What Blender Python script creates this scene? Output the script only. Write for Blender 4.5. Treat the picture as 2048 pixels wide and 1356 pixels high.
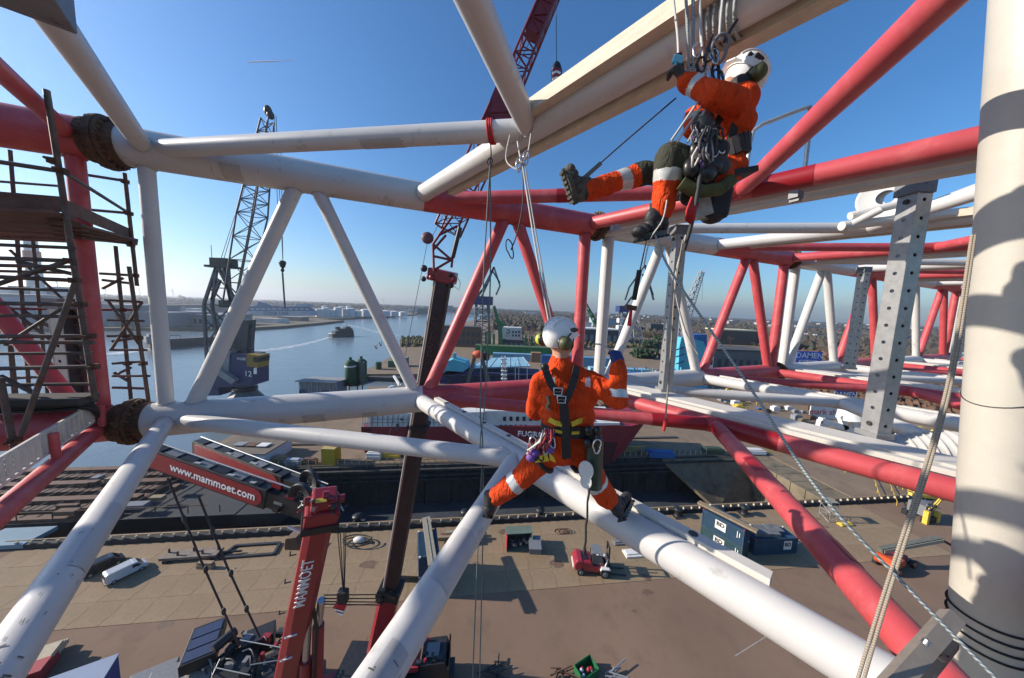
import bpy, math, random
from mathutils import Vector, Matrix, noise
for o in list(bpy.data.objects): bpy.data.objects.remove(o, do_unlink=True)
scene = bpy.context.scene
COL = scene.collection
rnd = random.Random(7)
R_ = math.radians

# ---------------------------------------------------------------- camera
FPX, PITCH, ROLL, CAMH = 605.0, R_(-5.937), R_(2.186), 36.0
cam_d = bpy.data.cameras.new('camera'); cam = bpy.data.objects.new('camera', cam_d); COL.objects.link(cam)
cam_d.sensor_width = 36.0; cam_d.lens = 36.0*FPX/2048.0; cam_d.clip_start = 0.05; cam_d.clip_end = 30000
_cp, _sp, _c, _s = math.cos(PITCH), math.sin(PITCH), math.cos(ROLL), math.sin(ROLL)
_r0, _u0, _f0 = Vector((1,0,0)), Vector((0,-_sp,_cp)), Vector((0,_cp,_sp))
_rt, _up = _r0*_c+_u0*_s, -_r0*_s+_u0*_c
cam.matrix_world = Matrix(((_rt.x,_up.x,-_f0.x,0),(_rt.y,_up.y,-_f0.y,0),(_rt.z,_up.z,-_f0.z,CAMH),(0,0,0,1)))
scene.camera = cam
# ---------------------------------------------------------------- sky, sun, exposure
SUN_EL = 25.0
w = bpy.data.worlds.new('World'); scene.world = w; w.use_nodes = True
nt = w.node_tree; nt.nodes.clear()
sky = nt.nodes.new('ShaderNodeTexSky'); sky.sky_type = 'NISHITA'; sky.sun_disc = False
sky.sun_elevation = R_(SUN_EL); sky.sun_rotation = R_(-90); sky.altitude = 0; sky.air_density = 1.25; sky.dust_density = 0.7; sky.ozone_density = 7.5
bg = nt.nodes.new('ShaderNodeBackground'); bg.inputs[1].default_value = 0.11
wo = nt.nodes.new('ShaderNodeOutputWorld'); hs_ = nt.nodes.new('ShaderNodeHueSaturation'); hs_.inputs['Saturation'].default_value = 1.1; nt.links.new(sky.outputs[0], hs_.inputs['Color']); nt.links.new(hs_.outputs[0], bg.inputs[0]); nt.links.new(bg.outputs[0], wo.inputs[0])
sd = bpy.data.lights.new('sun', 'SUN'); sd.energy = 5.0; sd.angle = R_(0.5); sd.color = (1.0, 0.90, 0.78)
sun = bpy.data.objects.new('sun', sd); COL.objects.link(sun)
sdir = Vector((math.cos(R_(SUN_EL)), -0.01, -math.sin(R_(SUN_EL))))
sun.rotation_euler = sdir.to_track_quat('-Z', 'Y').to_euler(); sun.location = (-40, 0, 60)
scene.view_settings.view_transform = 'Standard'; scene.view_settings.look = 'None'
scene.view_settings.exposure = 0.6; scene.view_settings.gamma = 1.0
scene.render.engine = 'CYCLES'
try: scene.cycles.max_bounces = 5; scene.cycles.transparent_max_bounces = 12
except Exception: pass

# ---------------------------------------------------------------- picture -> place
def ray(x, y):
    a, b = (x-1024)/FPX, (678-y)/FPX
    x0, y0 = a*_c-b*_s, a*_s+b*_c
    return Vector((x0, _cp-y0*_sp, _sp+y0*_cp))
CAM = Vector((0,0,CAMH))
def G(x, y, z=0.0):                     # on a level plane
    r = ray(x, y); return CAM+r*((z-CAMH)/r.z)
def D(x, y, Y):                         # on a plane Y metres ahead
    r = ray(x, y); return CAM+r*(Y/r.y)
def proj(p):
    X, Y, Z = p[0], p[1], p[2]-CAMH
    d = Y*_cp+Z*_sp; u = -Y*_sp+Z*_cp
    x, y = X/d, u/d
    return 1024+FPX*(x*_c+y*_s), 678-FPX*(-x*_s+y*_c)
def hz(p, y):                           # height of picture row y over plan point p
    lo, hi = -60.0, 400.0
    for _ in range(50):
        m = (lo+hi)/2
        if proj((p[0], p[1], m))[1] > y: lo = m
        else: hi = m
    return lo
AN = R_(112.764)
NV, TV = Vector((math.cos(AN), math.sin(AN), 0)), Vector((math.sin(AN), -math.cos(AN), 0))
NB, ZT, ZB = 5.672, CAMH+1.848, CAMH-1.75
def S(s, n, z): return TV*s+NV*n+Vector((0,0,z))      # boom coordinates
def N(x, y, n):
    r = ray(x, y); return CAM+r*(n/(r.x*NV.x+r.y*NV.y))
E1, E2 = Vector((0.9915, 0.130, 0)), Vector((-0.130, 0.9915, 0))   # dock axes
def K(a, b, z=0.0): return E1*a+E2*b+Vector((0,0,z))

# ---------------------------------------------------------------- mesh builder
class MB:
    def __init__(s): s.v=[]; s.f=[]; s.sm=[]
    def add(s, vs, fs, sm=False):
        o = len(s.v); s.v += [Vector(p) for p in vs]
        s.f += [tuple(i+o for i in f) for f in fs]; s.sm += [sm]*len(fs); return s
    def box(s, c, size, ax=None):
        c = Vector(c); hx, hy, hz_ = size[0]/2, size[1]/2, size[2]/2
        ex, ey, ez = ax if ax else (Vector((1,0,0)), Vector((0,1,0)), Vector((0,0,1)))
        vs = [c+ex*(hx*i)+ey*(hy*j)+ez*(hz_*k) for k in (-1,1) for j in (-1,1) for i in (-1,1)]
        return s.add(vs, [(0,2,3,1),(4,5,7,6),(0,1,5,4),(2,6,7,3),(0,4,6,2),(1,3,7,5)])
    def bar(s, p, q, w_, h, up=(0,0,1)):
        p, q = Vector(p), Vector(q); d = q-p; L = d.length
        if L < 1e-6: return s
        d.normalize(); u = Vector(up); ex = u.cross(d)
        if ex.length < 1e-4: ex = Vector((1,0,0)).cross(d)
        ex.normalize(); ey = d.cross(ex)
        return s.box((p+q)/2, (w_, h, L), (ex, ey, d))
    def tube(s, p, q, r, r2=None, n=10, cap=True):
        p, q = Vector(p), Vector(q); d = q-p
        if d.length < 1e-6: return s
        d.normalize(); r2 = r if r2 is None else r2
        a = Vector((0,0,1)) if abs(d.z) < .9 else Vector((1,0,0))
        e1 = d.cross(a).normalized(); e2 = d.cross(e1)
        ring = [e1*math.cos(2*math.pi*i/n)+e2*math.sin(2*math.pi*i/n) for i in range(n)]
        vs = [p+k*r for k in ring]+[q+k*r2 for k in ring]
        s.add(vs, [(i,i+n,(i+1)%n+n,(i+1)%n) for i in range(n)], True)
        if cap:
            s.add([p+k*r for k in ring], [tuple(range(n))]); s.add([q+k*r2 for k in ring], [tuple(range(n-1,-1,-1))])
        return s
    def path(s, pts, r, n=6, closed=False, rr=None):
        pts = [Vector(p) for p in pts]; m = len(pts)
        e = None; rings = []
        for i, p in enumerate(pts):
            a = pts[(i-1) % m] if (i or closed) else pts[0]; b = pts[(i+1) % m] if (i < m-1 or closed) else pts[-1]
            d = (b-a)
            if d.length < 1e-9: d = Vector((0,0,1))
            d.normalize()
            if e is None:
                e = d.cross(Vector((0,0,1)) if abs(d.z) < .9 else Vector((1,0,0))).normalized()
            else:
                e = e-d*e.dot(d)
                e = e.normalized() if e.length > 1e-6 else d.orthogonal().normalized()
            g = d.cross(e); R = rr[i] if rr else r
            rings.append([p+(e*math.cos(2*math.pi*k/n)+g*math.sin(2*math.pi*k/n))*R for k in range(n)])
        vs = [x for q in rings for x in q]; fs = []
        for i in range(m if closed else m-1):
            j = (i+1) % m
            fs += [(i*n+k, j*n+k, j*n+(k+1)%n, i*n+(k+1)%n) for k in range(n)]
        s.add(vs, fs, True)
        if not closed: s.add(rings[0], [tuple(range(n-1,-1,-1))]); s.add(rings[-1], [tuple(range(n))])
        return s
    def sph(s, c, r, n=14, m=9, ax=None, v0=0.0, v1=1.0):
        c = Vector(c); r = (r,r,r) if not hasattr(r,'__len__') else r
        ex, ey, ez = ax if ax else (Vector((1,0,0)), Vector((0,1,0)), Vector((0,0,1)))
        vs = []
        for j in range(m+1):
            t = math.pi*(v0+(v1-v0)*j/m)
            for i in range(n):
                a = 2*math.pi*i/n
                vs.append(c+ex*(r[0]*math.sin(t)*math.cos(a))+ey*(r[1]*math.sin(t)*math.sin(a))+ez*(r[2]*math.cos(t)))
        return s.add(vs, [(j*n+i, (j+1)*n+i, (j+1)*n+(i+1)%n, j*n+(i+1)%n) for j in range(m) for i in range(n)], True)
    def lathe(s, prof, o=(0,0,0), axis=(0,0,1), n=20, smooth=True):
        o, d = Vector(o), Vector(axis).normalized()
        a = Vector((0,0,1)) if abs(d.z) < .9 else Vector((1,0,0))
        e1 = d.cross(a).normalized(); e2 = d.cross(e1)
        vs = [o+d*z+(e1*math.cos(2*math.pi*i/n)+e2*math.sin(2*math.pi*i/n))*r for r, z in prof for i in range(n)]
        return s.add(vs, [(j*n+i, (j+1)*n+i, (j+1)*n+(i+1)%n, j*n+(i+1)%n) for j in range(len(prof)-1) for i in range(n)], smooth)
    def prism(s, poly, o, ex, ey, th):       # outline in the plane o,ex,ey, given thickness centred on it
        o, ex, ey = Vector(o), Vector(ex), Vector(ey); nn = ex.cross(ey).normalized()*(th/2); n = len(poly)
        a = [o+ex*x+ey*y-nn for x, y in poly]; b = [o+ex*x+ey*y+nn for x, y in poly]
        return s.add(a+b, [tuple(range(n-1,-1,-1)), tuple(range(n,2*n))]+[(i,(i+1)%n,(i+1)%n+n,i+n) for i in range(n)])
    def slab(s, poly, z0, z1):               # plan outline between two heights
        n = len(poly); a = [Vector((p[0],p[1],z0)) for p in poly]; b = [Vector((p[0],p[1],z1)) for p in poly]
        return s.add(a+b, [tuple(range(n-1,-1,-1)), tuple(range(n,2*n))]+[(i,(i+1)%n,(i+1)%n+n,i+n) for i in range(n)])
    def xf(s, M):
        s.v = [M @ p for p in s.v]; return s
    def mesh(s, name, off):
        me = bpy.data.meshes.new(name); me.from_pydata([p-off for p in s.v], [], s.f)
        me.polygons.foreach_set('use_smooth', s.sm); me.update(); return me
OFF = {}
def put(name, me, m, parent, off):
    o = bpy.data.objects.new(name, me); COL.objects.link(o)
    if m is not None and hasattr(me, 'materials'):
        for k in (m if isinstance(m, (list, tuple)) else [m]): me.materials.append(k)
    if parent is not None: o.parent = parent
    OFF[o.name] = off; return o
def part(name, mb, m, parent):
    off = OFF[parent.name]; return put(name, mb.mesh(name, off), m, parent, off)
def tag(o, label, cat, group=None):
    o['label'] = label; o['category'] = cat
    if group: o['group'] = group
    return o
def thing(name, label, cat, loc=(0,0,0), group=None):
    loc = Vector(loc); o = put(name, None, None, None, loc); o.location = loc; o.empty_display_size = .3
    return tag(o, label, cat, group)
def solo(name, mb, m, label, cat, group=None):
    n = len(mb.v); c = sum(mb.v, Vector())/n; c.z = min(p.z for p in mb.v)
    o = put(name, mb.mesh(name, c), m, None, c); o.location = c
    return tag(o, label, cat, group)
def struct(name, mb, m):
    o = put(name, mb.mesh(name, Vector()), m, None, Vector()); o['kind'] = 'structure'; return o
def dup(root, loc, rotz=0.0, label=None, scale=1.0):
    r = root.copy(); COL.objects.link(r); r.location = loc; r.rotation_euler = (0,0,rotz); r.scale = (scale,)*3
    if label: r['label'] = label
    for ch in [c for c in bpy.data.objects if c.parent == root]:
        c = ch.copy(); COL.objects.link(c); c.parent = r
        for g in [q for q in bpy.data.objects if q.parent == ch]:
            d = g.copy(); COL.objects.link(d); d.parent = c
    return r
def bevel(o, wd=.03, seg=2):
    b = o.modifiers.new('bevel', 'BEVEL'); b.width = wd; b.segments = seg; b.limit_method = 'ANGLE'; b.angle_limit = R_(40); return o
def letters(txt, o, ex, ey, size, m, parent, name='lettering', depth=.01, align='CENTER', bold=0.0, sx=1.0):
    cu = bpy.data.curves.new(name, 'FONT'); cu.body = txt; cu.size = size; cu.align_x = align; cu.align_y = 'CENTER'
    cu.extrude = depth; cu.offset = bold; cu.resolution_u = 2
    t = bpy.data.objects.new(name, cu); COL.objects.link(t)
    bpy.context.view_layer.update()
    me = bpy.data.meshes.new_from_object(t.evaluated_get(bpy.context.evaluated_depsgraph_get()))
    bpy.data.objects.remove(t, do_unlink=True)
    ex, ey, o = Vector(ex).normalized(), Vector(ey), Vector(o); ey = (ey-ex*ey.dot(ex)).normalized(); ez = ex.cross(ey)
    off = OFF[parent.name]
    for vt in me.vertices:
        c = vt.co; vt.co = o+ex*(c.x*sx)+ey*c.y+ez*c.z-off
    me.materials.clear()
    return put(name, me, m, parent, off)

# ---------------------------------------------------------------- materials
_M = {}
def mat(name, col, rough=.5, metal=0.0, var=.12, scale=2.0, bump=0.0, bscale=30.0, dirt=None, dscale=6.0, dlo=.56, dhi=.68, stretch=(1,1,1), spec=None, coat=0.0, emit=None):
    if name in _M: return _M[name]
    m = bpy.data.materials.new(name); m.use_nodes = True; _M[name] = m
    t = m.node_tree; b = t.nodes['Principled BSDF']; L = t.links.new
    b.inputs['Roughness'].default_value = rough; b.inputs['Metallic'].default_value = metal
    if spec is not None: b.inputs['Specular IOR Level'].default_value = spec
    if coat: b.inputs['Coat Weight'].default_value = coat
    tc = t.nodes.new('ShaderNodeTexCoord'); mp = t.nodes.new('ShaderNodeMapping'); mp.inputs['Scale'].default_value = stretch
    L(tc.outputs['Object'], mp.inputs[0])
    nz = t.nodes.new('ShaderNodeTexNoise'); nz.inputs['Scale'].default_value = scale; nz.inputs['Detail'].default_value = 6; nz.inputs['Roughness'].default_value = .62
    L(mp.outputs[0], nz.inputs['Vector'])
    mx = t.nodes.new('ShaderNodeMix'); mx.data_type = 'RGBA'
    a = tuple(max(0, x*(1-var)) for x in col); c = tuple(min(1, x*(1+var)) for x in col)
    rp = t.nodes.new('ShaderNodeMapRange'); rp.inputs[1].default_value = .3; rp.inputs[2].default_value = .7
    L(nz.outputs[0], rp.inputs[0]); L(rp.outputs[0], mx.inputs[0]); mx.inputs[6].default_value = (*a,1); mx.inputs[7].default_value = (*c,1)
    out = mx.outputs[2]
    if dirt:
        n2 = t.nodes.new('ShaderNodeTexNoise'); n2.inputs['Scale'].default_value = dscale; n2.inputs['Detail'].default_value = 9; n2.inputs['Roughness'].default_value = .68
        L(mp.outputs[0], n2.inputs['Vector'])
        r2 = t.nodes.new('ShaderNodeMapRange'); r2.inputs[1].default_value = dlo; r2.inputs[2].default_value = dhi; L(n2.outputs[0], r2.inputs[0])
        m2 = t.nodes.new('ShaderNodeMix'); m2.data_type = 'RGBA'; L(r2.outputs[0], m2.inputs[0]); L(out, m2.inputs[6]); m2.inputs[7].default_value = (*dirt,1); out = m2.outputs[2]
    L(out, b.inputs['Base Color'])
    if bump:
        n3 = t.nodes.new('ShaderNodeTexNoise'); n3.inputs['Scale'].default_value = bscale; n3.inputs['Detail'].default_value = 4; L(tc.outputs['Object'], n3.inputs['Vector'])
        bp = t.nodes.new('ShaderNodeBump'); bp.inputs['Strength'].default_value = bump; bp.inputs['Distance'].default_value = .02; L(n3.outputs[0], bp.inputs['Height']); L(bp.outputs[0], b.inputs['Normal'])
    if emit: b.inputs['Emission Color'].default_value = (*emit,1); b.inputs['Emission Strength'].default_value = 1
    return m
WHITE = mat('white_boom_paint', (.54,.53,.51), .42, var=.05, scale=1.3, bump=.05, bscale=90, dirt=(.25,.235,.215), dscale=3.2, dlo=.6, dhi=.80)
def scuffs(m, col, sc=9.0, lo=.66, hi=.70):
    # short dark scratches and rust specks with their own shapes
    t = m.node_tree; b = t.nodes['Principled BSDF']; L = t.links.new; src = b.inputs['Base Color'].links[0].from_socket
    tc = t.nodes.new('ShaderNodeTexCoord'); out = src
    for st, s_, c_, l_, h_ in (((3.5,1,1), sc, col, lo, hi), ((1,1,1), sc*3, (.16,.07,.03), lo+.05, hi+.05), ((1,1.5,4), sc*.55, tuple(x*1.3 for x in col), lo-.02, hi+.03)):
        mp = t.nodes.new('ShaderNodeMapping'); mp.inputs['Scale'].default_value = st; mp.inputs['Rotation'].default_value = (.3,.5,.9); L(tc.outputs['Object'], mp.inputs[0])
        n = t.nodes.new('ShaderNodeTexNoise'); n.inputs['Scale'].default_value = s_; n.inputs['Detail'].default_value = 7; n.inputs['Roughness'].default_value = .6; L(mp.outputs[0], n.inputs['Vector'])
        r = t.nodes.new('ShaderNodeMapRange'); r.inputs[1].default_value = l_; r.inputs[2].default_value = h_; L(n.outputs[0], r.inputs[0])
        x = t.nodes.new('ShaderNodeMix'); x.data_type = 'RGBA'; L(r.outputs[0], x.inputs[0]); L(out, x.inputs[6]); x.inputs[7].default_value = (*c_,1); out = x.outputs[2]
    L(out, b.inputs['Base Color'])
scuffs(WHITE, (.20,.19,.18), 6.0, .70, .76)
RED = mat('red_boom_paint', (.44,.062,.070), .45, var=.14, scale=2.2, bump=.05, bscale=90, dirt=(.52,.13,.13), dscale=2.6, dlo=.5, dhi=.72)
scuffs(RED, (.26,.03,.035), 6.0, .70, .76)
REDP = mat('fresh_red_paint', (.26,.008,.014), .4, var=.08)
RUST = mat('rusty_flange_steel', (.12,.062,.034), .85, var=.35, scale=14, bump=.15, bscale=70, dirt=(.055,.036,.025), dscale=20, dlo=.45, dhi=.6)
BAR = mat('rail_bar_paint', (.58,.555,.50), .5, var=.06, scale=4, dirt=(.30,.27,.23), dscale=8, dlo=.6, dhi=.8)
TIMBER = mat('cream_timber', (.58,.50,.38), .7, var=.16, scale=5, stretch=(1,1,6), bump=.15, bscale=60)
GALV = mat('galvanised_steel', (.36,.36,.355), .42, metal=.55, var=.14, scale=9, dirt=(.25,.25,.25), dscale=14, dlo=.55, dhi=.75)
DARKST = mat('dark_steel', (.035,.036,.04), .5, metal=.2, var=.3, scale=4)
GREYST = mat('grey_painted_steel', (.16,.165,.175), .5, var=.15, scale=5, dirt=(.06,.05,.045), dscale=9)
BLACK = mat('black_rubber', (.015,.015,.016), .7, var=.3)
CONC = mat('concrete', (.20,.172,.142), .9, var=.16, scale=.35, bump=.25, bscale=6, dirt=(.10,.086,.072), dscale=.55, dlo=.52, dhi=.74)
# ================================================================ SETTING: ground, dock, water
def polymesh(pts, z, zb=None):
    m = MB()
    if zb is None: m.add([(p[0],p[1],z) for p in pts], [tuple(range(len(pts)))])
    else: m.slab(pts, zb, z)
    return m
ASPH = mat('brown_asphalt', (.186,.120,.079), .95, var=.2, scale=.11, bump=.35, bscale=7, dirt=(.13,.085,.058), dscale=.22, dlo=.5, dhi=.72)
NEAR, FAR, FLOOR = 49.0, 67.6, -9.4       # dock basin between these along E2
def waterm():
    m = bpy.data.materials.new('river_water'); m.use_nodes = True; t = m.node_tree; b = t.nodes['Principled BSDF']; L = t.links.new
    b.inputs['Base Color'].default_value = (.13,.17,.195,1); b.inputs['Roughness'].default_value = .22; b.inputs['IOR'].default_value = 1.33
    tc = t.nodes.new('ShaderNodeTexCoord'); prev = None
    for sc, st, dist, strn in (((.05,.11,1),1.0,.5,.5), ((.35,.6,1),1.0,.16,.5), ((1.6,2.6,1),1.0,.05,.5)):
        mp = t.nodes.new('ShaderNodeMapping'); mp.inputs['Scale'].default_value = sc; mp.inputs['Rotation'].default_value = (0,0,.5); L(tc.outputs['Object'], mp.inputs[0])
        nz = t.nodes.new('ShaderNodeTexNoise'); nz.inputs['Scale'].default_value = st; nz.inputs['Detail'].default_value = 4; L(mp.outputs[0], nz.inputs['Vector'])
        bp = t.nodes.new('ShaderNodeBump'); bp.inputs['Strength'].default_value = strn; bp.inputs['Distance'].default_value = dist; L(nz.outputs[0], bp.inputs['Height'])
        if prev: L(prev.outputs[0], bp.inputs['Normal'])
        prev = bp
    L(prev.outputs[0], b.inputs['Normal']); return m
ZW = -2.6
struct('river_water', polymesh([Vector((-9000,-400,0)),K(-97,-400),K(-97,FAR+1),K(-48,FAR+1),Vector((-20,110,0)),Vector((300,300,0)),Vector((300,4600,0)),Vector((6000,4600,0)),Vector((6000,9000,0)),Vector((-9000,9000,0))], ZW-.35), waterm())
# near quay in front of the basin
struct('quay_apron', polymesh([K(-95,-60),K(140,-60),K(140,NEAR),K(-95,NEAR)], 0, -12), ASPH)
apron = bpy.data.objects['quay_apron']
SLW, SLD = 3.2, 3.05
slm = [mat('slab_%d' % i, c, .9, var=.17, scale=.5, bump=.25, bscale=8, dirt=(.165,.115,.07), dscale=.8, dlo=.5, dhi=.74) for i, c in enumerate(((.232,.166,.098),(.222,.158,.094),(.238,.170,.101)))]
slme = []
for q in range(3):
    mb = MB(); mb.box((0,0,.02), (SLW-.025, SLD-.025, .05), (E1,E2,Vector((0,0,1))))
    me = mb.mesh('slab', Vector()); me.materials.append(slm[q]); slme.append(me)
for i in range(-19, 24):
    for j in range(4):
        o = bpy.data.objects.new('slab', slme[rnd.choice((0,0,1,2))]); COL.objects.link(o); o.parent = apron
        o.location = K(i*SLW+.6, 45.2-j*SLD, rnd.uniform(-.006,.006))
# basin floor and far bank
struct('dock_floor', polymesh([K(-97,NEAR-.5),K(78,NEAR-.5),K(78,FAR+.5),K(-97,FAR+.5)], FLOOR), mat('shaded_dock_floor', (.045,.052,.062), .5, var=.3, scale=.3))  # dark blue-grey puts the basin's shade into the floor colour
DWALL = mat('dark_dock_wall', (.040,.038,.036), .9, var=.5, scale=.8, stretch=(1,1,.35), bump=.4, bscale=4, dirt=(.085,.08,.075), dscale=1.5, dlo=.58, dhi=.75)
TANQ = mat('tan_quay', (.185,.135,.088), .92, var=.16, scale=.12, bump=.2, bscale=3, dirt=(.12,.088,.06), dscale=.3, dlo=.5, dhi=.72)
# land beyond the basin: outline on the ground from picture corners of the shoreline
shore = [G(395,905), G(470,868), G(560,822), G(640,798), G(735,789), G(735,773), G(840,770), G(848,748), G(735,748), G(700,757), G(690,752), G(735,738), G(800,705), G(785,697), G(830,681), G(905,650), G(985,632)]
land = [K(-52,FAR)]+[Vector((p.x,p.y,0)) for p in shore]+[Vector((300,4500,0)), Vector((5500,4500,0)), Vector((5500,-200,0)), Vector((150,-200,0)), K(140,NEAR), K(78,NEAR), K(78,FAR)]
struct('far_quay', polymesh(land, -.03, -11), TANQ)
def facew(a0, a1, b, z0, z1, th, nm):     # wall panels with deep vertical joints on the basin wall
    m = MB(); n = int((a1-a0)/6)
    for i in range(n):
        m.box(K(a0+(i+.5)*(a1-a0)/n, b-th/2+rnd.uniform(-.05,.05), (z0+z1)/2), ((a1-a0)/n-.25, th, z1-z0), (E1,E2,Vector((0,0,1))))
    for zz in (-1.1,-2.3,-3.4): m.bar(K(a0,b-th-.35,zz), K(a1,b-th-.35,zz), .8, .45)
    for i in range(int((a1-a0)/1.7)):
        a = a0+i*1.7+rnd.uniform(-.4,.4); m.bar(K(a,b-th-.1,-3.5), K(a,b-th-.1,-3.5-rnd.uniform(1.2,5)), .22, .2)
    return m
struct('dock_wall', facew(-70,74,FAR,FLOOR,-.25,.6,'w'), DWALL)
struct('river_bank_land', polymesh([Vector((p.x,p.y,0)) for p in (G(-500,672),G(0,657),G(250,656),G(480,657),G(570,652),G(640,646),G(688,641),G(640,638.5),G(690,636.5),G(770,633),G(830,629))]+[Vector((-600,2600,0)),Vector((-400,8500,0)),Vector((-9000,8500,0)),Vector((-9000,100,0))], .3, -4), mat('far_bank', (.11,.095,.07), .95, var=.3, scale=.02))
# kerb beam of the dock edge with yellow and pale stubs
KB = mat('black_kerb_beam', (.02,.02,.022), .8, var=.3); YEL = mat('yellow_paint', (.62,.42,.05), .6, var=.15, scale=3, dirt=(.2,.14,.05), dscale=6); STUB = mat('pale_stub', (.50,.42,.28), .8)
kroot = thing('dock_edge_kerb', 'long black steel kerb with pale stubs along the near dock edge', 'kerb', K(-20,47.2))
m = MB(); m.bar(K(-64,47.2,.35), K(98,47.2,.35), .7, .7); part('beam', m, KB, kroot)
m = MB(); m.bar(K(-64,47.62,.82), K(98,47.62,.82), .16, .12); part('top_rail', m, mat('worn_rail',(.26,.20,.12),.8,var=.3), kroot)
smb = MB(); smb.box(Vector((0,0,.1)), (.16,.3,.34), (E1,E2,Vector((0,0,1)))); sme = smb.mesh('stub', Vector()); sme.materials.append(STUB)
for i in range(100):
    o = bpy.data.objects.new('stub', sme); COL.objects.link(o); o.parent = kroot; o.location = K(-62+i*1.6, 47.0, .82)-K(-20,47.2)
# rail of the far dock edge
froot = thing('far_edge_rail', 'thin railing with pale posts along the far edge of the dark dock', 'railing', K(10,FAR+.5))
m = MB()
for zz in (.55,1.05): m.bar(K(-44,FAR+.5,zz), K(74,FAR+.5,zz), .09, .09)
part('rail', m, mat('dark_rail', (.05,.045,.04), .7), froot)
pm = MB(); pm.bar((0,0,0),(0,0,1.1),.12,.12); pme = pm.mesh('post', Vector()); pme.materials.append(STUB)
for i in range(80):
    o = bpy.data.objects.new('post', pme); COL.objects.link(o); o.parent = froot; o.location = K(-44+i*1.5, FAR+.5)-K(10,FAR+.5)

# ================================================================ LATTICE BOOM
KSK = .33; NN = -.32; NM = 3.06
def U(s0, u, n, z): return S(s0+u+KSK*(NB-n), n, z)
RC, RP, RX, RB = .235, .128, .128, .104
bolt_lab = ['rusty round flange with bolts']
WELDW = mat('white_weld_bead', (.43,.42,.40), .5, var=.25, scale=40, bump=.5, bscale=120); WELDR = mat('red_weld_bead', (.34,.045,.05), .5, var=.25, scale=40, bump=.5, bscale=120)
def weldcurve(c, ax, R, d, r):
    # seam where a tube of radius r leaving c along d meets a tube of radius R along ax
    d = d.normalized(); ax = ax.normalized(); e1 = d.cross(ax).normalized(); e2 = d.cross(e1); pts = []
    for i in range(40):
        a = i*math.tau/40; o = (e1*math.cos(a)+e2*math.sin(a))*r
        op, dp = o-ax*o.dot(ax), d-ax*d.dot(ax); A_, B_, C_ = dp.dot(dp), 2*op.dot(dp), op.dot(op)-R*R
        D_ = B_*B_-4*A_*C_
        if D_ < 0 or A_ < 1e-6: return None
        pts.append(c+o+d*((-B_+math.sqrt(D_))/(2*A_)))
    return pts
def weld(root, m, c, ax, R, d, r):
    P_ = weldcurve(c, ax, R, d, r*1.02)
    if P_: mb = MB(); mb.path([p+p*0+Vector((rnd.uniform(-1,1),rnd.uniform(-1,1),rnd.uniform(-1,1)))*.002 for p in P_], .0125, 6, True); part('weld', mb, WELDW if m == WHITE else WELDR, root)
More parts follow.
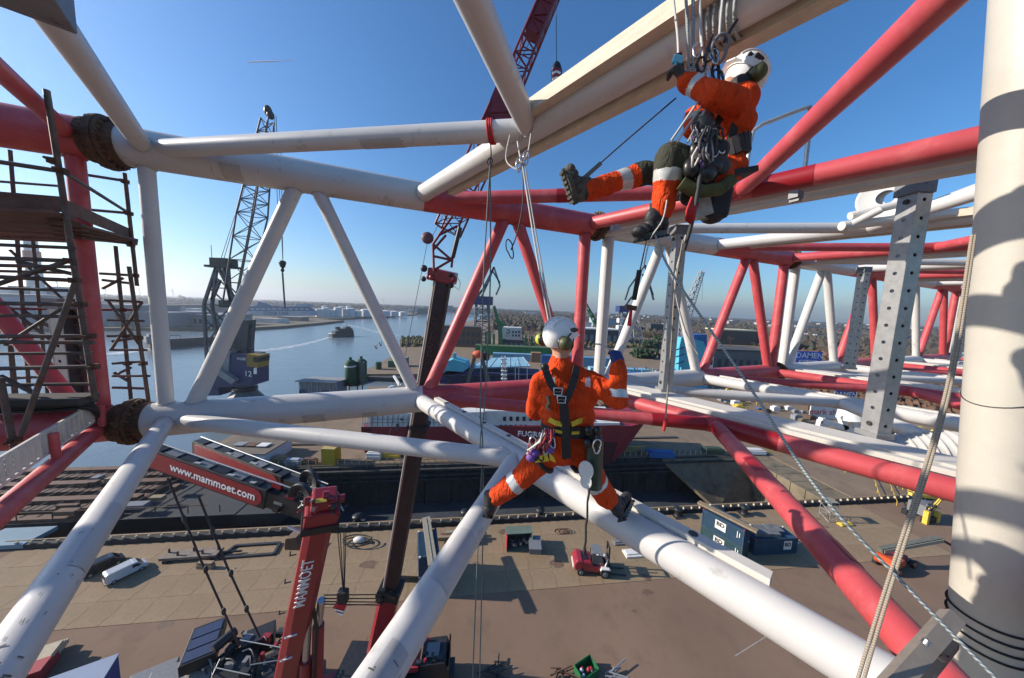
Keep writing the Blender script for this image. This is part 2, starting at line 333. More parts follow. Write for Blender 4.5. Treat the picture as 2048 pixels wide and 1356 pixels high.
def section(s0, label, near=True, q=40, left=False):
    root = thing('boom_section', label, 'boom section', S(s0+3.75, NB, ZB-RC), 'flanged sections of the red and white boom')
    for col, m, a, b in (('w', WHITE, .0, 3.80), ('r', RED, 3.80, 7.5)):
        for n_ in (NB, NN):
            for z in (ZT, ZB):
                mb = MB(); mb.tube(U(s0,a,n_,z), U(s0,b,n_,z), RC, n=q); part('chord', mb, m, root)
        if col == 'w':
            P_ = (.33,); dg = ((.55,-1,2.02,1),(2.16,1,3.74,-1)); crs = ((.33,RX),(3.72,RX)); M_ = 3.72; f0 = .33
        else:
            P_ = (7.2,); dg = ((3.86,-1,5.38,1),(5.52,1,7.08,-1)); crs = ((7.2,RX),); M_ = 7.2; f0 = 4.0
        for u in P_:
            rp = RP*(.64 if left or (s0 < 0 and col == 'w') else 1)
            mb = MB(); mb.tube(U(s0,u,NB,ZB), U(s0,u,NB,ZT), rp, n=q); part('post', mb, m, root)
            if s0 < 9: weld(root, m, U(s0,u,NB,ZB), TV, RC, Vector((0,0,1)), rp); weld(root, m, U(s0,u,NB,ZT), TV, RC, Vector((0,0,-1)), rp)
        for u0, k0, u1, k1 in dg:
            rp = RP*(.62 if left else .78 if (s0 < 0 and col == 'w') else .92); pa_, pb_ = U(s0,u0,NB,ZB if k0 < 0 else ZT), U(s0,u1,NB,ZB if k1 < 0 else ZT)
            mb = MB(); mb.tube(pa_, pb_, rp, n=q); part('diagonal', mb, m, root)
            if s0 < 9: weld(root, m, pa_, TV, RC, pb_-pa_, rp); weld(root, m, pb_, TV, RC, pa_-pb_, rp)
        for z in (ZT, ZB):
            for u, r in crs:
                r = r*(.62 if left else .76 if (s0 < 0 and u < 1) else 1); pa_, pb_ = U(s0,u,NB,z), U(s0,u,NN,z)
                mb = MB(); mb.tube(pa_, pb_, r, n=q); part('cross_tube', mb, m, root)
                if s0 < 9: weld(root, m, pa_, TV, RC, pb_-pa_, r)
            for uu, nn_ in ((f0, NB), ((f0-.58) if col == 'w' else (f0-.86), NN)):
                pa_, pb_ = U(s0,uu,nn_,z), U(s0,M_,NM,z); mb = MB(); mb.tube(pa_, pb_, RB, n=q); part('brace', mb, m, root)
                if s0 < 9: weld(root, m, pb_, U(s0,M_,0,z)-U(s0,M_,1,z), RX, pa_-pb_, RB)
        if left: continue
        # white guide bars beside the cross tubes
        z = ZB
        bm_ = WHITE if col == 'w' else BAR
        o0 = .13 if col == 'w' else .27
        mb = MB(); mb.bar(U(s0,M_+o0,NB-.45,ZB+.115), U(s0,M_+o0,.95,ZB+.115), .09, .065); part('guide_bar', mb, BAR, root)
        if col == 'r':
            mb = MB(); mb.bar(U(s0,M_+.62,NB-.1,ZB+.13), U(s0,M_+.62,1.0,ZB+.13), .42, .07); part('guide_bar', mb, BAR, root)
            mb = MB(); mb.bar(U(s0,M_+.23,NB-.6,ZT-.11), U(s0,M_+.23,NN,ZT-.11), .11, .08); part('guide_bar', mb, BAR, root)
            mb = MB(); mb.tube(U(s0,M_+.38,NB-.1,ZT-.17), U(s0,M_+.38,NN,ZT-.17), .055, n=16); part('guide_pipe', mb, BAR, root)
        else:
            mb = MB(); mb.bar(U(s0,M_+.17,NB-.75,ZT-.10), U(s0,M_+.17,NN,ZT-.10), .11, .09); part('guide_bar', mb, TIMBER, root)
            mb = MB(); mb.bar(U(s0,M_-.19,NM-.2,ZT+.04), U(s0,M_-.19,NN,ZT+.04), .10, .12); part('guide_bar', mb, TIMBER, root)
            z0 = ZB+.151
            for k in range(8):
                mb = MB(); c = U(s0,M_+o0,NB-.8-k*.5,z0); mb.tube(c-Vector((0,0,.02)), c, .032, n=14); part('bolt_hole', mb, DARKST, root)
    for z in (ZT, ZB):
        c = U(s0, 0, NB, z)
        mb = MB()
        for a, b, r in ((-.058,-.02,.30),(-.014,.014,.312),(.02,.058,.30)): mb.tube(c+TV*a, c+TV*b, r, n=36)
        mb.tube(c-TV*.16, c+TV*.16, RC+.015, n=36)
        fl = part('flange', mb, RUST, root)
        mb = MB()
        for i in range(20):
            a = 2*math.pi*i/20; p = c+(NV*math.cos(a)+Vector((0,0,1))*math.sin(a))*.272
            mb.tube(p-TV*.085, p+TV*.085, .02, n=6)
        part('bolts', mb, RUST, fl)['kind'] = 'stuff'
    return root
SECS = [(-10.69,'mostly red boom section behind the scaffold at the far left'),
        (-3.19,'nearest white and red boom section that carries both workers'),
        (4.31,'second boom section, behind the upper worker and the perforated posts'),
        (11.81,'third boom section, right of the second flange along the boom'),
        (19.31,'fourth boom section, just left of the big white column'),
        (26.81,'farthest boom section, small behind the tan ropes')]
secs = [section(s, l, q=48 if i < 3 else 20, left=(i == 0)) for i, (s, l) in enumerate(SECS)]
# darker touch-up patches on the red tubes of the nearest section
def patch(p, q, t0, t1, r, a0, a1):
    d = (q-p); L_ = d.length; d.normalize(); e1 = d.cross(Vector((0,0,1))).normalized(); e2 = d.cross(e1); m = MB(); k = 48
    vs = [p+d*(L_*t)+(e1*math.cos(a0+(a1-a0)*i/k)+e2*math.sin(a0+(a1-a0)*i/k))*r for t in (t0,t1) for i in range(k+1)]
    return m.add(vs, [(i,i+1,i+k+2,i+k+1) for i in range(k)], True)
s0 = -3.19
for (a, b, r, t0, t1, A0, A1) in (
    (U(s0,7.2,NM,ZB), U(s0,3.14,NN,ZB), RB+.004, .04, .13, 0, 6.28),
    (U(s0,7.2,NM,ZB), U(s0,3.14,NN,ZB), RB+.004, .30, .37, 3.3, 5.6),
    (U(s0,7.2,NM,ZB), U(s0,3.14,NN,ZB), RB+.004, .41, .45, 2.4, 3.9),
    (U(s0,7.2,NM,ZB), U(s0,3.14,NN,ZB), RB+.004, .60, .65, 3.4, 4.6),
    (U(s0,7.2,NB,ZB), U(s0,7.2,NN,ZB), RX+.004, .44, .56, 0, 6.28),
    (U(s0,7.2,NB,ZB), U(s0,7.2,NN,ZB), RX+.004, .70, .73, 2.5, 4.6),
    (U(s0,4.0,NB,ZB), U(s0,7.2,NM,ZB), RB+.004, .80, .97, 0, 6.28),
    (U(s0,7.2,NB,ZT), U(s0,7.2,NN,ZT), RX+.004, .46, .56, 0, 6.28),
    (U(s0,4.0,NB,ZT), U(s0,7.2,NM,ZT), RB+.004, .44, .50, 0, 6.28)):
    part('paint_patch', patch(a, b, t0, t1, r, A0, A1), REDP, secs[1])
# touch-up panels, stroke-like scuffs and soft rub marks on the white tubes
TOUCH = mat('touch_up_white', (.46,.45,.435), .5, var=.06, scale=8); SCF = mat('scuff_black', (.10,.095,.09), .7, var=.3, scale=30); RUB = mat('rub_grey', (.40,.39,.375), .6, var=.12, scale=14)
w1 = (U(s0,3.72,NM,ZB), U(s0,-.25,NN,ZB), RB); w2 = (U(s0,.33,NB,ZB), U(s0,.33,NN,ZB), RX*.76); w3 = (U(s0,3.72,NB,ZB), U(s0,3.72,NN,ZB), RX); w4 = (U(s0,0,NB,ZB), U(s0,3.8,NB,ZB), RC); w5 = (U(s0,.33,NB,ZT), U(s0,3.72,NM,ZT), RB); w6 = (U(s0,0,NB,ZT), U(s0,3.8,NB,ZT), RC)
for (p_, q_, r_), t0, t1, A0, A1, m_ in ((w1,.30,.40,3.3,4.9,TOUCH),(w1,.48,.56,3.6,4.7,RUB),(w3,.55,.60,3.2,4.2,TOUCH),(w3,.70,.76,2.4,3.6,RUB),(w2,.40,.52,3.2,4.3,TOUCH),(w4,.52,.60,.2,1.6,RUB),(w4,.74,.80,.4,1.4,RUB),(w5,.62,.72,.6,2.2,RUB),(w6,.30,.36,.3,1.3,RUB)):
    part('touch_up_panel', patch(p_, q_, t0, t1, r_+.003, A0, A1), m_, secs[1])
for (p_, q_, r_), n_, ta, tb, aa, ab in ((w1,16,.45,.62,3.2,4.6),(w2,30,.45,.80,3.3,5.0),(w3,12,.50,.80,2.4,4.4),(w4,30,.25,.72,.2,1.9),(w5,18,.70,.95,.3,2.6),(w6,10,.2,.9,.3,2.0)):
    sm_ = MB()
    for _ in range(n_):
        t_ = rnd.uniform(ta,tb); a_ = rnd.uniform(aa,ab); lt = rnd.choice((.0012,.0016,.004)); la = rnd.uniform(.05,.35) if lt < .003 else .03
        k_ = patch(p_, q_, t_, t_+lt, r_+.0035, a_, a_+la); o_ = len(sm_.v); sm_.v += k_.v; sm_.f += [tuple(i+o_ for i in f) for f in k_.f]; sm_.sm += k_.sm
    part('scuff_marks', sm_, SCF, secs[1])['kind'] = 'stuff'
# big white column close by on the right
def column():
    a, b = D(2118, -420, 2.25), D(1965, 1420, 2.25)
    root = thing('tubular_column', 'big white steel column filling the right edge of the view', 'column', b)
    mb = MB(); mb.tube(b, a, .20, n=64); part('tube', mb, mat('column_paint', (.47,.445,.385), .45, var=.04, scale=6, bump=.12, bscale=160), root)
    d = (a-b).normalized(); mb = MB()
    for t in (.10,.113,.126,.139):
        c = b+(a-b)*t; pts = []
        e1 = d.orthogonal().normalized(); e2 = d.cross(e1)
        for i in range(40): an = i*math.tau/40; pts.append(c+(e1*math.cos(an)+e2*math.sin(an))*.208)
        mb.path(pts, .009, n=6, closed=True)
    part('strap', mb, BLACK, root)
    mb = MB(); c = b+(a-b)*.42; e1 = Vector((1,0,0)).cross(d).normalized(); e2 = d.cross(e1); pts = []
    for i in range(40): an = i*math.tau/40; pts.append(c+(e1*math.cos(an)+e2*math.sin(an))*.203+d*(.10*math.sin(an)))
    mb.path(pts, .004, n=6, closed=True); part('wire', mb, DARKST, root)
column()
# ================================================================ THE TWO ROPE WORKERS
def fabric(name, col, bs=22, st=.55):
    m = mat(name, col, .85, var=.16, scale=7, spec=.2)
    t = m.node_tree; b = t.nodes['Principled BSDF']; L = t.links.new
    tc = t.nodes.new('ShaderNodeTexCoord'); prev = None
    for sc, d, s_ in ((bs, .03, st), (bs*4, .006, .4)):
        mp = t.nodes.new('ShaderNodeMapping'); mp.inputs['Scale'].default_value = (1,1,.45); mp.inputs['Rotation'].default_value = (.4,.3,.2); L(tc.outputs['Object'], mp.inputs[0])
        n = t.nodes.new('ShaderNodeTexNoise'); n.inputs['Scale'].default_value = sc; n.inputs['Detail'].default_value = 3; n.inputs['Distortion'].default_value = 1.2; L(mp.outputs[0], n.inputs['Vector'])
        bp = t.nodes.new('ShaderNodeBump'); bp.inputs['Strength'].default_value = s_; bp.inputs['Distance'].default_value = d; L(n.outputs[0], bp.inputs['Height'])
        if prev: L(prev.outputs[0], bp.inputs['Normal'])
        prev = bp
    L(prev.outputs[0], b.inputs['Normal']); return m
ORANGE = fabric('orange_coverall', (.60,.058,.010), 26, .95); OLIVE = fabric('dark_knee_panel', (.045,.047,.035)); REFL = mat('reflective_tape', (.52,.53,.52), .35, metal=.25, var=.12, scale=20)
SKIN = mat('skin', (.48,.25,.17), .55, var=.1); BOOT = mat('black_boot_leather', (.022,.022,.024), .55, var=.3, scale=20, bump=.3, bscale=60); SOLE = mat('worn_boot', (.075,.072,.058), .8, var=.35, scale=18, bump=.6, bscale=50)
BGLOVE = mat('blue_glove', (.012,.03,.16), .6, var=.2, scale=20); DGLOVE = mat('dark_glove', (.03,.03,.028), .7)
STRAP = mat('black_webbing', (.018,.018,.02), .7, var=.25, scale=30); YELW = mat('yellow_webbing', (.60,.42,.02), .6, var=.15)
STEEL = mat('bright_steel', (.55,.55,.56), .25, metal=.9, var=.1); HELM = mat('white_helmet', (.76,.76,.74), .5, var=.05, scale=9, coat=.1); MUFF = mat('olive_ear_muff', (.075,.08,.028), .5, var=.15); HIVIS = mat('yellow_green_cap', (.45,.50,.06), .5); BLKP = mat('black_plastic', (.014,.014,.015), .35)
def sdcap(p, a, b, r1, r2):
    ab = b-a; L2 = ab.length_squared; t = 0 if L2 < 1e-9 else max(0, min(1, (p-a).dot(ab)/L2))
    return (p-(a+ab*t)).length-(r1+(r2-r1)*t), t
def body(parent, segs, mats, vox=.009, disp=.017, seed=0):
    # segs: (a, b, r1, r2, material index, [(t0,t1,material index) bands])
    mb = MB()
    for sg in segs:
        a, b, r1, r2 = sg[:4]
        mb.tube(a, b, r1, r2, n=20); mb.sph(a, r1, 20, 12); mb.sph(b, r2, 20, 12)
    me = mb.mesh('tmp', Vector()); o = bpy.data.objects.new('tmp', me); COL.objects.link(o)
    rm = o.modifiers.new('r', 'REMESH'); rm.mode = 'VOXEL'; rm.voxel_size = vox; rm.use_smooth_shade = True
    sm = o.modifiers.new('s', 'SMOOTH'); sm.factor = .6; sm.iterations = 9
    bpy.context.view_layer.update()
    nm = bpy.data.meshes.new_from_object(o.evaluated_get(bpy.context.evaluated_depsgraph_get())); bpy.data.objects.remove(o, do_unlink=True)
    import numpy as np
    npo = len(nm.polygons); cen = np.empty(npo*3, np.float32); nm.polygons.foreach_get('center', cen); cen = cen.reshape(-1,3)
    best = np.full(npo, 9.0, np.float32); bi = np.zeros(npo, np.int32)
    for sg in segs:
        a, b = np.array(sg[0]), np.array(sg[1]); ab = b-a; L2 = float(ab@ab)
        t = np.clip(((cen-a)@ab)/max(L2,1e-9), 0, 1) if L2 > 1e-9 else np.zeros(npo)
        d = np.linalg.norm(cen-(a+t[:,None]*ab), axis=1)-(sg[2]+(sg[3]-sg[2])*t)
        w_ = d < best; best[w_] = d[w_]; bi[w_] = sg[4]
        for b_ in (sg[5] if len(sg) > 5 else ()):
            k = w_ & (t >= b_[0]) & (t <= b_[1]); bi[k] = b_[2]
    idx = bi.tolist()
    off = OFF[parent.name]
    nrm = [v.normal.copy() for v in nm.vertices]
    for v in nm.vertices:            # cloth folds
        q = v.co*6.5+Vector((seed,0,0)); f = noise.noise(Vector((q.x,q.y,q.z*.8)))+.5*noise.noise(q*2.6)
        v.co += nrm[v.index]*(disp*f)
    for v in nm.vertices: v.co -= off
    nm.materials.clear()
    ob = put('body', nm, mats, parent, off)
    nm.polygons.foreach_set('material_index', idx); nm.polygons.foreach_set('use_smooth', [True]*len(idx)); nm.update()
    return ob
def hand(segs, wrist, d, up, size, mi, curl=.6):
    # palm, four unequal bent fingers and a thumb leaving the side of the palm
    d = d.normalized(); up = (up-d*up.dot(d)).normalized(); sd = d.cross(up)
    pc = wrist+d*(.045*size)
    for k in (-1,0,1): segs.append((wrist+sd*(.016*k*size)+d*.01, wrist+sd*(.024*k*size)+d*(.085*size), .019*size, .018*size, mi))
    for k, L_ in ((-1.5,.062),(-.5,.075),(.5,.072),(1.5,.055)):
        a = wrist+sd*(.02*k*size)+d*(.088*size); b = a+(d*math.cos(curl)-up*math.sin(curl))*(L_*.5*size); c = b+(d*math.cos(curl*2.3)-up*math.sin(curl*2.3))*(L_*.5*size)
        segs.append((a,b,.0105*size,.0098*size,mi)); segs.append((b,c,.0098*size,.0085*size,mi))
    a = wrist+sd*(.03*size)+d*(.03*size); b = a+(sd*.8+d*.6-up*.4)*(.035*size); c = b+(d*.8-up*.5+sd*.2)*(.03*size)
    segs.append((a,b,.013*size,.012*size,mi)); segs.append((b,c,.012*size,.010*size,mi))
def boot(parent, ankle, heel, toe, mats, name='boot'):
    ax = (toe-heel).normalized(); upv = (ankle-(heel*.6+toe*.4)); upv = (upv-ax*upv.dot(ax)).normalized(); sd = ax.cross(upv)
    m = MB(); L_ = (toe-heel).length
    m.tube(ankle+upv*.06, heel+upv*.05+ax*.05, .056, .05, n=16)
    for t, r, h in ((.14,.047,.05),(.35,.048,.055),(.55,.047,.048),(.75,.048,.042),(.90,.043,.038)):
        m.sph(heel+ax*(L_*t)+upv*h, (L_*.17, r, h*.95), 14, 8, (ax,sd,upv))
    m.sph(heel+ax*(L_*.3)+upv*.1, (.07,.045,.06), 14, 8, (ax,sd,upv))
    b = part(name, m, mats[0], parent)
    s = MB(); poly = []
    for i in range(24):
        a = i*math.tau/24; x = math.cos(a)*L_*.5*1.04; y = math.sin(a)*(.047-.008*math.cos(a)*-1*.5)*(1-.12*math.cos(2*a))
        poly.append((x,y))
    s.prism(poly, heel+ax*(L_*.5)+upv*.005, ax, sd, .03)
    for k in range(7):
        c = heel+ax*(L_*(.08+k*.14))-upv*.014; s.box(c, (L_*.07, .078, .014), (ax,sd,upv))
    part('sole', s, mats[1], b); return b
part_ = part
def helmet(parent, c, fwd, up, back=.015, mc=None, hs=1.0):
    up = up.normalized(); fwd = (fwd-up*fwd.dot(up)).normalized(); sd = up.cross(fwd)   # sd: wearer's left
    def part(nm, mb, m_, par):
        mb.v = [c+(p-c)*hs for p in mb.v]; return part_(nm, mb, m_, par)
    m = MB(); ax = (fwd, sd, up)
    m.sph(c, (.142,.118,.128), 30, 14, ax, 0, .56)
    m.sph(c-fwd*.006-up*.012, (.134,.112,.118), 30, 14, ax, .2, .72)
    # short brim and ridges
    m.prism([(-.02,-.085),(.055,-.06),(.075,0),(.055,.06),(-.02,.085)], c+fwd*.10-up*.012, fwd, sd, .012)
    for k in (-.045,0,.045): m.path([c+fwd*(.138*math.cos(t))+up*(.133*math.sin(t)*(1-abs(k)*1.2))+sd*k for t in [i*.2+.35 for i in range(12)]], .006, 6)
    h = part('helmet', m, HELM, parent)
    for k in (-1,1):
        v = MB(); v.box(c+fwd*.03+sd*(k*.107)+up*.04, (.06,.014,.03), (fwd,(sd*k-up*.3).normalized(),up)); part('vent', v, BLKP, h)
        v = MB(); v.box(c+fwd*.085+sd*(k*.080)+up*.035, (.03,.03,.022), ax); part('vent', v, BLKP, h)
    for k in (-1,1):
        e = MB(); q = c+sd*(k*.125)-up*.045-fwd*back
        e.lathe([(0,.045),(.030,.043),(.046,.028),(.05,.0),(.05,-.012),(.0,-.012)], q, sd*k, 22)
        mf = part('ear_muff', e, mc if (mc and k > 0) else MUFF, h)
        e = MB(); e.lathe([(.046,-.012),(.052,-.02),(.046,-.03),(.02,-.032)], q, sd*k, 22); part('cushion', e, BLKP, mf)
        e = MB(); e.path([q+sd*(k*.03)+up*.01, q+sd*(k*.022)+up*.045, c+sd*(k*.118)+up*.02], .006, 6); part('muff_arm', e, BLKP, mf)
    s = MB()
    for k in (-1,1): s.path([c+sd*(k*.108)+fwd*.03-up*.01, c+sd*(k*.092)+fwd*.045-up*.09, c+sd*(k*.03)+fwd*.07-up*.145], .007, 5); s.path([c+sd*(k*.1)-fwd*.05-up*.03, c+sd*(k*.092)+fwd*.04-up*.085], .007, 5)
    part('chin_strap', s, STRAP, h)
    return h
def carabiner(m, c, ex, ey, L_=.10, W_=.055, r=.0055):
    pts = []
    for i in range(18):
        a = i*math.tau/18; pts.append(c+ex*(math.cos(a)*W_/2*(1.15 if math.sin(a) > 0 else .85))+ey*(math.sin(a)*L_/2))
    m.path(pts, r, 6, True)
def q(x, y, Y): return D(x, y, Y)
V = Vector
# ---- lower worker, seen from behind, standing astride two white tubes
def worker_lower():
    hL, hR = G(975,1034,ZB+.150), G(1240,1040,ZB+.175)
    root = thing('person', 'worker in orange coveralls seen from behind, standing astride two white tubes', 'person', (hL+hR)/2)
    Yb = 2.14
    neck, head = q(1120,722,Yb), q(1122,684,Yb)
    shL, shR = q(1083,764,Yb), q(1186,768,Yb); ch = q(1135,792,Yb-.0); wa = q(1134,846,Yb+.02); pe = q(1131,884,Yb+.05)
    hpL, hpR = q(1101,900,Yb+.05), q(1162,902,Yb+.05)
    knL, knR = q(1040,958,2.20), q(1191,962,2.22)
    aL, aR = hL+V((.015,.05,.10)), hR+V((-.055,.06,.10))
    elR, wrR = q(1236,796,1.98), q(1236,742,2.02)
    elL, wrL = q(1072,822,2.25), q(1120,800,2.42)
    O, B, T, SK, GL = 0, 1, 2, 3, 4
    sg = [(neck-V((0,0,.02)), head, .058, .062, SK), (head, head+V((0,.02,.05)), .088, .088, SK), (head+V((0.015,.07,-.02)), head+V((.015,.09,-.03)), .05,.045, SK),
          (neck+V((0,.01,-.045)), neck+V((0,.01,.0)), .092, .076, O), (neck-V((0,0,.05)), shL+V((.03,0,.02)), .075, .08, O), (neck-V((0,0,.05)), shR+V((-.03,0,.02)), .075, .08, O),
          (shL+V((.035,0,.015)), shR+V((-.035,0,.015)), .088, .088, O, [(.04,.16,T),(.84,.96,T)]), (q(1106,790,Yb), q(1164,790,Yb), .122, .122, O), (q(1110,830,Yb), q(1160,830,Yb), .115, .115, O),
          (q(1112,850,Yb+.02), q(1157,850,Yb+.02), .100, .100, O), (q(1110,888,Yb+.05), q(1153,888,Yb+.05), .112, .112, O), (hpL, hpR, .105, .105, O), (pe+V((0,-.03,.0)), pe+V((0,-.03,-.05)), .10,.10,O),
          (hpL, knL, .105, .088, O), (knL, aL+(knL-aL)*.28, .088, .078, O, [(.0,.34,T)]), (aL+(knL-aL)*.30, aL, .060, .05, B),
          (hpR, knR, .105, .088, O), (knR, aR+(knR-aR)*.22, .088, .082, O, [(.0,.26,T)]), (aR+(knR-aR)*.25, aR, .060, .05, B),
          (shR, elR, .082, .068, O), (elR, wrR, .068, .056, O, [(.02,.34,T)]), (wrR, wrR+(wrR-elR)*.18, .045, .04, O),
          (shL, elL, .082, .07, O), (elL, wrL, .068, .05, O)]
    hand(sg, wrR+(wrR-elR).normalized()*.035, (wrR-elR)+V((-.02,.03,.02)), V((.3,-1,0)), 1.0, GL, .9)
    hand(sg, wrL, V((.5,.6,.3)), V((0,0,1)), 1.0, GL, .8)
    body(root, sg, [ORANGE, BOOT, REFL, SKIN, BGLOVE], seed=3)
    boot(root, aL, hL, hL+V((.035,.26,.015)), (BOOT, BLKP)); boot(root, aR, hR, hR+V((.16,.22,.03)), (BOOT, BLKP))
    helmet(root, head+V((-.012,-.005,.055)), V((.80,.58,.02)), V((-.05,-.06,1)), .07, HIVIS, .93)
    # harness
    hs = MB(); by = Yb-.137
    def strap(pts, w_, m=hs):
        P_ = [q(x,y,Y) for x,y,Y in pts]
        for a, b in zip(P_, P_[1:]): m.bar(a-(b-a).normalized()*.008, b+(b-a).normalized()*.008, w_, .012, up=(0,-1,.05))
    strap([(1088,730,by+.07),(1094,748,by+.01),(1102,768,by-.005),(1118,790,by-.014),(1126,806,by-.018)], .048)
    strap([(1153,735,by+.06),(1150,752,by+.0),(1144,772,by-.008),(1136,792,by-.014),(1128,806,by-.018)], .048)
    strap([(1127,806,by-.018),(1129,830,by-.012),(1131,860,by+.0),(1132,890,by+.01),(1133,915,by+.03)], .062)
    hn = part('harness', hs, STRAP, root)
    mb = MB()
    for i in range(26):
        a = i*math.tau/26; b = (i+1)*math.tau/26; c0 = q(1134,850,Yb+.02)
        f = lambda t: c0+V((.185*math.cos(t), .135*math.sin(t), -.012*math.cos(t)))
        mb.bar(f(a), f(b), .085, .016, up=(math.cos(a),math.sin(a),0))
    part('belt', mb, STRAP, hn)
    mb = MB(); strapy = lambda pts, w_: strap(pts, w_, mb)
    strapy([(1100,840,by+.03),(1112,846,by+.005),(1122,848,by-.005)], .034); strapy([(1145,848,by-.0),(1158,842,by+.02),(1172,838,by+.06)], .034)
    strapy([(1113,862,by+.01),(1122,864,by+.0)], .02); strapy([(1145,866,by+.01),(1156,865,by+.02)], .02)
    part('yellow_webbing', mb, YELW, hn)
    for (x, y, s_) in ((1116,783,1.0),(1123,799,1.0)):
        mb = MB(); c = q(x,y,by-.03); k = .026*s_
        mb.path([c+V((-k,0,-k*.9)),c+V((k,0,-k*.9)),c+V((k*1.1,0,k*.9)),c+V((-k*1.1,0,k*.9))], .006, 6, True); mb.bar(c+V((-k,0,0)), c+V((k,0,0)), .012,.006); part('buckle', mb, STEEL, hn)
    mb = MB(); mb.sph(q(1090,735,by+.05), (.03,.022,.03)); part('shoulder_buckle', mb, BLKP, hn)
    # leg loops
    for s_, hp, kn in ((-1,hpL,knL),(1,hpR,knR)):
        mb = MB(); c0 = hp+(kn-hp)*.30; d = (kn-hp).normalized(); e1 = d.orthogonal().normalized(); e2 = d.cross(e1)
        mb.path([c0+(e1*math.cos(i*math.tau/20)+e2*math.sin(i*math.tau/20))*.112 for i in range(20)], .017, 6, True); part('leg_loop', mb, STRAP, hn)
    mb = MB(); mb.path([q(1095,792,by+.022),q(1098,806,by+.018),q(1093,812,by+.02),q(1099,820,by+.022)], .012, 5); part('back_print', mb, mat('grey_print', (.20,.19,.12), .8), hn)
    # bunch of gear on the left hip, small slings and carabiners
    g = thing('gear_bunch', 'bunch of slings, cords and carabiners on the lower worker\'s left hip', 'climbing gear', q(1085,915,2.05))
    cols = [mat('purple_cord', (.13,.06,.26), .7), mat('white_cord', (.55,.53,.48), .7), mat('red_cord', (.38,.05,.06), .7), mat('dark_cord', (.04,.04,.045), .7), YELW]
    for i in range(16):
        mb = MB(); x0, y0 = 1094+rnd.uniform(-12,10), 862+rnd.uniform(-8,10); x1, y1 = x0+rnd.uniform(-34,4), y0+rnd.uniform(32,66); Y0 = 2.0+rnd.uniform(-.05,.05)
        mb.path([q(x0,y0,Y0),q(x0-4+rnd.uniform(-5,5),(y0+y1)/2,Y0-.03),q(x1,y1,Y0),q(x1+5,y1+rnd.uniform(-3,5),Y0),q((x0+x1)/2+8,(y0+y1)/2,Y0-.02),q(x0+6,y0,Y0)], .0062, 5); part('sling', mb, cols[i % 4], g)
    for i in range(9):
        mb = MB(); c = q(1085+rnd.uniform(-24,30), 893+rnd.uniform(-16,18), 1.96); a = rnd.uniform(-.5,.5); carabiner(mb, c, V((math.cos(a),0,math.sin(a))), V((-math.sin(a),.2,math.cos(a))), .075,.042,.005); part('carabiner', mb, (STEEL, cols[2], BLKP)[i % 3], g)
    for x, y in ((1070,905),(1100,898),(1062,915)):
        mb = MB(); mb.sph(q(x,y,1.97), (.035,.03,.03), 10, 7); part('knot', mb, cols[0], g)
    for pl in (((1078,912),(1093,905),(1098,922),(1070,926)), ((1098,905),(1108,915),(1112,926),(1100,920))):
        mb = MB(); P_ = [q(x,y,1.955) for x,y in pl]; mb.add(P_+[p+V((0,.02,0)) for p in P_], [(0,1,2,3),(7,6,5,4),(0,4,5,1),(1,5,6,2),(2,6,7,3),(3,7,4,0)]); part('pouch', mb, YELW, g)
    for i in range(7):
        mb = MB(); c = q(1188+rnd.uniform(-16,14), 872+rnd.uniform(-12,14), 1.99); mb.sph(c, (.03,.025,.035), 10, 7); part('pulley', mb, BLKP, g)
    mb = MB(); carabiner(mb, q(1194,893,1.95), V((1,0,.1)), V((0,0,1)), .10,.05,.006); part('carabiner', mb, STEEL, g)
    # green rope bag
    bg_ = thing('rope_bag', 'dark green cylindrical rope bag hanging at the lower worker\'s right hip', 'bag', q(1186,975,2.02))
    mb = MB(); a, b = q(1190,878,2.03), q(1186,972,2.03); mb.tube(b, a, .062, .058, n=26); part('bag_body', mb, mat('green_tarpaulin', (.022,.045,.03), .45, var=.25, scale=9, bump=.3, bscale=20), bg_)
    mb = MB(); mb.tube(a, a+V((.0,0,.03)), .058, .035, n=20); part('bag_collar', mb, STRAP, bg_)
    for x, y, r in ((1172,940,.052),(1172,963,.04)):
        mb = MB(); c = q(x,y,1.955); mb.prism([(r*math.cos(i*.4), r*1.25*math.sin(i*.4)) for i in range(16)], c, V((.85,-.5,0)), V((0,0,1)), .008); part('white_patch', mb, mat('white_patch', (.6,.6,.58), .6), bg_)
    mb = MB(); p = q(1178,972,2.02); mb.path([p+V((.004*math.sin(i*2.1),0,-i*.06)) for i in range(9)], .008, 6); mb.sph(p+V((0,0,-.5)), (.014,.014,.03), 8, 6)
    solo('hanging_lanyard', mb, STRAP, 'black lanyard hanging straight down from the green rope bag', 'rope')
worker_lower()
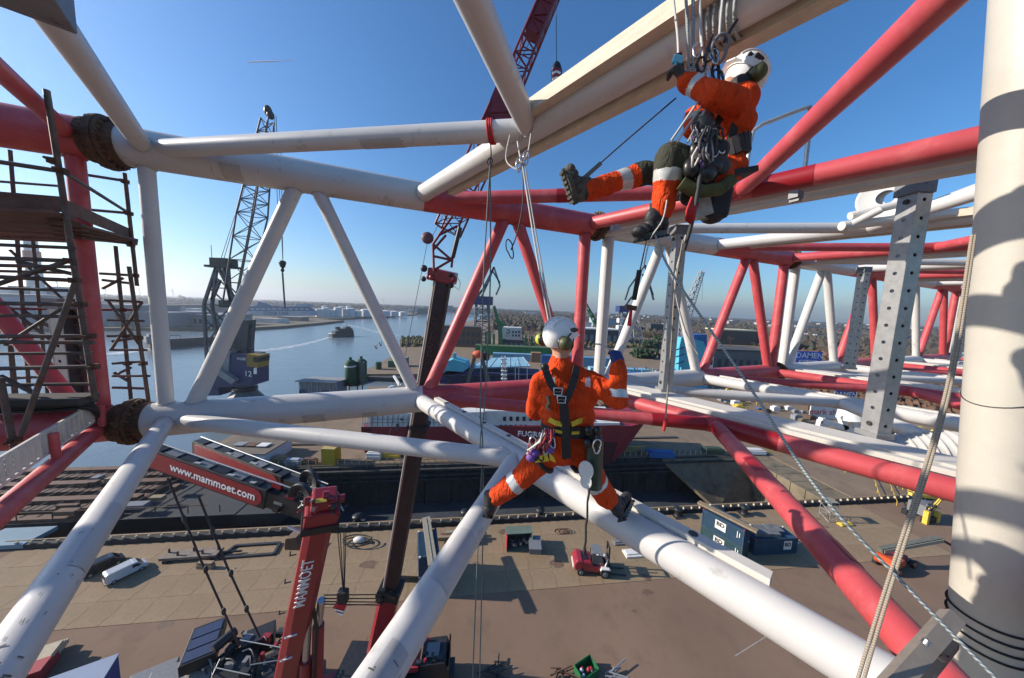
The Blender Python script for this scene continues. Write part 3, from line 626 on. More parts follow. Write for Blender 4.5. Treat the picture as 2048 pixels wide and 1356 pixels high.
# ---- upper worker, hanging in his seat, seen from the side
def worker_upper():
    root = thing('person', 'worker in orange coveralls hanging in a harness with one leg stretched out', 'person', q(1430,400,1.95))
    Y = 1.92
    head = q(1484,168,Y+.02); neck = q(1480,192,Y+.03)
    ch0, ch1 = q(1458,220,Y+.03), q(1452,266,Y+.03); wa = q(1443,308,Y+.03); pe = q(1436,346,Y+.03)
    shN, shF = q(1474,206,Y-.14), q(1462,206,Y+.19)
    elN, wrN = q(1425,190,Y-.20), q(1383,168,Y-.12)
    elF, wrF = q(1388,232,Y+.24), q(1384,262,Y+.12)
    hpN, hpF = q(1432,352,Y-.10), q(1418,350,Y+.14)
    knN, anN = q(1338,314,Y-.12), q(1322,428,Y-.06)
    knF, anF = q(1292,346,Y+.16), q(1172,384,Y+.10)
    O, B, T, SK, GL, DK = 0, 1, 2, 3, 4, 5
    sg = [(neck, head, .056, .06, SK), (head, head+V((-.012,0,.03)), .072, .072, SK), (head+V((-.06,0,.0)), head+V((-.072,0,.01)), .038,.03, SK), (head+V((-.088,0,.012)), head+V((-.098,0,.006)), .014,.010, SK),
          (q(1484,196,Y+.03), q(1490,222,Y+.05), .07, .06, B), (shN+V((0,.05,0)), shF+V((0,-.05,0)), .076, .076, O), (ch0+V((0,-.09,0)), ch0+V((0,.09,0)), .088,.088,O), (ch1+V((0,-.085,0)), ch1+V((0,.085,0)), .088,.088,O), (wa+V((0,-.07,0)), wa+V((0,.07,0)), .088,.088,O), (pe+V((0,-.08,0)), pe+V((0,.08,0)), .096,.096,O),
          (shN, elN, .072, .062, O), (elN, wrN, .062, .050, O, [(.66,.92,T)]), (wrN, q(1372,165,Y-.12), .052, .048, O),
          (shF, elF, .08, .066, O), (elF, wrF, .064, .05, O, [(.3,.6,T)]),
          (hpN, knN, .092, .078, O, [(.18,1.0,DK)]), (knN, knN+(anN-knN)*.16, .078,.075, DK), (knN+(anN-knN)*.16, knN+(anN-knN)*.94, .073, .064, O, [(.06,.34,T)]), (knN+(anN-knN)*.9, anN, .06, .052, B),
          (hpF, knF, .090, .074, O, [(.2,1,DK)]), (knF, knF+(anF-knF)*.92, .072, .066, O, [(.0,.20,DK),(.34,.52,T)]), (knF+(anF-knF)*.9, anF, .056, .05, B)]
    hand(sg, q(1374,160,Y-.12), V((-.55,.1,.55)), V((.2,-.6,.6)), 1.0, GL, 1.0)
    hand(sg, wrF, V((.1,-.6,.5)), V((-1,0,.2)), 1.0, GL, .9)
    body(root, sg, [ORANGE, BOOT, REFL, SKIN, DGLOVE, OLIVE], seed=9)
    hN, tN = q(1332,466,Y-.04), q(1272,478,Y-.10)
    boot(root, anN, hN, tN, (BOOT, BLKP))
    hF, tF = q(1150,408,Y+.10), q(1126,338,Y+.06)
    boot(root, anF, hF, tF, (SOLE, SOLE))
    helmet(root, head+V((.018,0,.045)), V((-.80,-.12,.55)), V((.48,-.10,.84)), hs=.84)
    mb = MB(); mb.sph(head+V((-.045,-.05,-.045)), (.06,.055,.055), 12, 8); part('neck_gaiter', mb, STRAP, root)
    hs = MB()
    def strap(pts, w_, m=hs, up=(0,-1,.1)):
        P_ = [q(x,y,Y_) for x,y,Y_ in pts]
        for a, b in zip(P_, P_[1:]): m.bar(a-(b-a).normalized()*.008, b+(b-a).normalized()*.008, w_, .012, up=up)
    strap([(1480,196,Y-.10),(1474,236,Y-.105),(1462,280,Y-.10),(1452,318,Y-.10)], .04)
    strap([(1456,206,Y-.09),(1434,246,Y-.09),(1424,290,Y-.10)], .04)
    hn = part('harness', hs, STRAP, root)
    mb = MB()
    for i in range(26):
        a = i*math.tau/26; b = (i+1)*math.tau/26; f = lambda t: q(1443,314,Y+.03)+V((.108*math.cos(t), .165*math.sin(t), .04*math.cos(t)))
        mb.bar(f(a), f(b), .095, .018, up=(math.cos(a),math.sin(a),0))
    part('belt', mb, STRAP, hn)
    for hp, kn, t in ((hpN,knN,.18),(hpF,knF,.2)):
        mb = MB(); c0 = hp+(kn-hp)*t; d = (kn-hp).normalized(); e1 = d.orthogonal().normalized(); e2 = d.cross(e1)
        mb.path([c0+(e1*math.cos(i*math.tau/20)+e2*math.sin(i*math.tau/20))*.100 for i in range(20)], .017, 6, True); part('leg_loop', mb, STRAP, hn)
    # seat board
    st = thing('bosun_chair', 'dark padded work seat under the upper worker', 'seat', q(1420,390,Y))
    mb = MB(); mb.path([q(1362,366,Y-.18),q(1392,384,Y-.19),q(1440,378,Y-.19),q(1462,360,Y-.18)], .035, 10); part('seat_pad', mb, mat('olive_seat', (.06,.065,.02), .8, var=.4, scale=20), st)
    mb = MB(); mb.box(q(1415,372,Y+.02), (.34,.36,.03), (V((.96,0,.2)),V((0,1,0)),V((-.2,0,.96)))); part('seat_board', mb, STRAP, st)
    # bags below and gear in the lap
    gb = thing('tool_bag', 'black tool bag hanging below the upper worker\'s seat', 'bag', q(1428,445,Y))
    mb = MB(); mb.bar(q(1437,374,Y), q(1424,438,Y), .13, .12, up=(0,1,0)); mb.sph(q(1424,434,Y), (.065,.06,.04), 14, 8); bevel(part('bag_body', mb, STRAP, gb), .02)
    mb = MB(); mb.bar(q(1398,388,Y-.06), q(1408,432,Y-.06), .10, .03, up=(0,1,0)); part('grey_panel', mb, mat('grey_panel', (.36,.35,.33), .6, var=.3, scale=14), gb)
    mb = MB(); mb.sph(q(1378,392,Y-.05), (.05,.05,.055), 12, 8); part('pouch', mb, STRAP, gb)
    g = thing('gear_bunch', 'tangle of carabiners, descender and cords on the upper worker\'s lap', 'climbing gear', q(1415,330,Y-.15))
    cols = [_M['purple_cord'], _M['white_cord'], _M['red_cord'], _M['dark_cord'], YELW, mat('grey_cord', (.25,.26,.28), .7)]
    for i in range(20):
        mb = MB(); x0, y0 = 1400+rnd.uniform(-14,40), 262+rnd.uniform(-10,40); x1, y1 = x0+rnd.uniform(-16,22), y0+rnd.uniform(20,56); Y0 = Y-.20+rnd.uniform(-.06,.04)
        mb.path([q(x0,y0,Y0),q((x0+x1)/2-6,(y0+y1)/2,Y0-.03),q(x1,y1,Y0),q(x1+6,y1-4,Y0),q((x0+x1)/2+8,(y0+y1)/2,Y0-.02),q(x0+5,y0,Y0)], .0062, 5); part('sling', mb, (cols[3], cols[1], cols[5], cols[3], cols[3], cols[0], cols[5])[i % 7], g)
    for i in range(12):
        mb = MB(); c = q(1400+rnd.uniform(-10,44), 280+rnd.uniform(-26,40), Y-.22); a = rnd.uniform(-.6,.6); carabiner(mb, c, V((math.cos(a),0,math.sin(a))), V((-math.sin(a),.2,math.cos(a))), .085,.048,.0055); part('carabiner', mb, (DARKST, BLKP, STEEL)[i % 3], g)
    for x, y, m_, r in ((1396,300,BLKP,.05),(1384,335,BLKP,.05),(1400,318,STRAP,.06),(1440,300,STRAP,.05),(1424,300,STRAP,.05),(1398,262,STRAP,.04),(1410,250,BLKP,.05),(1400,282,cols[0],.035),(1432,284,YELW,.03),(1414,266,BLKP,.05),(1440,318,cols[3],.04),(1428,330,BLKP,.055),(1412,345,BLKP,.06),(1446,332,cols[3],.04)):
        mb = MB(); mb.sph(q(x,y,Y-.20), (r,r*.7,r*1.1), 10, 7); part('device', mb, m_, g)
    # blue ascender held in the raised hand
    asd = thing('hand_ascender', 'light blue hand ascender clipped on a rope above the raised hand', 'climbing gear', q(1360,140,Y-.1))
    mb = MB(); mb.bar(q(1362,145,Y-.1), q(1356,108,Y-.1), .03, .02, up=(0,1,0)); part('handle', mb, BLKP, asd)
    mb = MB(); mb.bar(q(1357,112,Y-.115), q(1353,128,Y-.115), .055, .025, up=(0,1,0)); mb.bar(q(1350,120,Y-.115), q(1352,142,Y-.115), .012, .02, up=(0,1,0)); bevel(part('shell', mb, mat('sky_blue_shell', (.16,.50,.66), .4), asd), .006)
    return root
worker_upper()

# ================================================================ ROPES
def rope(name, pts, r, m, label, n=6, sub=6, sag=0.0):
    P_ = [V(p) for p in pts]; out = []
    for i in range(len(P_)-1):
        p0, p1, p2, p3 = P_[max(i-1,0)], P_[i], P_[i+1], P_[min(i+2,len(P_)-1)]
        for k in range(sub):
            t = k/sub
            out.append(.5*((2*p1)+(p2-p0)*t+(2*p0-5*p1+4*p2-p3)*t*t+(3*p1-p0-3*p2+p3)*t**3))
    out.append(P_[-1]); mb = MB(); mb.path(out, r, n)
    return solo(name, mb, m, label, 'rope')
def ropemat(name, col, col2, sc):
    m = bpy.data.materials.new(name); m.use_nodes = True; t = m.node_tree; b = t.nodes['Principled BSDF']; L = t.links.new; b.inputs['Roughness'].default_value = .75
    tc = t.nodes.new('ShaderNodeTexCoord'); ck = t.nodes.new('ShaderNodeTexWave'); ck.wave_type = 'BANDS'; ck.bands_direction = 'DIAGONAL'; ck.inputs['Scale'].default_value = sc; ck.inputs['Distortion'].default_value = 1.5; L(tc.outputs['Object'], ck.inputs['Vector'])
    mx = t.nodes.new('ShaderNodeMix'); mx.data_type = 'RGBA'; mx.inputs[6].default_value = (*col,1); mx.inputs[7].default_value = (*col2,1); L(ck.outputs['Fac'], mx.inputs[0]); L(mx.outputs[2], b.inputs['Base Color'])
    bp = t.nodes.new('ShaderNodeBump'); bp.inputs['Strength'].default_value = .5; bp.inputs['Distance'].default_value = .003; L(ck.outputs['Fac'], bp.inputs['Height']); L(bp.outputs[0], b.inputs['Normal']); return m
RG = ropemat('teal_rope', (.10,.14,.145), (.17,.21,.21), 60); RW = ropemat('white_rope', (.62,.60,.55), (.36,.36,.36), 70); RGY = ropemat('grey_braided_rope', (.42,.46,.46), (.10,.13,.14), 55); RTAN = ropemat('tan_rope', (.36,.30,.23), (.20,.17,.13), 45); RBK = mat('black_rope', (.03,.03,.035), .7)
RSL = mat('red_sling', (.42,.015,.02), .7, var=.2)
# red sling round the upper brace and the long double rope below it
pb0, pb1 = U(-3.19,.33,NB,ZT), U(-3.19,3.72,NM,ZT); bd = (pb1-pb0).normalized()
tt = min([i/400 for i in range(400)], key=lambda t: abs(proj(pb0+(pb1-pb0)*t)[0]-983)); pc = pb0+(pb1-pb0)*tt
e1 = bd.cross(V((0,0,1))).normalized(); e2 = bd.cross(e1)
sl = thing('red_sling', 'red sling wrapped twice round the upper white brace', 'sling', pc)
for k in (-.018,.004,.026):
    mb = MB(); mb.path([pc+bd*(k+.012*math.sin(i*math.tau/36))+(e1*math.cos(i*math.tau/36)+e2*math.sin(i*math.tau/36))*(RB+.008) for i in range(36)], .011, 6, True); part('loop', mb, RSL, sl)
lo = pc-V((0,0,RB+.02)); lm = lo-V((0,0,.22))
mb = MB(); mb.path([lo, lo+V((.01,0,-.1)), lm], .007, 6); carabiner(mb, lm+V((0,0,.03)), bd, V((0,0,1)), .1,.05,.006); part('carabiner', mb, DARKST, sl)
bt = lm-V((0,0,9.5))
rope('long_rope', [lm, lm+V((-.035,0,-1.2)), lm+V((-.03,.0,-2.7)), lm+V((.01,-.02,-3.2)), lm+V((-.02,0,-5)), bt+V((-.06,0,0))], .0085, RG, 'left strand of the long teal double rope hanging from the red sling')
rope('long_rope', [lm, lm+V((.04,0,-1.2)), lm+V((.02,.0,-2.6)), lm+V((-.02,-.03,-3.1)), lm+V((.03,0,-3.6)), lm+V((.05,0,-5)), bt+V((.07,0,0))], .0085, RG, 'right strand of the long teal double rope hanging from the red sling')
# anchor at the upper node and the ropes of the lower worker
an = q(1052,275,3.02); kn = q(1045,330,2.8)
rope('anchor_rope', [q(1020,270,3.0), q(1012,318,2.9), q(1032,338,2.82), kn], .007, RW, 'slack grey loop left of the anchor knot under the upper node')
rope('anchor_rope', [q(1035,283,3.05), q(1040,312,2.9), kn], .008, RW, 'short rope from the timber bar to the anchor knot, left leg')
rope('anchor_rope', [q(1062,268,3.0), q(1056,305,2.9), kn], .008, RW, 'short rope from the timber bar to the anchor knot, right leg')
hp_ = q(1112,735,2.28)
rope('work_rope', [kn, q(1062,440,2.6), q(1082,560,2.4), q(1097,640,2.32), hp_], .0075, RW, 'left white work rope running down to the lower worker')
rope('work_rope', [kn+V((.02,0,0)), q(1067,440,2.6), q(1088,560,2.4), q(1102,640,2.32), hp_+V((.02,0,0))], .0075, RW, 'right white work rope running down to the lower worker')
rope('tail_rope', [kn, q(1046,400,2.75), q(1036,460,2.7), q(1022,500,2.68)], .006, RBK, 'dark cord tail left of the white work ropes')
mb = MB(); carabiner(mb, q(1020,498,2.68), V((1,0,.3)), V((-.3,0,1)), .16,.05,.006); solo('cord_loop', mb, RBK, 'loose end loop of the dark cord beside the red diagonal', 'rope')
mb = MB()
for k in range(3): carabiner(mb, kn+V((.03*(k-1),0,.03*k)), V((.9,.2,.2)), V((0,0,1)), .12,.05,.007)
solo('anchor_carabiners', mb, STEEL, 'steel carabiners at the anchor knot under the upper node', 'carabiner')
# ropes above the upper worker
for i, (x0, y0, x1, y1, r, m_, lb) in enumerate((
    (1345,-20,1352,40,.006,RW,'thin white rope left of the bundle, upper length'), (1352,40,1357,108,.007,RW,'white rope running into the blue ascender'), (1371,-20,1377,150,.008,RGY,'grey rope left in the bundle over the upper worker'),
    (1386,-20,1387,165,.009,RGY,'thick grey rope in the middle of the bundle over the upper worker'), (1400,-20,1404,95,.008,RW,'white rope right of the middle rope in the bundle'), (1447,-20,1438,82,.008,RW,'white rope running down to the big oval ring'),
    (1474,40,1448,84,.008,RBK,'dark short rope right of the big oval ring'), (1425,70,1408,120,.007,RBK,'dark short rope between bundle and ring'), (1404,95,1412,150,.007,RW,'white short rope below the bundle'), (1430,115,1418,165,.008,RBK,'dark lanyard below the oval ring, left leg'), (1434,115,1437,170,.008,RBK,'dark lanyard below the oval ring, right leg'))):
    rope('hanging_rope', [q(x0,y0,1.86), q((x0+x1)/2+rnd.uniform(-2,2),(y0+y1)/2,1.84), q(x1,y1,1.82)], r, m_, lb)
mb = MB(); carabiner(mb, q(1440,98,1.82), V((1,0,.1)), V((.1,0,1)), .15,.085,.009); solo('oval_ring', mb, GREYST, 'big grey oval carabiner left of the upper worker\'s helmet', 'carabiner')
cn = U(-3.19,3.72,1.42,ZT); cd = (U(-3.19,3.72,1,ZT)-U(-3.19,3.72,2,ZT)).normalized(); ce = V((0,0,1)); cf = cd.cross(ce)
cl = thing('rope_coil', 'coil of grey rope wound round the upper white tube', 'rope', cn)
for k in range(6):
    mb = MB(); mb.path([cn+cd*(-.09+k*.035+.02*math.sin(i*math.tau/36+1))+(ce*math.cos(i*math.tau/36)+cf*math.sin(i*math.tau/36))*(RX+.012+.004*k) for i in range(36)], .010, 6, True); part('turn', mb, RGY, cl)
for i in range(8):
    mb = MB(); x_ = 1378+i*8.5; c = q(x_, 120+rnd.uniform(-25,40), 1.82); a = rnd.uniform(-.5,.5); carabiner(mb, c, V((math.cos(a),0,math.sin(a))), V((-math.sin(a),.2,math.cos(a))), .09,.045,.006)
    solo('carabiner', mb, (STEEL, DARKST)[i % 2], ('first','second','third','fourth','fifth','sixth','seventh','eighth')[i]+' carabiner from the left among the ropes above the upper worker\'s forearm', 'carabiner', 'carabiners above the upper worker')
for k, (x0, y0, x1, y1) in enumerate(((1395,205,1342,282),(1404,210,1354,284),(1412,215,1375,285),(1400,230,1408,270),(1412,232,1408,262))):
    rope('lap_rope', [q(x0,y0,1.75), q((x0+x1)/2,(y0+y1)/2,1.74), q(x1,y1,1.72)], .0065, RW if k < 3 else RGY, ['left','second','third','fourth','rightmost'][k]+' short rope between the upper worker\'s forearm and lap')
rope('foot_line', [q(1352,196,1.9), q(1250,283,1.95), q(1200,327,1.98)], .0045, RBK, 'thin blue line from the upper worker\'s hand to his boot')
mb = MB(); mb.bar(q(1202,326,1.98), q(1150,372,1.99), .025, .006, up=(0,-1,0)); solo('foot_strap', mb, mat('grey_strap',(.12,.12,.12),.7), 'grey webbing strap round the outstretched boot', 'strap')
rope('chest_rope', [q(1408,270,1.70), q(1404,320,1.70), q(1396,380,1.70), q(1385,440,1.72), q(1368,500,1.76)], .011, RBK, 'thick dark rope hanging past the upper worker\'s seat')
rope('chest_rope', [q(1418,255,1.69), q(1410,300,1.69), q(1406,332,1.69)], .009, RW, 'short white rope in front of the upper worker\'s belly')
mb = MB()
for k in range(5): mb.path([q(1384+k*3,395+k*3,1.72),q(1374+k*4,420,1.70),q(1372+k*3,440+k*2,1.72),q(1382+k*2,425,1.72)], .008, 5)
solo('red_rope_bundle', mb, RSL, 'small bundle of red cord below the upper worker\'s seat', 'rope')
rope('foot_rope', [q(1334,400,1.72), q(1325,440,1.72), q(1300,480,1.8), q(1288,530,1.85)], .004, RW, 'thin pale cord beside the upper worker\'s shin')
rope('guy_rope', [q(1310,470,1.8), q(1345,548,1.7), q(1490,760,1.45), q(1640,985,1.2), q(1820,1180,1.05), q(2010,1375,.9)], .0062, RGY, 'grey braided rope running diagonally to the lower right corner')
rope('tan_rope', [q(1944,470,1.35), q(1905,720,1.25), q(1860,900,1.15), q(1770,1180,1.05), q(1712,1370,.98)], .0056, RTAN, 'left strand of the tan double rope beside the white column')
rope('tan_rope', [q(1950,470,1.37), q(1912,720,1.27), q(1868,900,1.17), q(1780,1180,1.07), q(1724,1370,1.0)], .0056, RTAN, 'right strand of the tan double rope beside the white column')
rope('post_rope', [q(1372,470,2.6), q(1352,545,2.7), q(1352,590,2.75), q(1372,665,2.85), q(1396,708,2.9)], .007, RW, 'white and dark rope curving right of the nearest perforated post')
rope('post_rope', [q(1366,480,2.5), q(1350,580,2.6), q(1342,700,2.7), q(1330,848,2.75)], .007, RTAN, 'brown rope hanging along the nearest perforated post')
rope('thin_rope', [q(1293,480,1.9), q(1280,540,1.95), q(1276,545,1.95)], .004, RBK, 'black cord from the upper worker\'s boot to the hanging hammer')
hm = thing('hanging_hammer', 'hammer with red handle hanging on a black strap under the upper worker', 'hammer', q(1262,650,2.0))
mb = MB(); mb.bar(q(1279,540,1.95), q(1268,600,1.98), .028, .012, up=(0,-1,0)); part('strap', mb, STRAP, hm)
mb = MB(); mb.bar(q(1252,613,1.98), q(1272,617,1.98), .03, .03, up=(0,1,0)); part('head', mb, RUST, hm)
mb = MB(); mb.tube(q(1263,614,1.98), q(1258,652,1.98), .008, .014, n=10); part('handle', mb, RSL, hm)
mb = MB(); mb.tube(q(1332,838,2.75), q(1327,862,2.75), .02, .012, n=10); solo('rope_end_tag', mb, RSL, 'small red tag at the end of the brown rope', 'tag')
rope('slack_rope', [q(1236,712,2.1), q(1222,700,2.05), q(1205,690,2.02), q(1190,688,2.02)], .006, RW, 'white cord held in the lower worker\'s blue glove')
# ================================================================ PERFORATED POSTS AND FITTINGS ON THE BOOM
Z_ = Vector((0,0,1))
def perfplate(m, o, ex, ey, wd, ht, n, r, th, first=.5):
    # plate wd x ht from corner line o (mid bottom), with n round holes; real openings
    ez = ex.cross(ey).normalized(); p = ht/n; K_ = 16
    rim = [(-1,-1),(-.5,-1),(0,-1),(.5,-1),(1,-1),(1,-.5),(1,0),(1,.5),(1,1),(.5,1),(0,1),(-.5,1),(-1,1),(-1,.5),(-1,0),(-1,-.5)]
    for i in range(n):
        cy = (i+.5)*p; vs = []
        for u_, v_ in rim:
            a = math.atan2(v_, u_); vs += [(u_*wd/2, cy+v_*p/2), (math.cos(a)*r, cy+math.sin(a)*r)]
        P_ = [o+ex*x+ey*y for x, y in vs]
        m.add(P_+[q_-ez*th for q_ in P_], [(2*k, 2*((k+1)%K_), 2*((k+1)%K_)+1, 2*k+1) for k in range(K_)]+[(2*k+2*K_+1, 2*((k+1)%K_)+2*K_+1, 2*((k+1)%K_)+2*K_, 2*k+2*K_) for k in range(K_)]+[(2*k+1, 2*((k+1)%K_)+1, 2*((k+1)%K_)+1+2*K_, 2*k+1+2*K_) for k in range(K_)])
    c = o+ey*(ht/2)-ez*(th/2)
    for sg in (-1,1): m.box(c+ex*(sg*(wd/2+.001)), (.004, th, ht), (ex, ez, ey))
def perfpost(s, n, label, z0, z1, w1=.20, w2=.19, nh=14):
    root = thing('perforated_post', label, 'steel post', S(s,n,z0), 'perforated steel channel posts')
    up = Vector((0,0,1)); h = z1-z0; X_, Y_ = Vector((1,0,0)), Vector((0,1,0)); c = S(s,n,z0)
    mb = MB(); perfplate(mb, c, Y_*-1, up, w1, h, nh, .024, .012); part('web', mb, GALV, root)
    mb = MB(); perfplate(mb, c+X_*(w2/2+.004)-Y_*(w1/2), X_, up, w2, h, nh, .024, .012); part('flange_plate', mb, GALV, root)
    mb = MB(); mb.box(c+X_*(w2/2+.01)+Y_*(w1/2+.008)+up*(h/2), (w2, .01, h)); part('flange_plate', mb, GALV, root)
    mb = MB(); mb.box(c+X_*.13+up*(h/2), (.008, w1-.03, h-.02)); part('shade_sheet', mb, DARKST, root)  # added dark sheet, stands in for the shade inside the channel behind the holes
    mb = MB(); mb.box(c+X_*.08+up*(h+.05), (.24, .25, .16)); part('head_bracket', mb, GREYST, root)
    mb = MB(); mb.box(c+X_*.08-up*.03, (.25, .27, .07)); part('foot_plate', mb, GALV, root)
    for z in (h-.12, .12):
        mb = MB(); mb.tube(c+up*z-X_*.02, c+up*z+X_*.004, .034, n=6); part('bolt', mb, DARKST, root)
perfpost(5.21, 4.43, 'galvanised perforated post directly under the upper worker\'s boot', ZB+.22, ZT-.28)
perfpost(6.30, 1.85, 'largest galvanised perforated post, nearest the white column', ZB+.20, ZT-.16)
perfpost(13.8, 4.75, 'middle-sized perforated post left of the largest one', ZB+.25, ZT-.30)
perfpost(22.6, 4.6, 'smallest perforated post, far off beside the tan ropes', ZB+.25, ZT-.3, nh=11)
perfpost(-4.6, 6.9, 'perforated post inside the scaffold on the left', ZB+.1, ZB+1.5, nh=6)
# sheave and pipes at the second section top
sh = thing('sheave_frame', 'cream pipe frame with twin pulley discs behind the largest post', 'sheave', D(1760,480,5.6))
for p_, q_, r in (((1683,452),(1960,420),.14),((1700,432),(1830,400),.12),((1800,432),(1960,372),.12),((1690,455),(1760,420),.11)):
    mb = MB(); mb.tube(D(*p_,5.6), D(*q_,5.4), r*.55, n=24); part('pipe', mb, BAR, sh)
for x in (1758,1774):
    mb = MB(); mb.lathe([(.12,-.025),(.34,-.025),(.37,-.04),(.37,.04),(.34,.025),(.12,.025),(.12,-.025)], D(x+14,395,5.7), (.8,.5,.0), 32); part('disc', mb, mat('sheave_paint', (.50,.50,.48), .5, var=.1), sh)
# brackets under the top guide pipe
for k, (x, y) in enumerate(((1490,405),(1592,390))):
    mb = MB(); c = D(x,y,4.0 if k else 5.0); mb.box(c, (.13,.10,.09), (TV,NV,Z_)); mb.box(c-Z_*.06, (.07,.10,.05), (TV,NV,Z_)); solo('pipe_clamp', mb, GREYST, ('left' if k == 0 else 'right')+' grey clamp under the white guide pipe right of the upper worker', 'clamp')
# bent grey hoop standing on the second section
mb = MB(); P_ = [D(1490,362,4.4), D(1499,290,4.4), D(1506,262,4.4), D(1524,249,4.4), D(1604,218,4.4), D(1619,214,4.4), D(1622,232,4.4), D(1610,335,4.4)]
mb.path(P_, .026, 10); solo('grey_hoop', mb, GALV, 'bent grey pipe hoop above the red tube right of the upper worker', 'handrail')
# ribbed white drum and frame under the largest post
dr = thing('ribbed_drum', 'white ribbed drum lying below the largest perforated post', 'drum', D(1840,930,4.3))
mb = MB(); a, b = D(1770,905,4.2), D(1925,900,3.9); mb.tube(a, b, .24, n=32)
part('shell', mb, WHITE, dr)
for k in range(6):
    mb = MB(); c = a+(b-a)*(.3+k*.12); mb.tube(c-(b-a)*.012, c+(b-a)*.012, .26, n=32); part('rib', mb, BAR, dr)
gf = thing('white_gantry', 'white steel frame on legs in the yard behind the largest post', 'gantry', G(1690,900))
gy = G(1690,900).y
for p_, q_, w_ in (((1640,840),(1730,868),1.5),((1640,840),(1632,872),.6),((1650,848),(1645,880),.6),((1680,830),(1690,858),1.2),((1700,822),(1712,855),1.2)):
    mb = MB(); mb.bar(D(*p_,gy), D(*q_,gy), w_, 1.2, up=(0,1,0)); part('beam', mb, mat('gantry_white', (.62,.62,.60), .5), gf)
mb = MB(); mb.tube(D(1700,815,gy), D(1702,835,gy), 2.2, 3.0, n=20); part('cone', mb, _M['gantry_white'], gf)
# grey angle iron at the lower right corner
ai = thing('angle_bracket', 'brown-grey steel angle bracket at the foot of the white column', 'bracket', D(1850,1320,1.6))
mb = MB(); mb.bar(D(1770,1385,1.0), D(1905,1232,1.15), .05, .045, up=(.3,-.5,.8)); part('angle_bar', mb, mat('brown_steel', (.19,.165,.14), .6, var=.2, scale=9), ai)
mb = MB(); mb.bar(D(1835,1372,1.08), D(1905,1285,1.18), .035, .035); mb.tube(D(1866,1300,1.08), D(1880,1312,1.12), .02, n=10); part('brace', mb, DARKST, ai)
mb = MB(); mb.tube(D(1850,1288,1.04), D(1856,1281,1.04), .012, n=8); part('bolt', mb, GALV, ai)
# grey clamp box on the upper left cross tube
cb = thing('clamp_box', 'grey steel clamp box with a round white pipe in the top left corner', 'clamp', U(-3.19,.33,3.5,ZT))
c0 = U(-3.19,.33,2.68,ZT); dcr = (U(-3.19,.33,2,ZT)-U(-3.19,.33,4,ZT)).normalized(); esd = dcr.cross(Z_).normalized()
mb = MB(); mb.box(c0-dcr*.1-Z_*.05+esd*.0, (.38,.36,.40), (esd,dcr,Z_)); bevel(part('box', mb, GREYST, cb), .01)
mb = MB(); mb.sph(c0+esd*.22-dcr*.30-Z_*.26, (.05,.05,.05), 8, 6); mb.sph(c0+esd*.25-dcr*.33-Z_*.29, (.04,.05,.04), 8, 6); part('bolt', mb, BLKP, cb)
for k in range(4):
    mb = MB(); mb.box(c0-dcr*.1+Z_*.205+esd*(-.18+.12*k)-dcr*.262, (.05,.012,.05), (esd,dcr,Z_)); part('bolt', mb, DARKST, cb)

# ================================================================ SCAFFOLD ON THE LEFT
sc = thing('scaffold', 'rusty tube scaffold with plank platform around the red post on the left', 'scaffold', N(150,860,5.0))
SCT = mat('scaffold_tube', (.105,.085,.070), .6, metal=.3, var=.4, scale=8, dirt=(.16,.06,.035), dscale=6, dlo=.55, dhi=.7); SCR = mat('scaffold_red', (.16,.03,.03), .7, var=.3); PLK = mat('scaffold_plank', (.13,.075,.055), .85, var=.35, scale=6, bump=.3, bscale=20)
def st_(x0, y0, n0, x1, y1, n1, r=.021, nm='ledger', m_=SCT):
    mb = MB(); mb.tube(N(x0,y0,n0), N(x1,y1,n1), r, n=10); return part(nm, mb, m_, sc)
NF, NK = 4.7, 6.9
for a in ((93,180,NF,190,800,NF),(249,346,NK-.4,274,572,NK-.4),(231,492,NK,262,800,NK),(258,533,NK-.7,297,802,NK-.7),(0,755,NF-.2,32,915,NF-.2)): st_(*a, .023, 'standard')
for a in ((-40,318,NF,112,341,NF),(175,350,NK,258,363,NK),(185,420,NK,266,427,NK),(-40,515,NF,146,522,NF),(-40,552,NF,152,561,NF),(-40,541,NK,145,546,NK),(200,547,NK,272,551,NK),(205,560,NK,264,567,NK),(-40,606,NF,162,609,NF),(-40,673,NF,182,672,NF),(-40,684,NF,188,685,NF),(-40,738,NF,190,733,NF),(10,757,NK,190,749,NK),(215,672,NK,282,672,NK),(225,727,NK,285,723,NK),(225,775,NK,292,777,NK),(225,683,NK-.5,270,676,NK-.5)): st_(*a)
for a in ((10,617,NK,270,620,NK),): st_(*a, .02, 'ledger', SCR)
for a in ((124,342,NF,256,425,NK),(-40,580,NF,142,520,NF),(35,523,NF+.3,145,548,NF+.3),(205,577,NK,246,556,NK),(-40,572,NK,172,734,NK),(40,617,NK,175,700,NK),(0,752,NF,70,787,NF),(150,566,NF-.25,42,870,NF-.25),(228,745,NK,256,762,NK),(230,750,NK,262,735,NK),(20,690,NK,28,790,NK),(22,690,NK+.3,32,788,NK+.3)): st_(*a, .021, 'brace')
for a in ((-40,440,NF+.6,140,448,NF+.6),(-40,470,NK,150,472,NK),(-40,488,NF,150,496,NF),(180,480,NK,268,486,NK),(-40,530,NF-.2,148,534,NF-.2),(-40,575,NF+.4,158,582,NF+.4),(-40,630,NF-.1,170,634,NF-.1),(-40,648,NK,176,650,NK),(-40,708,NF+.3,186,706,NF+.3),(210,600,NK-.7,284,604,NK-.7),(215,640,NK-.7,288,642,NK-.7),(220,700,NK-.7,294,700,NK-.7),(225,752,NK-.7,300,752,NK-.7),(-40,360,NK,118,372,NK),(-40,770,NF,190,768,NF)): st_(*a, .017)
for a in ((20,300,NK,60,800,NK),(60,420,NK+.5,96,800,NK+.5)): st_(*a, .02, 'standard')
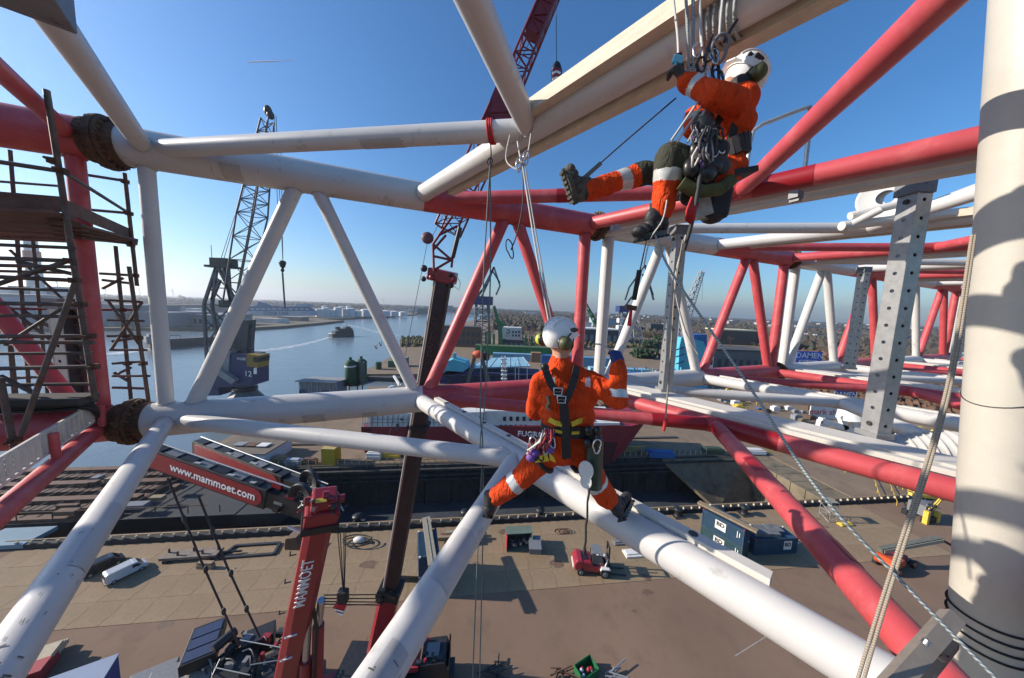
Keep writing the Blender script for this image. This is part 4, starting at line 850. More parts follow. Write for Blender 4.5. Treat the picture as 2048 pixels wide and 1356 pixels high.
for a in ((20,500,NK,170,640,NK),(10,690,NF+.5,150,600,NF+.5),(215,600,NK-.7,286,700,NK-.7),(222,700,NK-.7,284,604,NK-.7)): st_(*a, .017, 'brace')
# platform planks and toe boards
for k in range(6):
    mb = MB(); y = 424+k*10; mb.bar(N(-60,y-2,NF+.35*k), N(128+k*9,y+6+k*.5,NF+.35*k), .26, .03, up=(0,0,1)); part('plank', mb, PLK, sc)
for k in range(4):
    mb = MB(); mb.bar(N(130+k*2,446+k*9,NF+.1+k*.2), N(256,478+k*3,NK-.3+k*.1), .20, .03); part('plank', mb, PLK, sc)
mb = MB(); mb.bar(N(-60,395,NF), N(126,409,NF), .02, .15); part('toe_board', mb, PLK, sc)
mb = MB(); mb.bar(N(130,413,NF), N(257,466,NK-.4), .02, .14); part('toe_board', mb, PLK, sc)
for k in range(4):
    mb = MB(); mb.bar(N(-60,800+k*5,NF+k*.3), N(178,796+k*5,NF+k*.3), .26, .05); part('plank', mb, mat('dark_plank', (.05,.045,.042), .9, var=.3), sc)
for x, y, n_ in ((107,322,NF),(124,342,NF),(140,522,NF),(150,561,NF),(162,609,NF),(180,672,NF),(188,733,NF),(250,363,NK-.4),(258,427,NK-.4),(262,490,NK-.4),(270,551,NK-.4),(245,620,NK),(252,672,NK),(256,727,NK),(278,676,NK-.7),(287,727,NK-.7),(30,880,NF-.2)):
    mb = MB(); c = N(x,y,n_); mb.box(c, (.065,.06,.055), (TV,NV,Z_)); mb.tube(c, c-NV*.09, .014, n=6); part('coupler', mb, RUST, sc)
# black hoses lying along the platform
for k in range(3):
    rope('black_hose', [N(-20,812+k*6,NF+.2), N(110,806+k*7,NF+.3), N(170,800+k*8,NF+.4), N(192,820+k*4,NF+.6), N(200,850,NF+.8)], .022, BLACK, ('upper','middle','lower')[k]+' black hose bending down beside the foot of the red post', 8)
# cable ladder on the lower red tube
la = thing('cable_ladder', 'pale steel cable ladder with cables beside the lower red tube on the left', 'ladder', G(100,900,ZB+.3))
pa, pb_ = G(192,826,ZB+.22), G(-25,968,ZB+.22); dl = (pb_-pa).normalized(); LL = (pb_-pa).length
for dz in (0,.22):
    mb = MB(); mb.bar(pa+Z_*(dz-.08), pb_+Z_*(dz-.08), .022, .028); part('side_rail', mb, BAR, la)
for k in range(18):
    mb = MB(); c = pa+dl*(LL*(k+.5)/18); mb.bar(c-Z_*.08, c+Z_*.15, .03, .022, up=dl); part('rung', mb, BAR, la)
for k in range(4):
    mb = MB(); mb.tube(pa-TV*.06+Z_*(-.05+.05*k), pb_-TV*.06+Z_*(-.05+.05*k), .014, n=8); part('cable', mb, GREYST, la)
for k, t in enumerate((.10,.52)):
    mb = MB(); c = G((205,113)[k],(852,918)[k],ZB+.06); mb.tube(c, c+Z_*.27, .034, n=16); part('stub_post', mb, RED, la)
# ================================================================ CRANES
REDC = mat('crane_red', (.25,.016,.022), .35, var=.12, scale=1.2, coat=.2, dirt=(.13,.02,.02), dscale=3, dlo=.6, dhi=.8); DKRED = mat('dark_boom_red', (.036,.016,.017), .5, var=.3, scale=1.2, dirt=(.025,.018,.018), dscale=2); BLKM = mat('black_machine', (.02,.021,.023), .45, metal=.2, var=.4, scale=3, dirt=(.06,.058,.055), dscale=7, dlo=.58, dhi=.72)
LET = mat('white_lettering', (.82,.82,.80), .5, var=.03); WCAB = mat('dark_cable', (.03,.03,.032), .6)
def lattice(m, a0, a1, wa, wb, ex, ey, nb, r, rb=None):
    # four-chord lattice from a0 to a1 with square sections wa -> wb
    a0, a1 = Vector(a0), Vector(a1); ex, ey = Vector(ex).normalized(), Vector(ey).normalized(); rb = rb or r*.55
    def pt(t, i, j): w_ = wa+(wb-wa)*t; return a0+(a1-a0)*t+ex*(i*w_/2)+ey*(j*w_/2)
    for i, j in ((-1,-1),(1,-1),(1,1),(-1,1)): m.tube(pt(0,i,j), pt(1,i,j), r, n=6)
    for k in range(nb):
        t0, t1 = k/nb, (k+1)/nb
        C4 = ((-1,-1),(1,-1),(1,1),(-1,1))
        for f in range(4):
            p_, q_ = C4[f], C4[(f+1)%4]
            if (k+f) % 2: p_, q_ = q_, p_
            m.tube(pt(t0,*p_), pt(t1,*q_), rb, n=5, cap=False)
            if k % 2 == 0: m.tube(pt(t0,*p_), pt(t0,*q_), rb, n=5, cap=False)
    return m
def boombox(m, a, b, w0, h0, w1, h1, ex, ey, ch=.25):
    # eight-sided box boom section
    ex, ey = Vector(ex).normalized(), Vector(ey).normalized()
    def ring(c, w_, h): x, y = w_/2, h/2; k = ch*min(w_,h); return [c+ex*u+ey*v_ for u, v_ in ((-x+k,-y),(x-k,-y),(x,-y+k),(x,y-k),(x-k,y),(-x+k,y),(-x,y-k),(-x,-y+k))]
    A_, B_ = ring(Vector(a),w0,h0), ring(Vector(b),w1,h1)
    m.add(A_+B_, [tuple(range(7,-1,-1)), tuple(range(8,16))]+[(i,(i+1)%8,(i+1)%8+8,i+8) for i in range(8)]); return m
def frame_of(a, b, toward):      # axes across a beam: ex sideways, ey roughly toward the given direction
    d = (b-a).normalized(); ey = Vector(toward); ey = (ey-d*ey.dot(d)).normalized(); ex = ey.cross(d).normalized(); return ex, ey
# ---- crane one, red boom with folded jib at the lower left
def crane_one():
    Yh, Yf = 15.5, 18.5
    foot, headp = D(548,1480,Yf), D(641,1035,Yh)
    root = thing('mobile_crane', 'red telescopic crane with black folded jib at the lower left', 'crane', foot)
    toc = CAM-headp; ex, ey = frame_of(foot, headp, (toc.x,toc.y,0))
    mb = MB(); boombox(mb, foot, headp, 1.5, 1.4, 1.28, 1.2, ex, ey, .22); part('main_boom', mb, REDC, root)
    d = (headp-foot).normalized(); bm_ = bpy.data.objects[root.children[0].name]
    cm = foot+(headp-foot)*.80+ey*(.655)+ex*(.2)
    letters('MAMMOET', cm-ey*.03, d, ex, .80, LET, bm_, depth=.012, bold=.004, sx=.95)
    for t in (.50,.36,.60):
        c = foot+(headp-foot)*t; mb = MB(); mb.bar(c+ey*.69+ex*.66, c+ey*.69+ex*.05, .09, .05); part('white_strip', mb, LET, bm_)
    for t in (.3,.4,.5,.6,.68,.8,.9):
        c = foot+(headp-foot)*t+ex*.82+ey*.3; mb = MB(); mb.bar(c, c+ex*.3, .05, .05); mb.bar(c+ex*.3, c+ex*.3+d*.3, .05, .05); part('step', mb, DARKST, root)
    # head, sheaves and winch clutter
    hd = headp+d*.5
    mb = MB(); mb.box(hd, (1.6,1.45,1.0), (ex,ey,d)); mb.box(hd+d*.8, (1.2,1.1,.7), (ex,ey,d)); bevel(part('boom_head', mb, REDC, root), .12)
    mb = MB(); mb.box(hd-d*.55, (1.75,1.6,.45), (ex,ey,d)); part('collar', mb, BLKM, root)
    for k in range(5):
        mb = MB(); c = hd+d*(.9+rnd.uniform(-.2,.4))+ex*(-.8+.4*k)+ey*rnd.uniform(.2,.8); mb.tube(c-ex*.13, c+ex*.13, .22, n=16); part('sheave', mb, (REDC,DARKST,REDC,GALV,REDC)[k], root)
    for k in range(34):
        mb = MB(); c = hd+d*rnd.uniform(.1,1.3)+ex*rnd.uniform(-1,1.1)+ey*rnd.uniform(-.2,.9); mb.tube(c, c+Vector((rnd.uniform(-.5,.5),rnd.uniform(-.2,.2),rnd.uniform(-.3,.4))), .045, n=6); part('head_pipe', mb, (REDC,GALV,DARKST)[k % 3], root)
    mb = MB(); c = hd+d*1.25+ey*.5; mb.box(c+ex*.2, (.5,.05,.25), (ex,d,ey)); part('yellow_mark', mb, YEL, root)
    # luffing cylinders
    for k, x in enumerate((612,637)):
        a, b = D(x-6,1500,17.2+.2*k), D(x,1320-70*k,16.9+.2*k); c = D(x+6,1200,16.6+.2*k)
        mb = MB(); mb.tube(a, b, .33, n=18); part('cylinder', mb, REDC, root); mb = MB(); mb.tube(b, c, .22, n=16); part('piston', mb, STEEL, root)
    mb = MB(); mb.path([D(626,1450,16.7), D(628,1330,16.6), D(634,1260,16.5), D(624,1200,16.5)], .10, 8); part('hose', mb, BLKM, root)
    # folded jib: two black box beams with red side panels
    for k, (p0, p1) in enumerate((((300,908,17.0),(640,1030,15.6)), ((395,895,20.0),(655,1000,16.4)))):
        a, b = D(*p0), D(*p1); jd = (b-a).normalized(); js = jd.cross(Z_).normalized(); js = js if js.y < 0 else -js; ju = js.cross(jd); ju = ju if ju.z > 0 else -ju
        L_ = (b-a).length
        mb = MB(); mb.bar(a, a+jd*(L_*.72), .62, 1.2, up=ju); bevel(part('jib_beam', mb, BLKM, root), .05)
        mb = MB(); mb.bar(a+jd*(L_*.70), b, .5, .9, up=ju); part('jib_beam', mb, BLKM, root)
        m2 = MB(); wv = .48; n_ = 10
        pts = [(0.35,-wv),(L_*.66,-wv)]+[(L_*.66+wv*math.sin(i*math.pi/n_), -wv*math.cos(i*math.pi/n_)) for i in range(1,n_)]+[(L_*.66,wv),(.35,wv)]
        m2.prism(pts, a+js*.325, jd, ju, .03); pn = part('side_panel', m2, REDC, root)
        if k == 0: letters('www.mammoet.com', a+js*.345+jd*(L_*.42), jd, ju, .66, LET, pn, depth=.012, bold=.008, sx=1.0)
        for t in range(7):
            mb = MB(); c = a+jd*(L_*(.06+t*.095))+ju*.64; mb.box(c, (.8,.5,.05), (jd,js,ju)); part('top_plate', mb, GREYST if t % 2 else BLKM, root)
        for t in (.3,.5,.62):
            mb = MB(); c = a+jd*(L_*t)+ju*.66+js*.1; mb.bar(c, c+js*.15, .6, .04); part('white_edge', mb, GALV, root)
        mb = MB(); c = b-jd*(L_*.12)+ju*.75; mb.lathe([(.3,-.08),(.62,-.1),(.68,-.14),(.68,.14),(.62,.1),(.3,.08),(.3,-.08)], c, js, 22)
        for i in range(5):
            a_ = i*math.tau/5; mb.bar(c, c+(jd*math.cos(a_)+ju*math.sin(a_))*.62, .1, .1)
        part('jib_wheel', mb, DARKST, root)
        mb = MB(); mb.tube(a+ju*.9+jd*.4, b+ju*1.0, .04, n=6); part('guard_wire', mb, GALV, root)
        for i in range(14):
            mb = MB(); c = b-jd*rnd.uniform(.2,3.2)+ju*rnd.uniform(-.3,.75)+js*rnd.uniform(-.35,.35); mb.box(c, (rnd.uniform(.2,.7),rnd.uniform(.1,.3),rnd.uniform(.1,.3)), (jd,js,ju)); part('fitting', mb, (BLKM,DARKST,GREYST,REDC)[i % 4], root)
    mb = MB(); mb.bar(D(575,1053,15), D(632,1078,15.2), .09, .09); part('stay_rod', mb, LET, root)
    # suspension chains down to the deck
    for k, (x0, y0, x1, y1) in enumerate(((335,955,478,1290),(396,990,520,1275))):
        mb = MB(); mb.path([D(x0,y0,18), D((x0+x1)/2-4,(y0+y1)/2,18.5), D(x1,y1,19)], .065, 6); part('stay_chain', mb, WCAB, root)
        for t in (.25,.55,.8):
            mb = MB(); c = D(x0+(x1-x0)*t-2, y0+(y1-y0)*t, 18.4); mb.sph(c, (.13,.13,.28), 8, 6); part('shackle', mb, DARKST, root)
    # hoist lines and hook block
    for k, x in enumerate((676,681,689,693)):
        mb = MB(); mb.tube(D(x-1,1060,15.2), D(686+k,1180,15.2), .025, n=5); part('hoist_line', mb, WCAB, root)
    mb = MB(); mb.box(D(686,1192,15.2), (.55,.4,.75)); bevel(part('hook_block', mb, BLKM, root), .08)
    for k in range(4):
        mb = MB(); c = D(680+k*1.0,1213+k*3.2,15.1); mb.box(c, (.62-.1*k,.3,.09), (Vector((.96,0,-.26)),Vector((0,1,0)),Vector((.26,0,.96)))); part('hook_stripe', mb, LET if k % 2 else REDC, root)
    mb = MB()
    for k, y in enumerate((1190,1197,1203,1208)): mb = MB(); mb.tube(D(648,y,15.6), D(760,y-1+k,19), .035, n=5); part('guide_line', mb, WCAB, root)
    # superstructure: engine deck, radiator, cabinets, hoses
    def gb(x, y, z, sx, sy, sz, m_, nm, rz=.55):
        mb = MB(); p_ = G(x,y,z); cx, sn_ = math.cos(rz), math.sin(rz); mb.box(p_-Z_*(sz/2), (sx,sy,sz), (Vector((cx,sn_,0)),Vector((-sn_,cx,0)),Z_)); return bevel(part(nm, mb, m_, root), .05)
    rad = gb(408,1280,5.2,2.3,3.6,1.0,BLKM,'radiator_housing')
    for k in range(3):
        mb = MB(); c = G(408,1280,5.24)+Vector((-.5,.85,0))*(1.1-1.1*k); mb.box(c, (1.95,.95,.04), (Vector((.853,.522,0)),Vector((-.522,.853,0)),Z_)); part('radiator_core', mb, mat('blue_radiator', (.05,.065,.12), .4, metal=.4, var=.2, scale=30), rad)
    gb(520,1265,4.8,2.2,1.6,1.6,BLKM,'cabinet'); gb(470,1330,4.2,3.0,3.2,1.2,BLKM,'engine_cover'); gb(560,1340,4.0,2.6,3.0,1.4,BLKM,'cabinet'); gb(360,1345,3.2,4.2,2.4,.8,GREYST,'deck_plate'); gb(300,1356,2.6,3.0,2.2,.6,GREYST,'deck_plate'); gb(395,1352,3.9,1.8,1.5,.3,mat('pale_grating', (.26,.24,.21), .8, var=.4, scale=9),'grating')
    gb(450,1400,1.6,9,5,1.4,BLKM,'carrier_deck'); gb(610,1420,1.6,6,4,1.4,REDC,'carrier_deck')
    mb = MB(); mb.tube(G(425,1300,5.3), G(470,1262,5.3), .42, n=18); part('exhaust', mb, BLKM, root)
    for k in range(46):
        x, y = rnd.uniform(400,585), rnd.uniform(1262,1356); z = rnd.uniform(3.6,5.0); p_ = G(x,y,z); q_ = p_+Vector((rnd.uniform(-1.3,1.3),rnd.uniform(-.8,.8),rnd.uniform(-.5,.3)))
        mb = MB(); mb.path([p_, (p_+q_)/2+Vector((0,0,rnd.uniform(0,.4))), q_], rnd.uniform(.04,.10), 6); part('hose', mb, (BLKM,DARKST,GREYST,BLKM,GALV,BLKM)[k % 6], root)
    for k in range(18):
        p_ = G(rnd.uniform(420,580), rnd.uniform(1265,1350), 4.6); mb = MB(); mb.box(p_, (rnd.uniform(.2,.8),rnd.uniform(.2,.6),rnd.uniform(.2,.7))); part('fitting', mb, (BLKM,GREYST,DARKST,REDC,BLKM)[k % 5], root)
    for p_, q_ in (((430,1335),(500,1350)),((480,1280),(590,1300)),((440,1318),(425,1350)),((500,1330),(560,1320))):
        mb = MB(); mb.tube(G(*p_,5.2), G(*q_,5.0), .045, n=6); part('railing', mb, GALV, root)
crane_one()
# ---- crane two, dark telescopic boom with lattice jib behind the boom section
def crane_two():
    P0, P1, P2, P3 = D(748,1330,26.5), D(782,1180,25.0), D(838,850,23.2), D(887,560,21.8)
    root = thing('mobile_crane', 'tall crane with dark red telescopic boom and lattice jib behind the boom sections', 'crane', G(742,1340))
    ex, ey = frame_of(P1, P3, (0,-1,0))
    mb = MB(); boombox(mb, P0, P1, 1.75, 1.6, 1.7, 1.6, ex, ey, .2); part('base_section', mb, REDC, root)
    mb = MB(); boombox(mb, P1, P2, 1.22, 1.2, 1.22, 1.2, ex, ey, .18); part('boom_section_pipe', mb, DKRED, root)
    mb = MB(); boombox(mb, P2, P3, 1.1, 1.05, 1.1, 1.05, ex, ey, .18); tp = part('boom_section_pipe', mb, DKRED, root)
    mb = MB(); d = (P3-P1).normalized(); mb.bar(P1+ex*.56+ey*.60, P3+ex*.50+ey*.53, .09, .09); part('edge_strip', mb, mat('pale_edge', (.30,.25,.24), .5), root)
    mb = MB(); mb.box(P1+d*.2, (1.9,1.7,1.1), (ex,ey,d)); part('collar', mb, BLKM, root)
    for k in range(7):
        mb = MB(); mb.box(P1+d*(-.3+.2*k)+ex*rnd.uniform(-1.0,1.0)+ey*.85, (.5,.3,.25), (ex,ey,d)); part('collar_fitting', mb, (BLKM,RUST,DARKST)[k % 3], root)
    mb = MB(); mb.box(P2, (1.5,1.4,.35), (ex,ey,d)); part('collar', mb, BLKM, root)
    letters('MAMMOET', P3-d*4.1+ey*.535, d, ex, .62, mat('faded_lettering', (.10,.045,.045), .5), tp, depth=.01)
    mb = MB(); mb.box(P3+d*.25+ex*.1, (1.9,1.3,.85), (ex,ey,d)); bevel(part('boom_head', mb, REDC, root), .1)
    for k in range(8):
        mb = MB(); c = P3+d*rnd.uniform(-.3,.7)+ex*rnd.uniform(-1.1,1.5)+ey*.6; mb.sph(c, rnd.uniform(.12,.25), 10, 7); part('head_fitting', mb, (BLKM,REDC,DARKST)[k % 3], root)
    # A-frame and luffing jib
    RJ = mat('jib_red', (.17,.012,.02), .45, var=.2); Q = 21.6
    def jb(x0, y0, x1, y1, r=.07, nm='jib_member', dy=0): mb = MB(); mb.tube(D(x0,y0,Q+dy), D(x1,y1,Q+dy), r, n=7); part(nm, mb, RJ, root)
    for dy in (-.6,.6):
        for a in ((868,542,866,488),(866,488,905,432),(903,535,905,518),(866,488,903,520),(903,520,915,470),(866,512,903,520),(878,470,915,452),(868,540,902,520),(878,470,905,432),(905,518,921,440),(866,500,892,470)): jb(*a, .085, 'frame_strut', dy)
    mb = MB(); mb.lathe([(.05,-.15),(.38,-.15),(.42,0),(.38,.15),(.05,.15)], D(855,476,Q), (.2,-1,.1), 20); part('sheave', mb, mat('pale_sheave', (.16,.07,.07), .5), root)
    mb = MB(); mb.tube(D(905,515,Q-.8), D(920,455,Q-.8), .16, n=10); part('ram', mb, BLKM, root)
    a, b, c = D(896,462,Q), D(1002,225,21), D(1122,-60,20.5)
    ex2, ey2 = frame_of(a, c, (0,-1,0))
    for k, (p_, q_, n_) in enumerate(((a, b, 11), (b, c, 16))):
        mb = MB(); lattice(mb, p_, q_, 1.5 if k == 0 else 1.15, 1.35 if k == 0 else .9, ex2, ey2, n_, .075, .038); part('jib_lattice', mb, RJ, root)
    mb = MB(); jd = (c-b).normalized(); mb.box(b-jd*.2, (1.5,1.3,2.2), (ex2,ey2,jd)); part('jib_joint', mb, RJ, root)
    for k in range(5):
        mb = MB(); mb.lathe([(.05,-.12),(.36,-.12),(.36,.12),(.05,.12)], b+jd*(-1.1+.5*k)-ex2*(.9-.1*k)+ey2*.3, (.1,-1,.1), 16); part('sheave', mb, RJ, root)
    mb = MB(); mb.box(c-jd*2.6, (1.0,.9,2.6), (ex2,ey2,jd)); part('jib_tip', mb, RJ, root)
    for p_, q_ in (((862,478),(990,225)),((990,225),(1090,20)),((855,484),(775,890)),((1112,-20),(1113,130))):
        mb = MB(); mb.tube(D(*p_,Q), D(*q_,Q), .022, n=5); part('wire', mb, WCAB, root)
    mb = MB(); mb.lathe([(.02,-.55),(.30,-.35),(.36,.1),(.22,.5),(.03,.7)], D(1113,146,20.6), (0,0,1), 16); hb = part('hook_ball', mb, BLKM, root)
    for k in range(4):
        for s_ in (-1,1): mb = MB(); mb.bar(D(1113,137+k*6,20.2), D(1113+s_*8,141+k*6,20.2), .12, .06, up=(0,-1,0)); part('stripe', mb, LET if k % 2 else REDC, hb)
    mb = MB(); mb.path([D(905,570,21), D(918,580,21), D(921,566,21), D(916,556,21)], .02, 5); part('loose_wire', mb, WCAB, root)
    # carrier out of sight under the white tube
    mb = MB(); mb.box(G(690,1400,1.8), (3,8,1.6)); part('carrier', mb, BLKM, root)
crane_two()
# ---- harbour portal cranes: built round a base point from picture corners on the plane Y
def crane_twelve():
    Y = 104.0
    root = thing('portal_crane', 'navy and grey harbour crane marked 12 with tall lattice jib on the river bank', 'harbour crane', G(490,812))
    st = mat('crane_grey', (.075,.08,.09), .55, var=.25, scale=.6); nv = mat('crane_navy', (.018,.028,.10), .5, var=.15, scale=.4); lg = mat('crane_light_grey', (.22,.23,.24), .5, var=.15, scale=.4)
    # pedestal
    mb = MB(); bx_ = D(490,792,Y); mb.lathe([(6.5,-4.5),(6.2,-1.5),(2.6,3.4),(2.4,5.2),(3.4,5.4),(3.4,6.4)], Vector((bx_.x,bx_.y,1.0)), (0,0,1), 10, False); part('pedestal', mb, st, root)
    mb = MB(); zc = D(490,778,Y).z; mb.lathe([(2.2,-.6),(3.6,-.6),(3.6,.6),(2.2,.6)], D(490,776,Y), (0,0,1), 24); part('slewing_ring', mb, BLKM, root)
    # machine house
    hp = [(424,772),(522,766),(522,724),(514,706),(474,704),(430,738),(420,778)]
    o_ = D(0,0,Y)
    def pris(pts, th, nm, m_, dy=0, par=None):
        P_ = [D(x,y,Y+dy) for x,y in pts]; n_ = len(P_); f = Vector((0,th/2,0)); mb = MB()
        mb.add([p_-f for p_ in P_]+[p_+f for p_ in P_], [tuple(range(n_)), tuple(range(2*n_-1,n_-1,-1))]+[((i+1)%n_,i,i+n_,(i+1)%n_+n_) for i in range(n_)]); return part(nm, mb, m_, par or root)
    hs = pris(hp, 7, 'machine_house', nv)
    pris([(421,772),(452,772),(456,786),(420,787)], 6, 'counterweight', nv, -.3)
    pris([(436,739),(446,732),(484,757),(476,765)], 5, 'house_step', lg, -2.6)
    pris([(440,705),(476,700),(472,745),(452,730)], 6, 'house_panel', lg, -.8)
    pris([(505,706),(529,709),(527,733),(505,730)], 4.5, 'cab', mat('cab_yellow', (.26,.16,.02), .5, var=.15), -2.6)
    for a in (((518,712),(529,713),(528,722),(518,722)),): pris(a, 4.6, 'cab_window', mat('dark_glass', (.01,.012,.015), .08), -2.75)
    pris([(508,736),(513,735),(513,748),(508,748)], .3, 'white_label', LET, -3.7)
    f_ = D(496,748,Y-3.58); letters('12', f_, (1,0,-.035), Z_, 2.7, LET, hs, depth=.02); letters('FIGEE', D(483,718,Y-3.58), (1,0,0), Z_, 1.25, LET, hs, depth=.02)
    def bar_(x0, y0, x1, y1, w_, nm='member', dy=0, m_=st): mb = MB(); mb.bar(D(x0,y0,Y+dy), D(x1,y1,Y+dy), w_, w_); part(nm, mb, m_, root)
    # lower column
    pris([(450,770),(468,640),(505,640),(500,706)], 3.0, 'column', mat('crane_mid_grey', (.05,.055,.062), .55, var=.2), .5)
    # A-frame tower
    for dy in (-2,2):
        for a in ((408,608,434,530),(434,530,424,612),(408,608,412,690),(412,690,415,735),(446,530,470,640),(456,530,462,612),(424,612,440,700),(434,530,470,600),(440,560,424,600)): bar_(*a, .75, 'tower_leg', dy)
        for a in ((408,608,465,612),(418,575,458,577),(412,690,470,690),(408,608,440,650),(440,650,412,690),(418,575,458,612),(426,550,458,577),(412,640,470,700),(465,612,412,660),(424,620,455,650)): bar_(*a, .35, 'tower_brace', dy)
    mb = MB(); mb.box(D(448,526,Y), (5.5,4.5,2.8)); mb.box(D(446,534,Y), (8,5,.7)); part('tower_head', mb, BLKM, root)
    for x0, y0 in ((424,520),(428,520),(432,520)): bar_(x0,y0,x0,y0+12,.14,'railing')
    bar_(423,520,434,520,.14,'railing'); bar_(422,490,424,520,.12,'mast')
    mb = MB(); mb.box(D(463,608,Y), (4.5,4.5,2.4)); part('pivot_housing', mb, BLKM, root)
    # jib
    a, b = D(470,610,Y), D(535,240,Y)
    mb = MB(); lattice(mb, a, D(505,430,Y), 4.4, 5.6, (1,0,0), (0,1,0), 8, .26, .13); part('jib_lower', mb, st, root)
    mb = MB(); lattice(mb, D(505,430,Y), b, 5.6, 2.4, (1,0,0), (0,1,0), 14, .26, .13); part('jib_upper', mb, st, root)
    mb = MB(); mb.sph(D(536,222,Y), (1.1,1.2,1.7), 14, 9); mb.sph(D(541,230,Y), (1.0,1.2,1.3), 14, 9); part('jib_head', mb, BLKM, root)
    for a in ((440,524,492,360),(446,524,520,270),(548,232,556,430),(552,232,566,530),(562,300,566,530)): mb = MB(); mb.tube(D(a[0],a[1],Y), D(a[2],a[3],Y), .09, n=5); part('cable', mb, WCAB, root)
    mb = MB(); mb.lathe([(.1,-1.6),(.7,-1.0),(1.1,.4),(.9,1.0),(.1,1.2)], D(565,528,Y), (0,0,1), 12); mb.sph(D(565,540,Y), (.55,.5,.8), 10, 7); part('hook_block', mb, BLKM, root)
    mb = MB(); mb.tube(D(565,545,Y), D(570,618,Y), .26, n=6); part('chain', mb, st, root)
    for a in ((505,650,505,706),(465,650,500,700),(505,650,468,700)): bar_(*a, .7)
crane_twelve()
def far_crane(Y, label, xb, ytop, ybase, xc, ych, tips, colr, w_px=22):
    b = D(xb,ybase,Y); root = thing('portal_crane', label, 'harbour crane', Vector((b.x,b.y,0)))
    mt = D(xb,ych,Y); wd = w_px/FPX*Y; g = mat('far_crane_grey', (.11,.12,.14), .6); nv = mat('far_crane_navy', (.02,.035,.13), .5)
    mb = MB(); lattice(mb, Vector((b.x,b.y,0)), mt, wd*1.5, wd, (1,0,0), (0,1,0), 7, Y*.0022, Y*.0012); part('tower', mb, g, root)
    mb = MB(); mb.box(mt+Z_*(wd*.25), (wd*1.9,wd*1.5,wd*.75)); part('machine_house', mb, colr or nv, root)
    for (x0,y0,x1,y1) in tips: mb = MB(); mb.bar(D(x0,y0,Y), D(x1,y1,Y), Y*.005, Y*.005); part('jib_member', mb, g, root)
    return root
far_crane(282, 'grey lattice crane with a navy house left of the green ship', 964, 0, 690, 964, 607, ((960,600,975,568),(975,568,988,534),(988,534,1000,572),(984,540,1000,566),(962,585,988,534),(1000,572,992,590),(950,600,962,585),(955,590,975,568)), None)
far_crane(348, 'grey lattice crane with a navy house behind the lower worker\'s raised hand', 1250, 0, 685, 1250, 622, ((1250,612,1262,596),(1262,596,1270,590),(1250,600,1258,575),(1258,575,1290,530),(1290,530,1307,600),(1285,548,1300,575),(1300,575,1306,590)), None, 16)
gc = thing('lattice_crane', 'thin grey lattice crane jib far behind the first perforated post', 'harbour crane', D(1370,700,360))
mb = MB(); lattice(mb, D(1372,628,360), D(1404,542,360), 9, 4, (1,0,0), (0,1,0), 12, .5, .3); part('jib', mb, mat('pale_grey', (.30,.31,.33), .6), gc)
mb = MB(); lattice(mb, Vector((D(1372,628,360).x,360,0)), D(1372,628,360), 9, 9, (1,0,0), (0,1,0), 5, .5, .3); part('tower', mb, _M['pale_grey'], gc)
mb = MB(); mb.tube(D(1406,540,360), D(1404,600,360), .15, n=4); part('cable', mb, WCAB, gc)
GRN = mat('green_crane', (.03,.14,.05), .55, var=.2)
gg = thing('green_crane', 'green jib crane with a slanting arm beside the white block building', 'harbour crane', D(997,690,262))
for a in ((988,612,1000,655,4),(1000,655,1002,700,6),(992,640,1008,652,6)): mb = MB(); mb.bar(D(a[0],a[1],262), D(a[2],a[3],262), a[4]*.6, a[4]*.6); part('arm', mb, GRN, gg)
gg2 = thing('green_crane', 'long thin green crane arm between the red and white posts', 'harbour crane', D(1190,655,300))
mb = MB(); lattice(mb, D(1196,655,300), D(1170,606,300), 4, 2.5, (1,0,0), (0,1,0), 9, .45, .3); part('arm', mb, GRN, gg2)
# ================================================================ RIVER, FAR BANK AND SHIPYARD BEYOND THE DOCK
def cm(name, c, **k): return mat(name, c, k.pop('rough', .75), var=k.pop('var', .14), scale=k.pop('scale', .15), **k)
GLASS = mat('window_glass', (.02,.025,.03), .1)
def xat(x, y, Y): return D(x, y, Y).x
def bldg(name, label, cat, x0, x1, yb, yt, dep, m_, roof=None, rows=0, cols=0, wm=None, z0=0.0, roofh=.04, wfrac=.55, door=None):
    g = G((x0+x1)/2, yb, z0); Y = g.y; X0, X1 = xat(x0,yb,Y), xat(x1,yb,Y); h = hz(g, yt)-z0
    root = thing(name, label, cat, Vector(((X0+X1)/2, Y, z0)))
    mb = MB(); mb.box(((X0+X1)/2, Y+dep/2, z0+h/2), (X1-X0, dep, h)); wl = part('wall', mb, m_, root)
    if roof:
        t = max(h*roofh*2, .25); mb = MB(); mb.box(((X0+X1)/2, Y+dep/2, z0+h+t/2), ((X1-X0)*1.015, dep*1.03, t)); part('roof', mb, roof, root)
    if rows:
        cw, chh = (X1-X0)/cols, h/(rows+.4)
        for r in range(rows):
            for c in range(cols):
                mb = MB(); mb.box((X0+cw*(c+.5), Y-.03, z0+chh*(r+.65)), (cw*wfrac, .12, chh*wfrac)); part('window', mb, wm or GLASS, wl)
    if door:
        mb = MB(); mb.box((X0+(X1-X0)*door, Y-.04, z0+h*.3), (max(h*.3,1.0), .12, h*.6)); part('door', mb, wm or GLASS, wl)
    return root
PALE = cm('pale_blue_cladding', (.30,.35,.40)); GREYB = cm('grey_cladding', (.20,.22,.24)); DARKB = cm('dark_cladding', (.05,.052,.056)); WHT = cm('white_cladding', (.58,.58,.57)); BRN = cm('brown_brick', (.12,.075,.05)); ROOFG = cm('grey_roof', (.24,.24,.25)); ROOFD = cm('dark_roof', (.06,.058,.06)); CYAN = cm('cyan_paint', (.07,.36,.48)); BLUE = cm('blue_paint', (.03,.11,.30)); NAVY = cm('navy_paint', (.012,.022,.10)); TEAL = cm('sea_green', (.03,.16,.09))
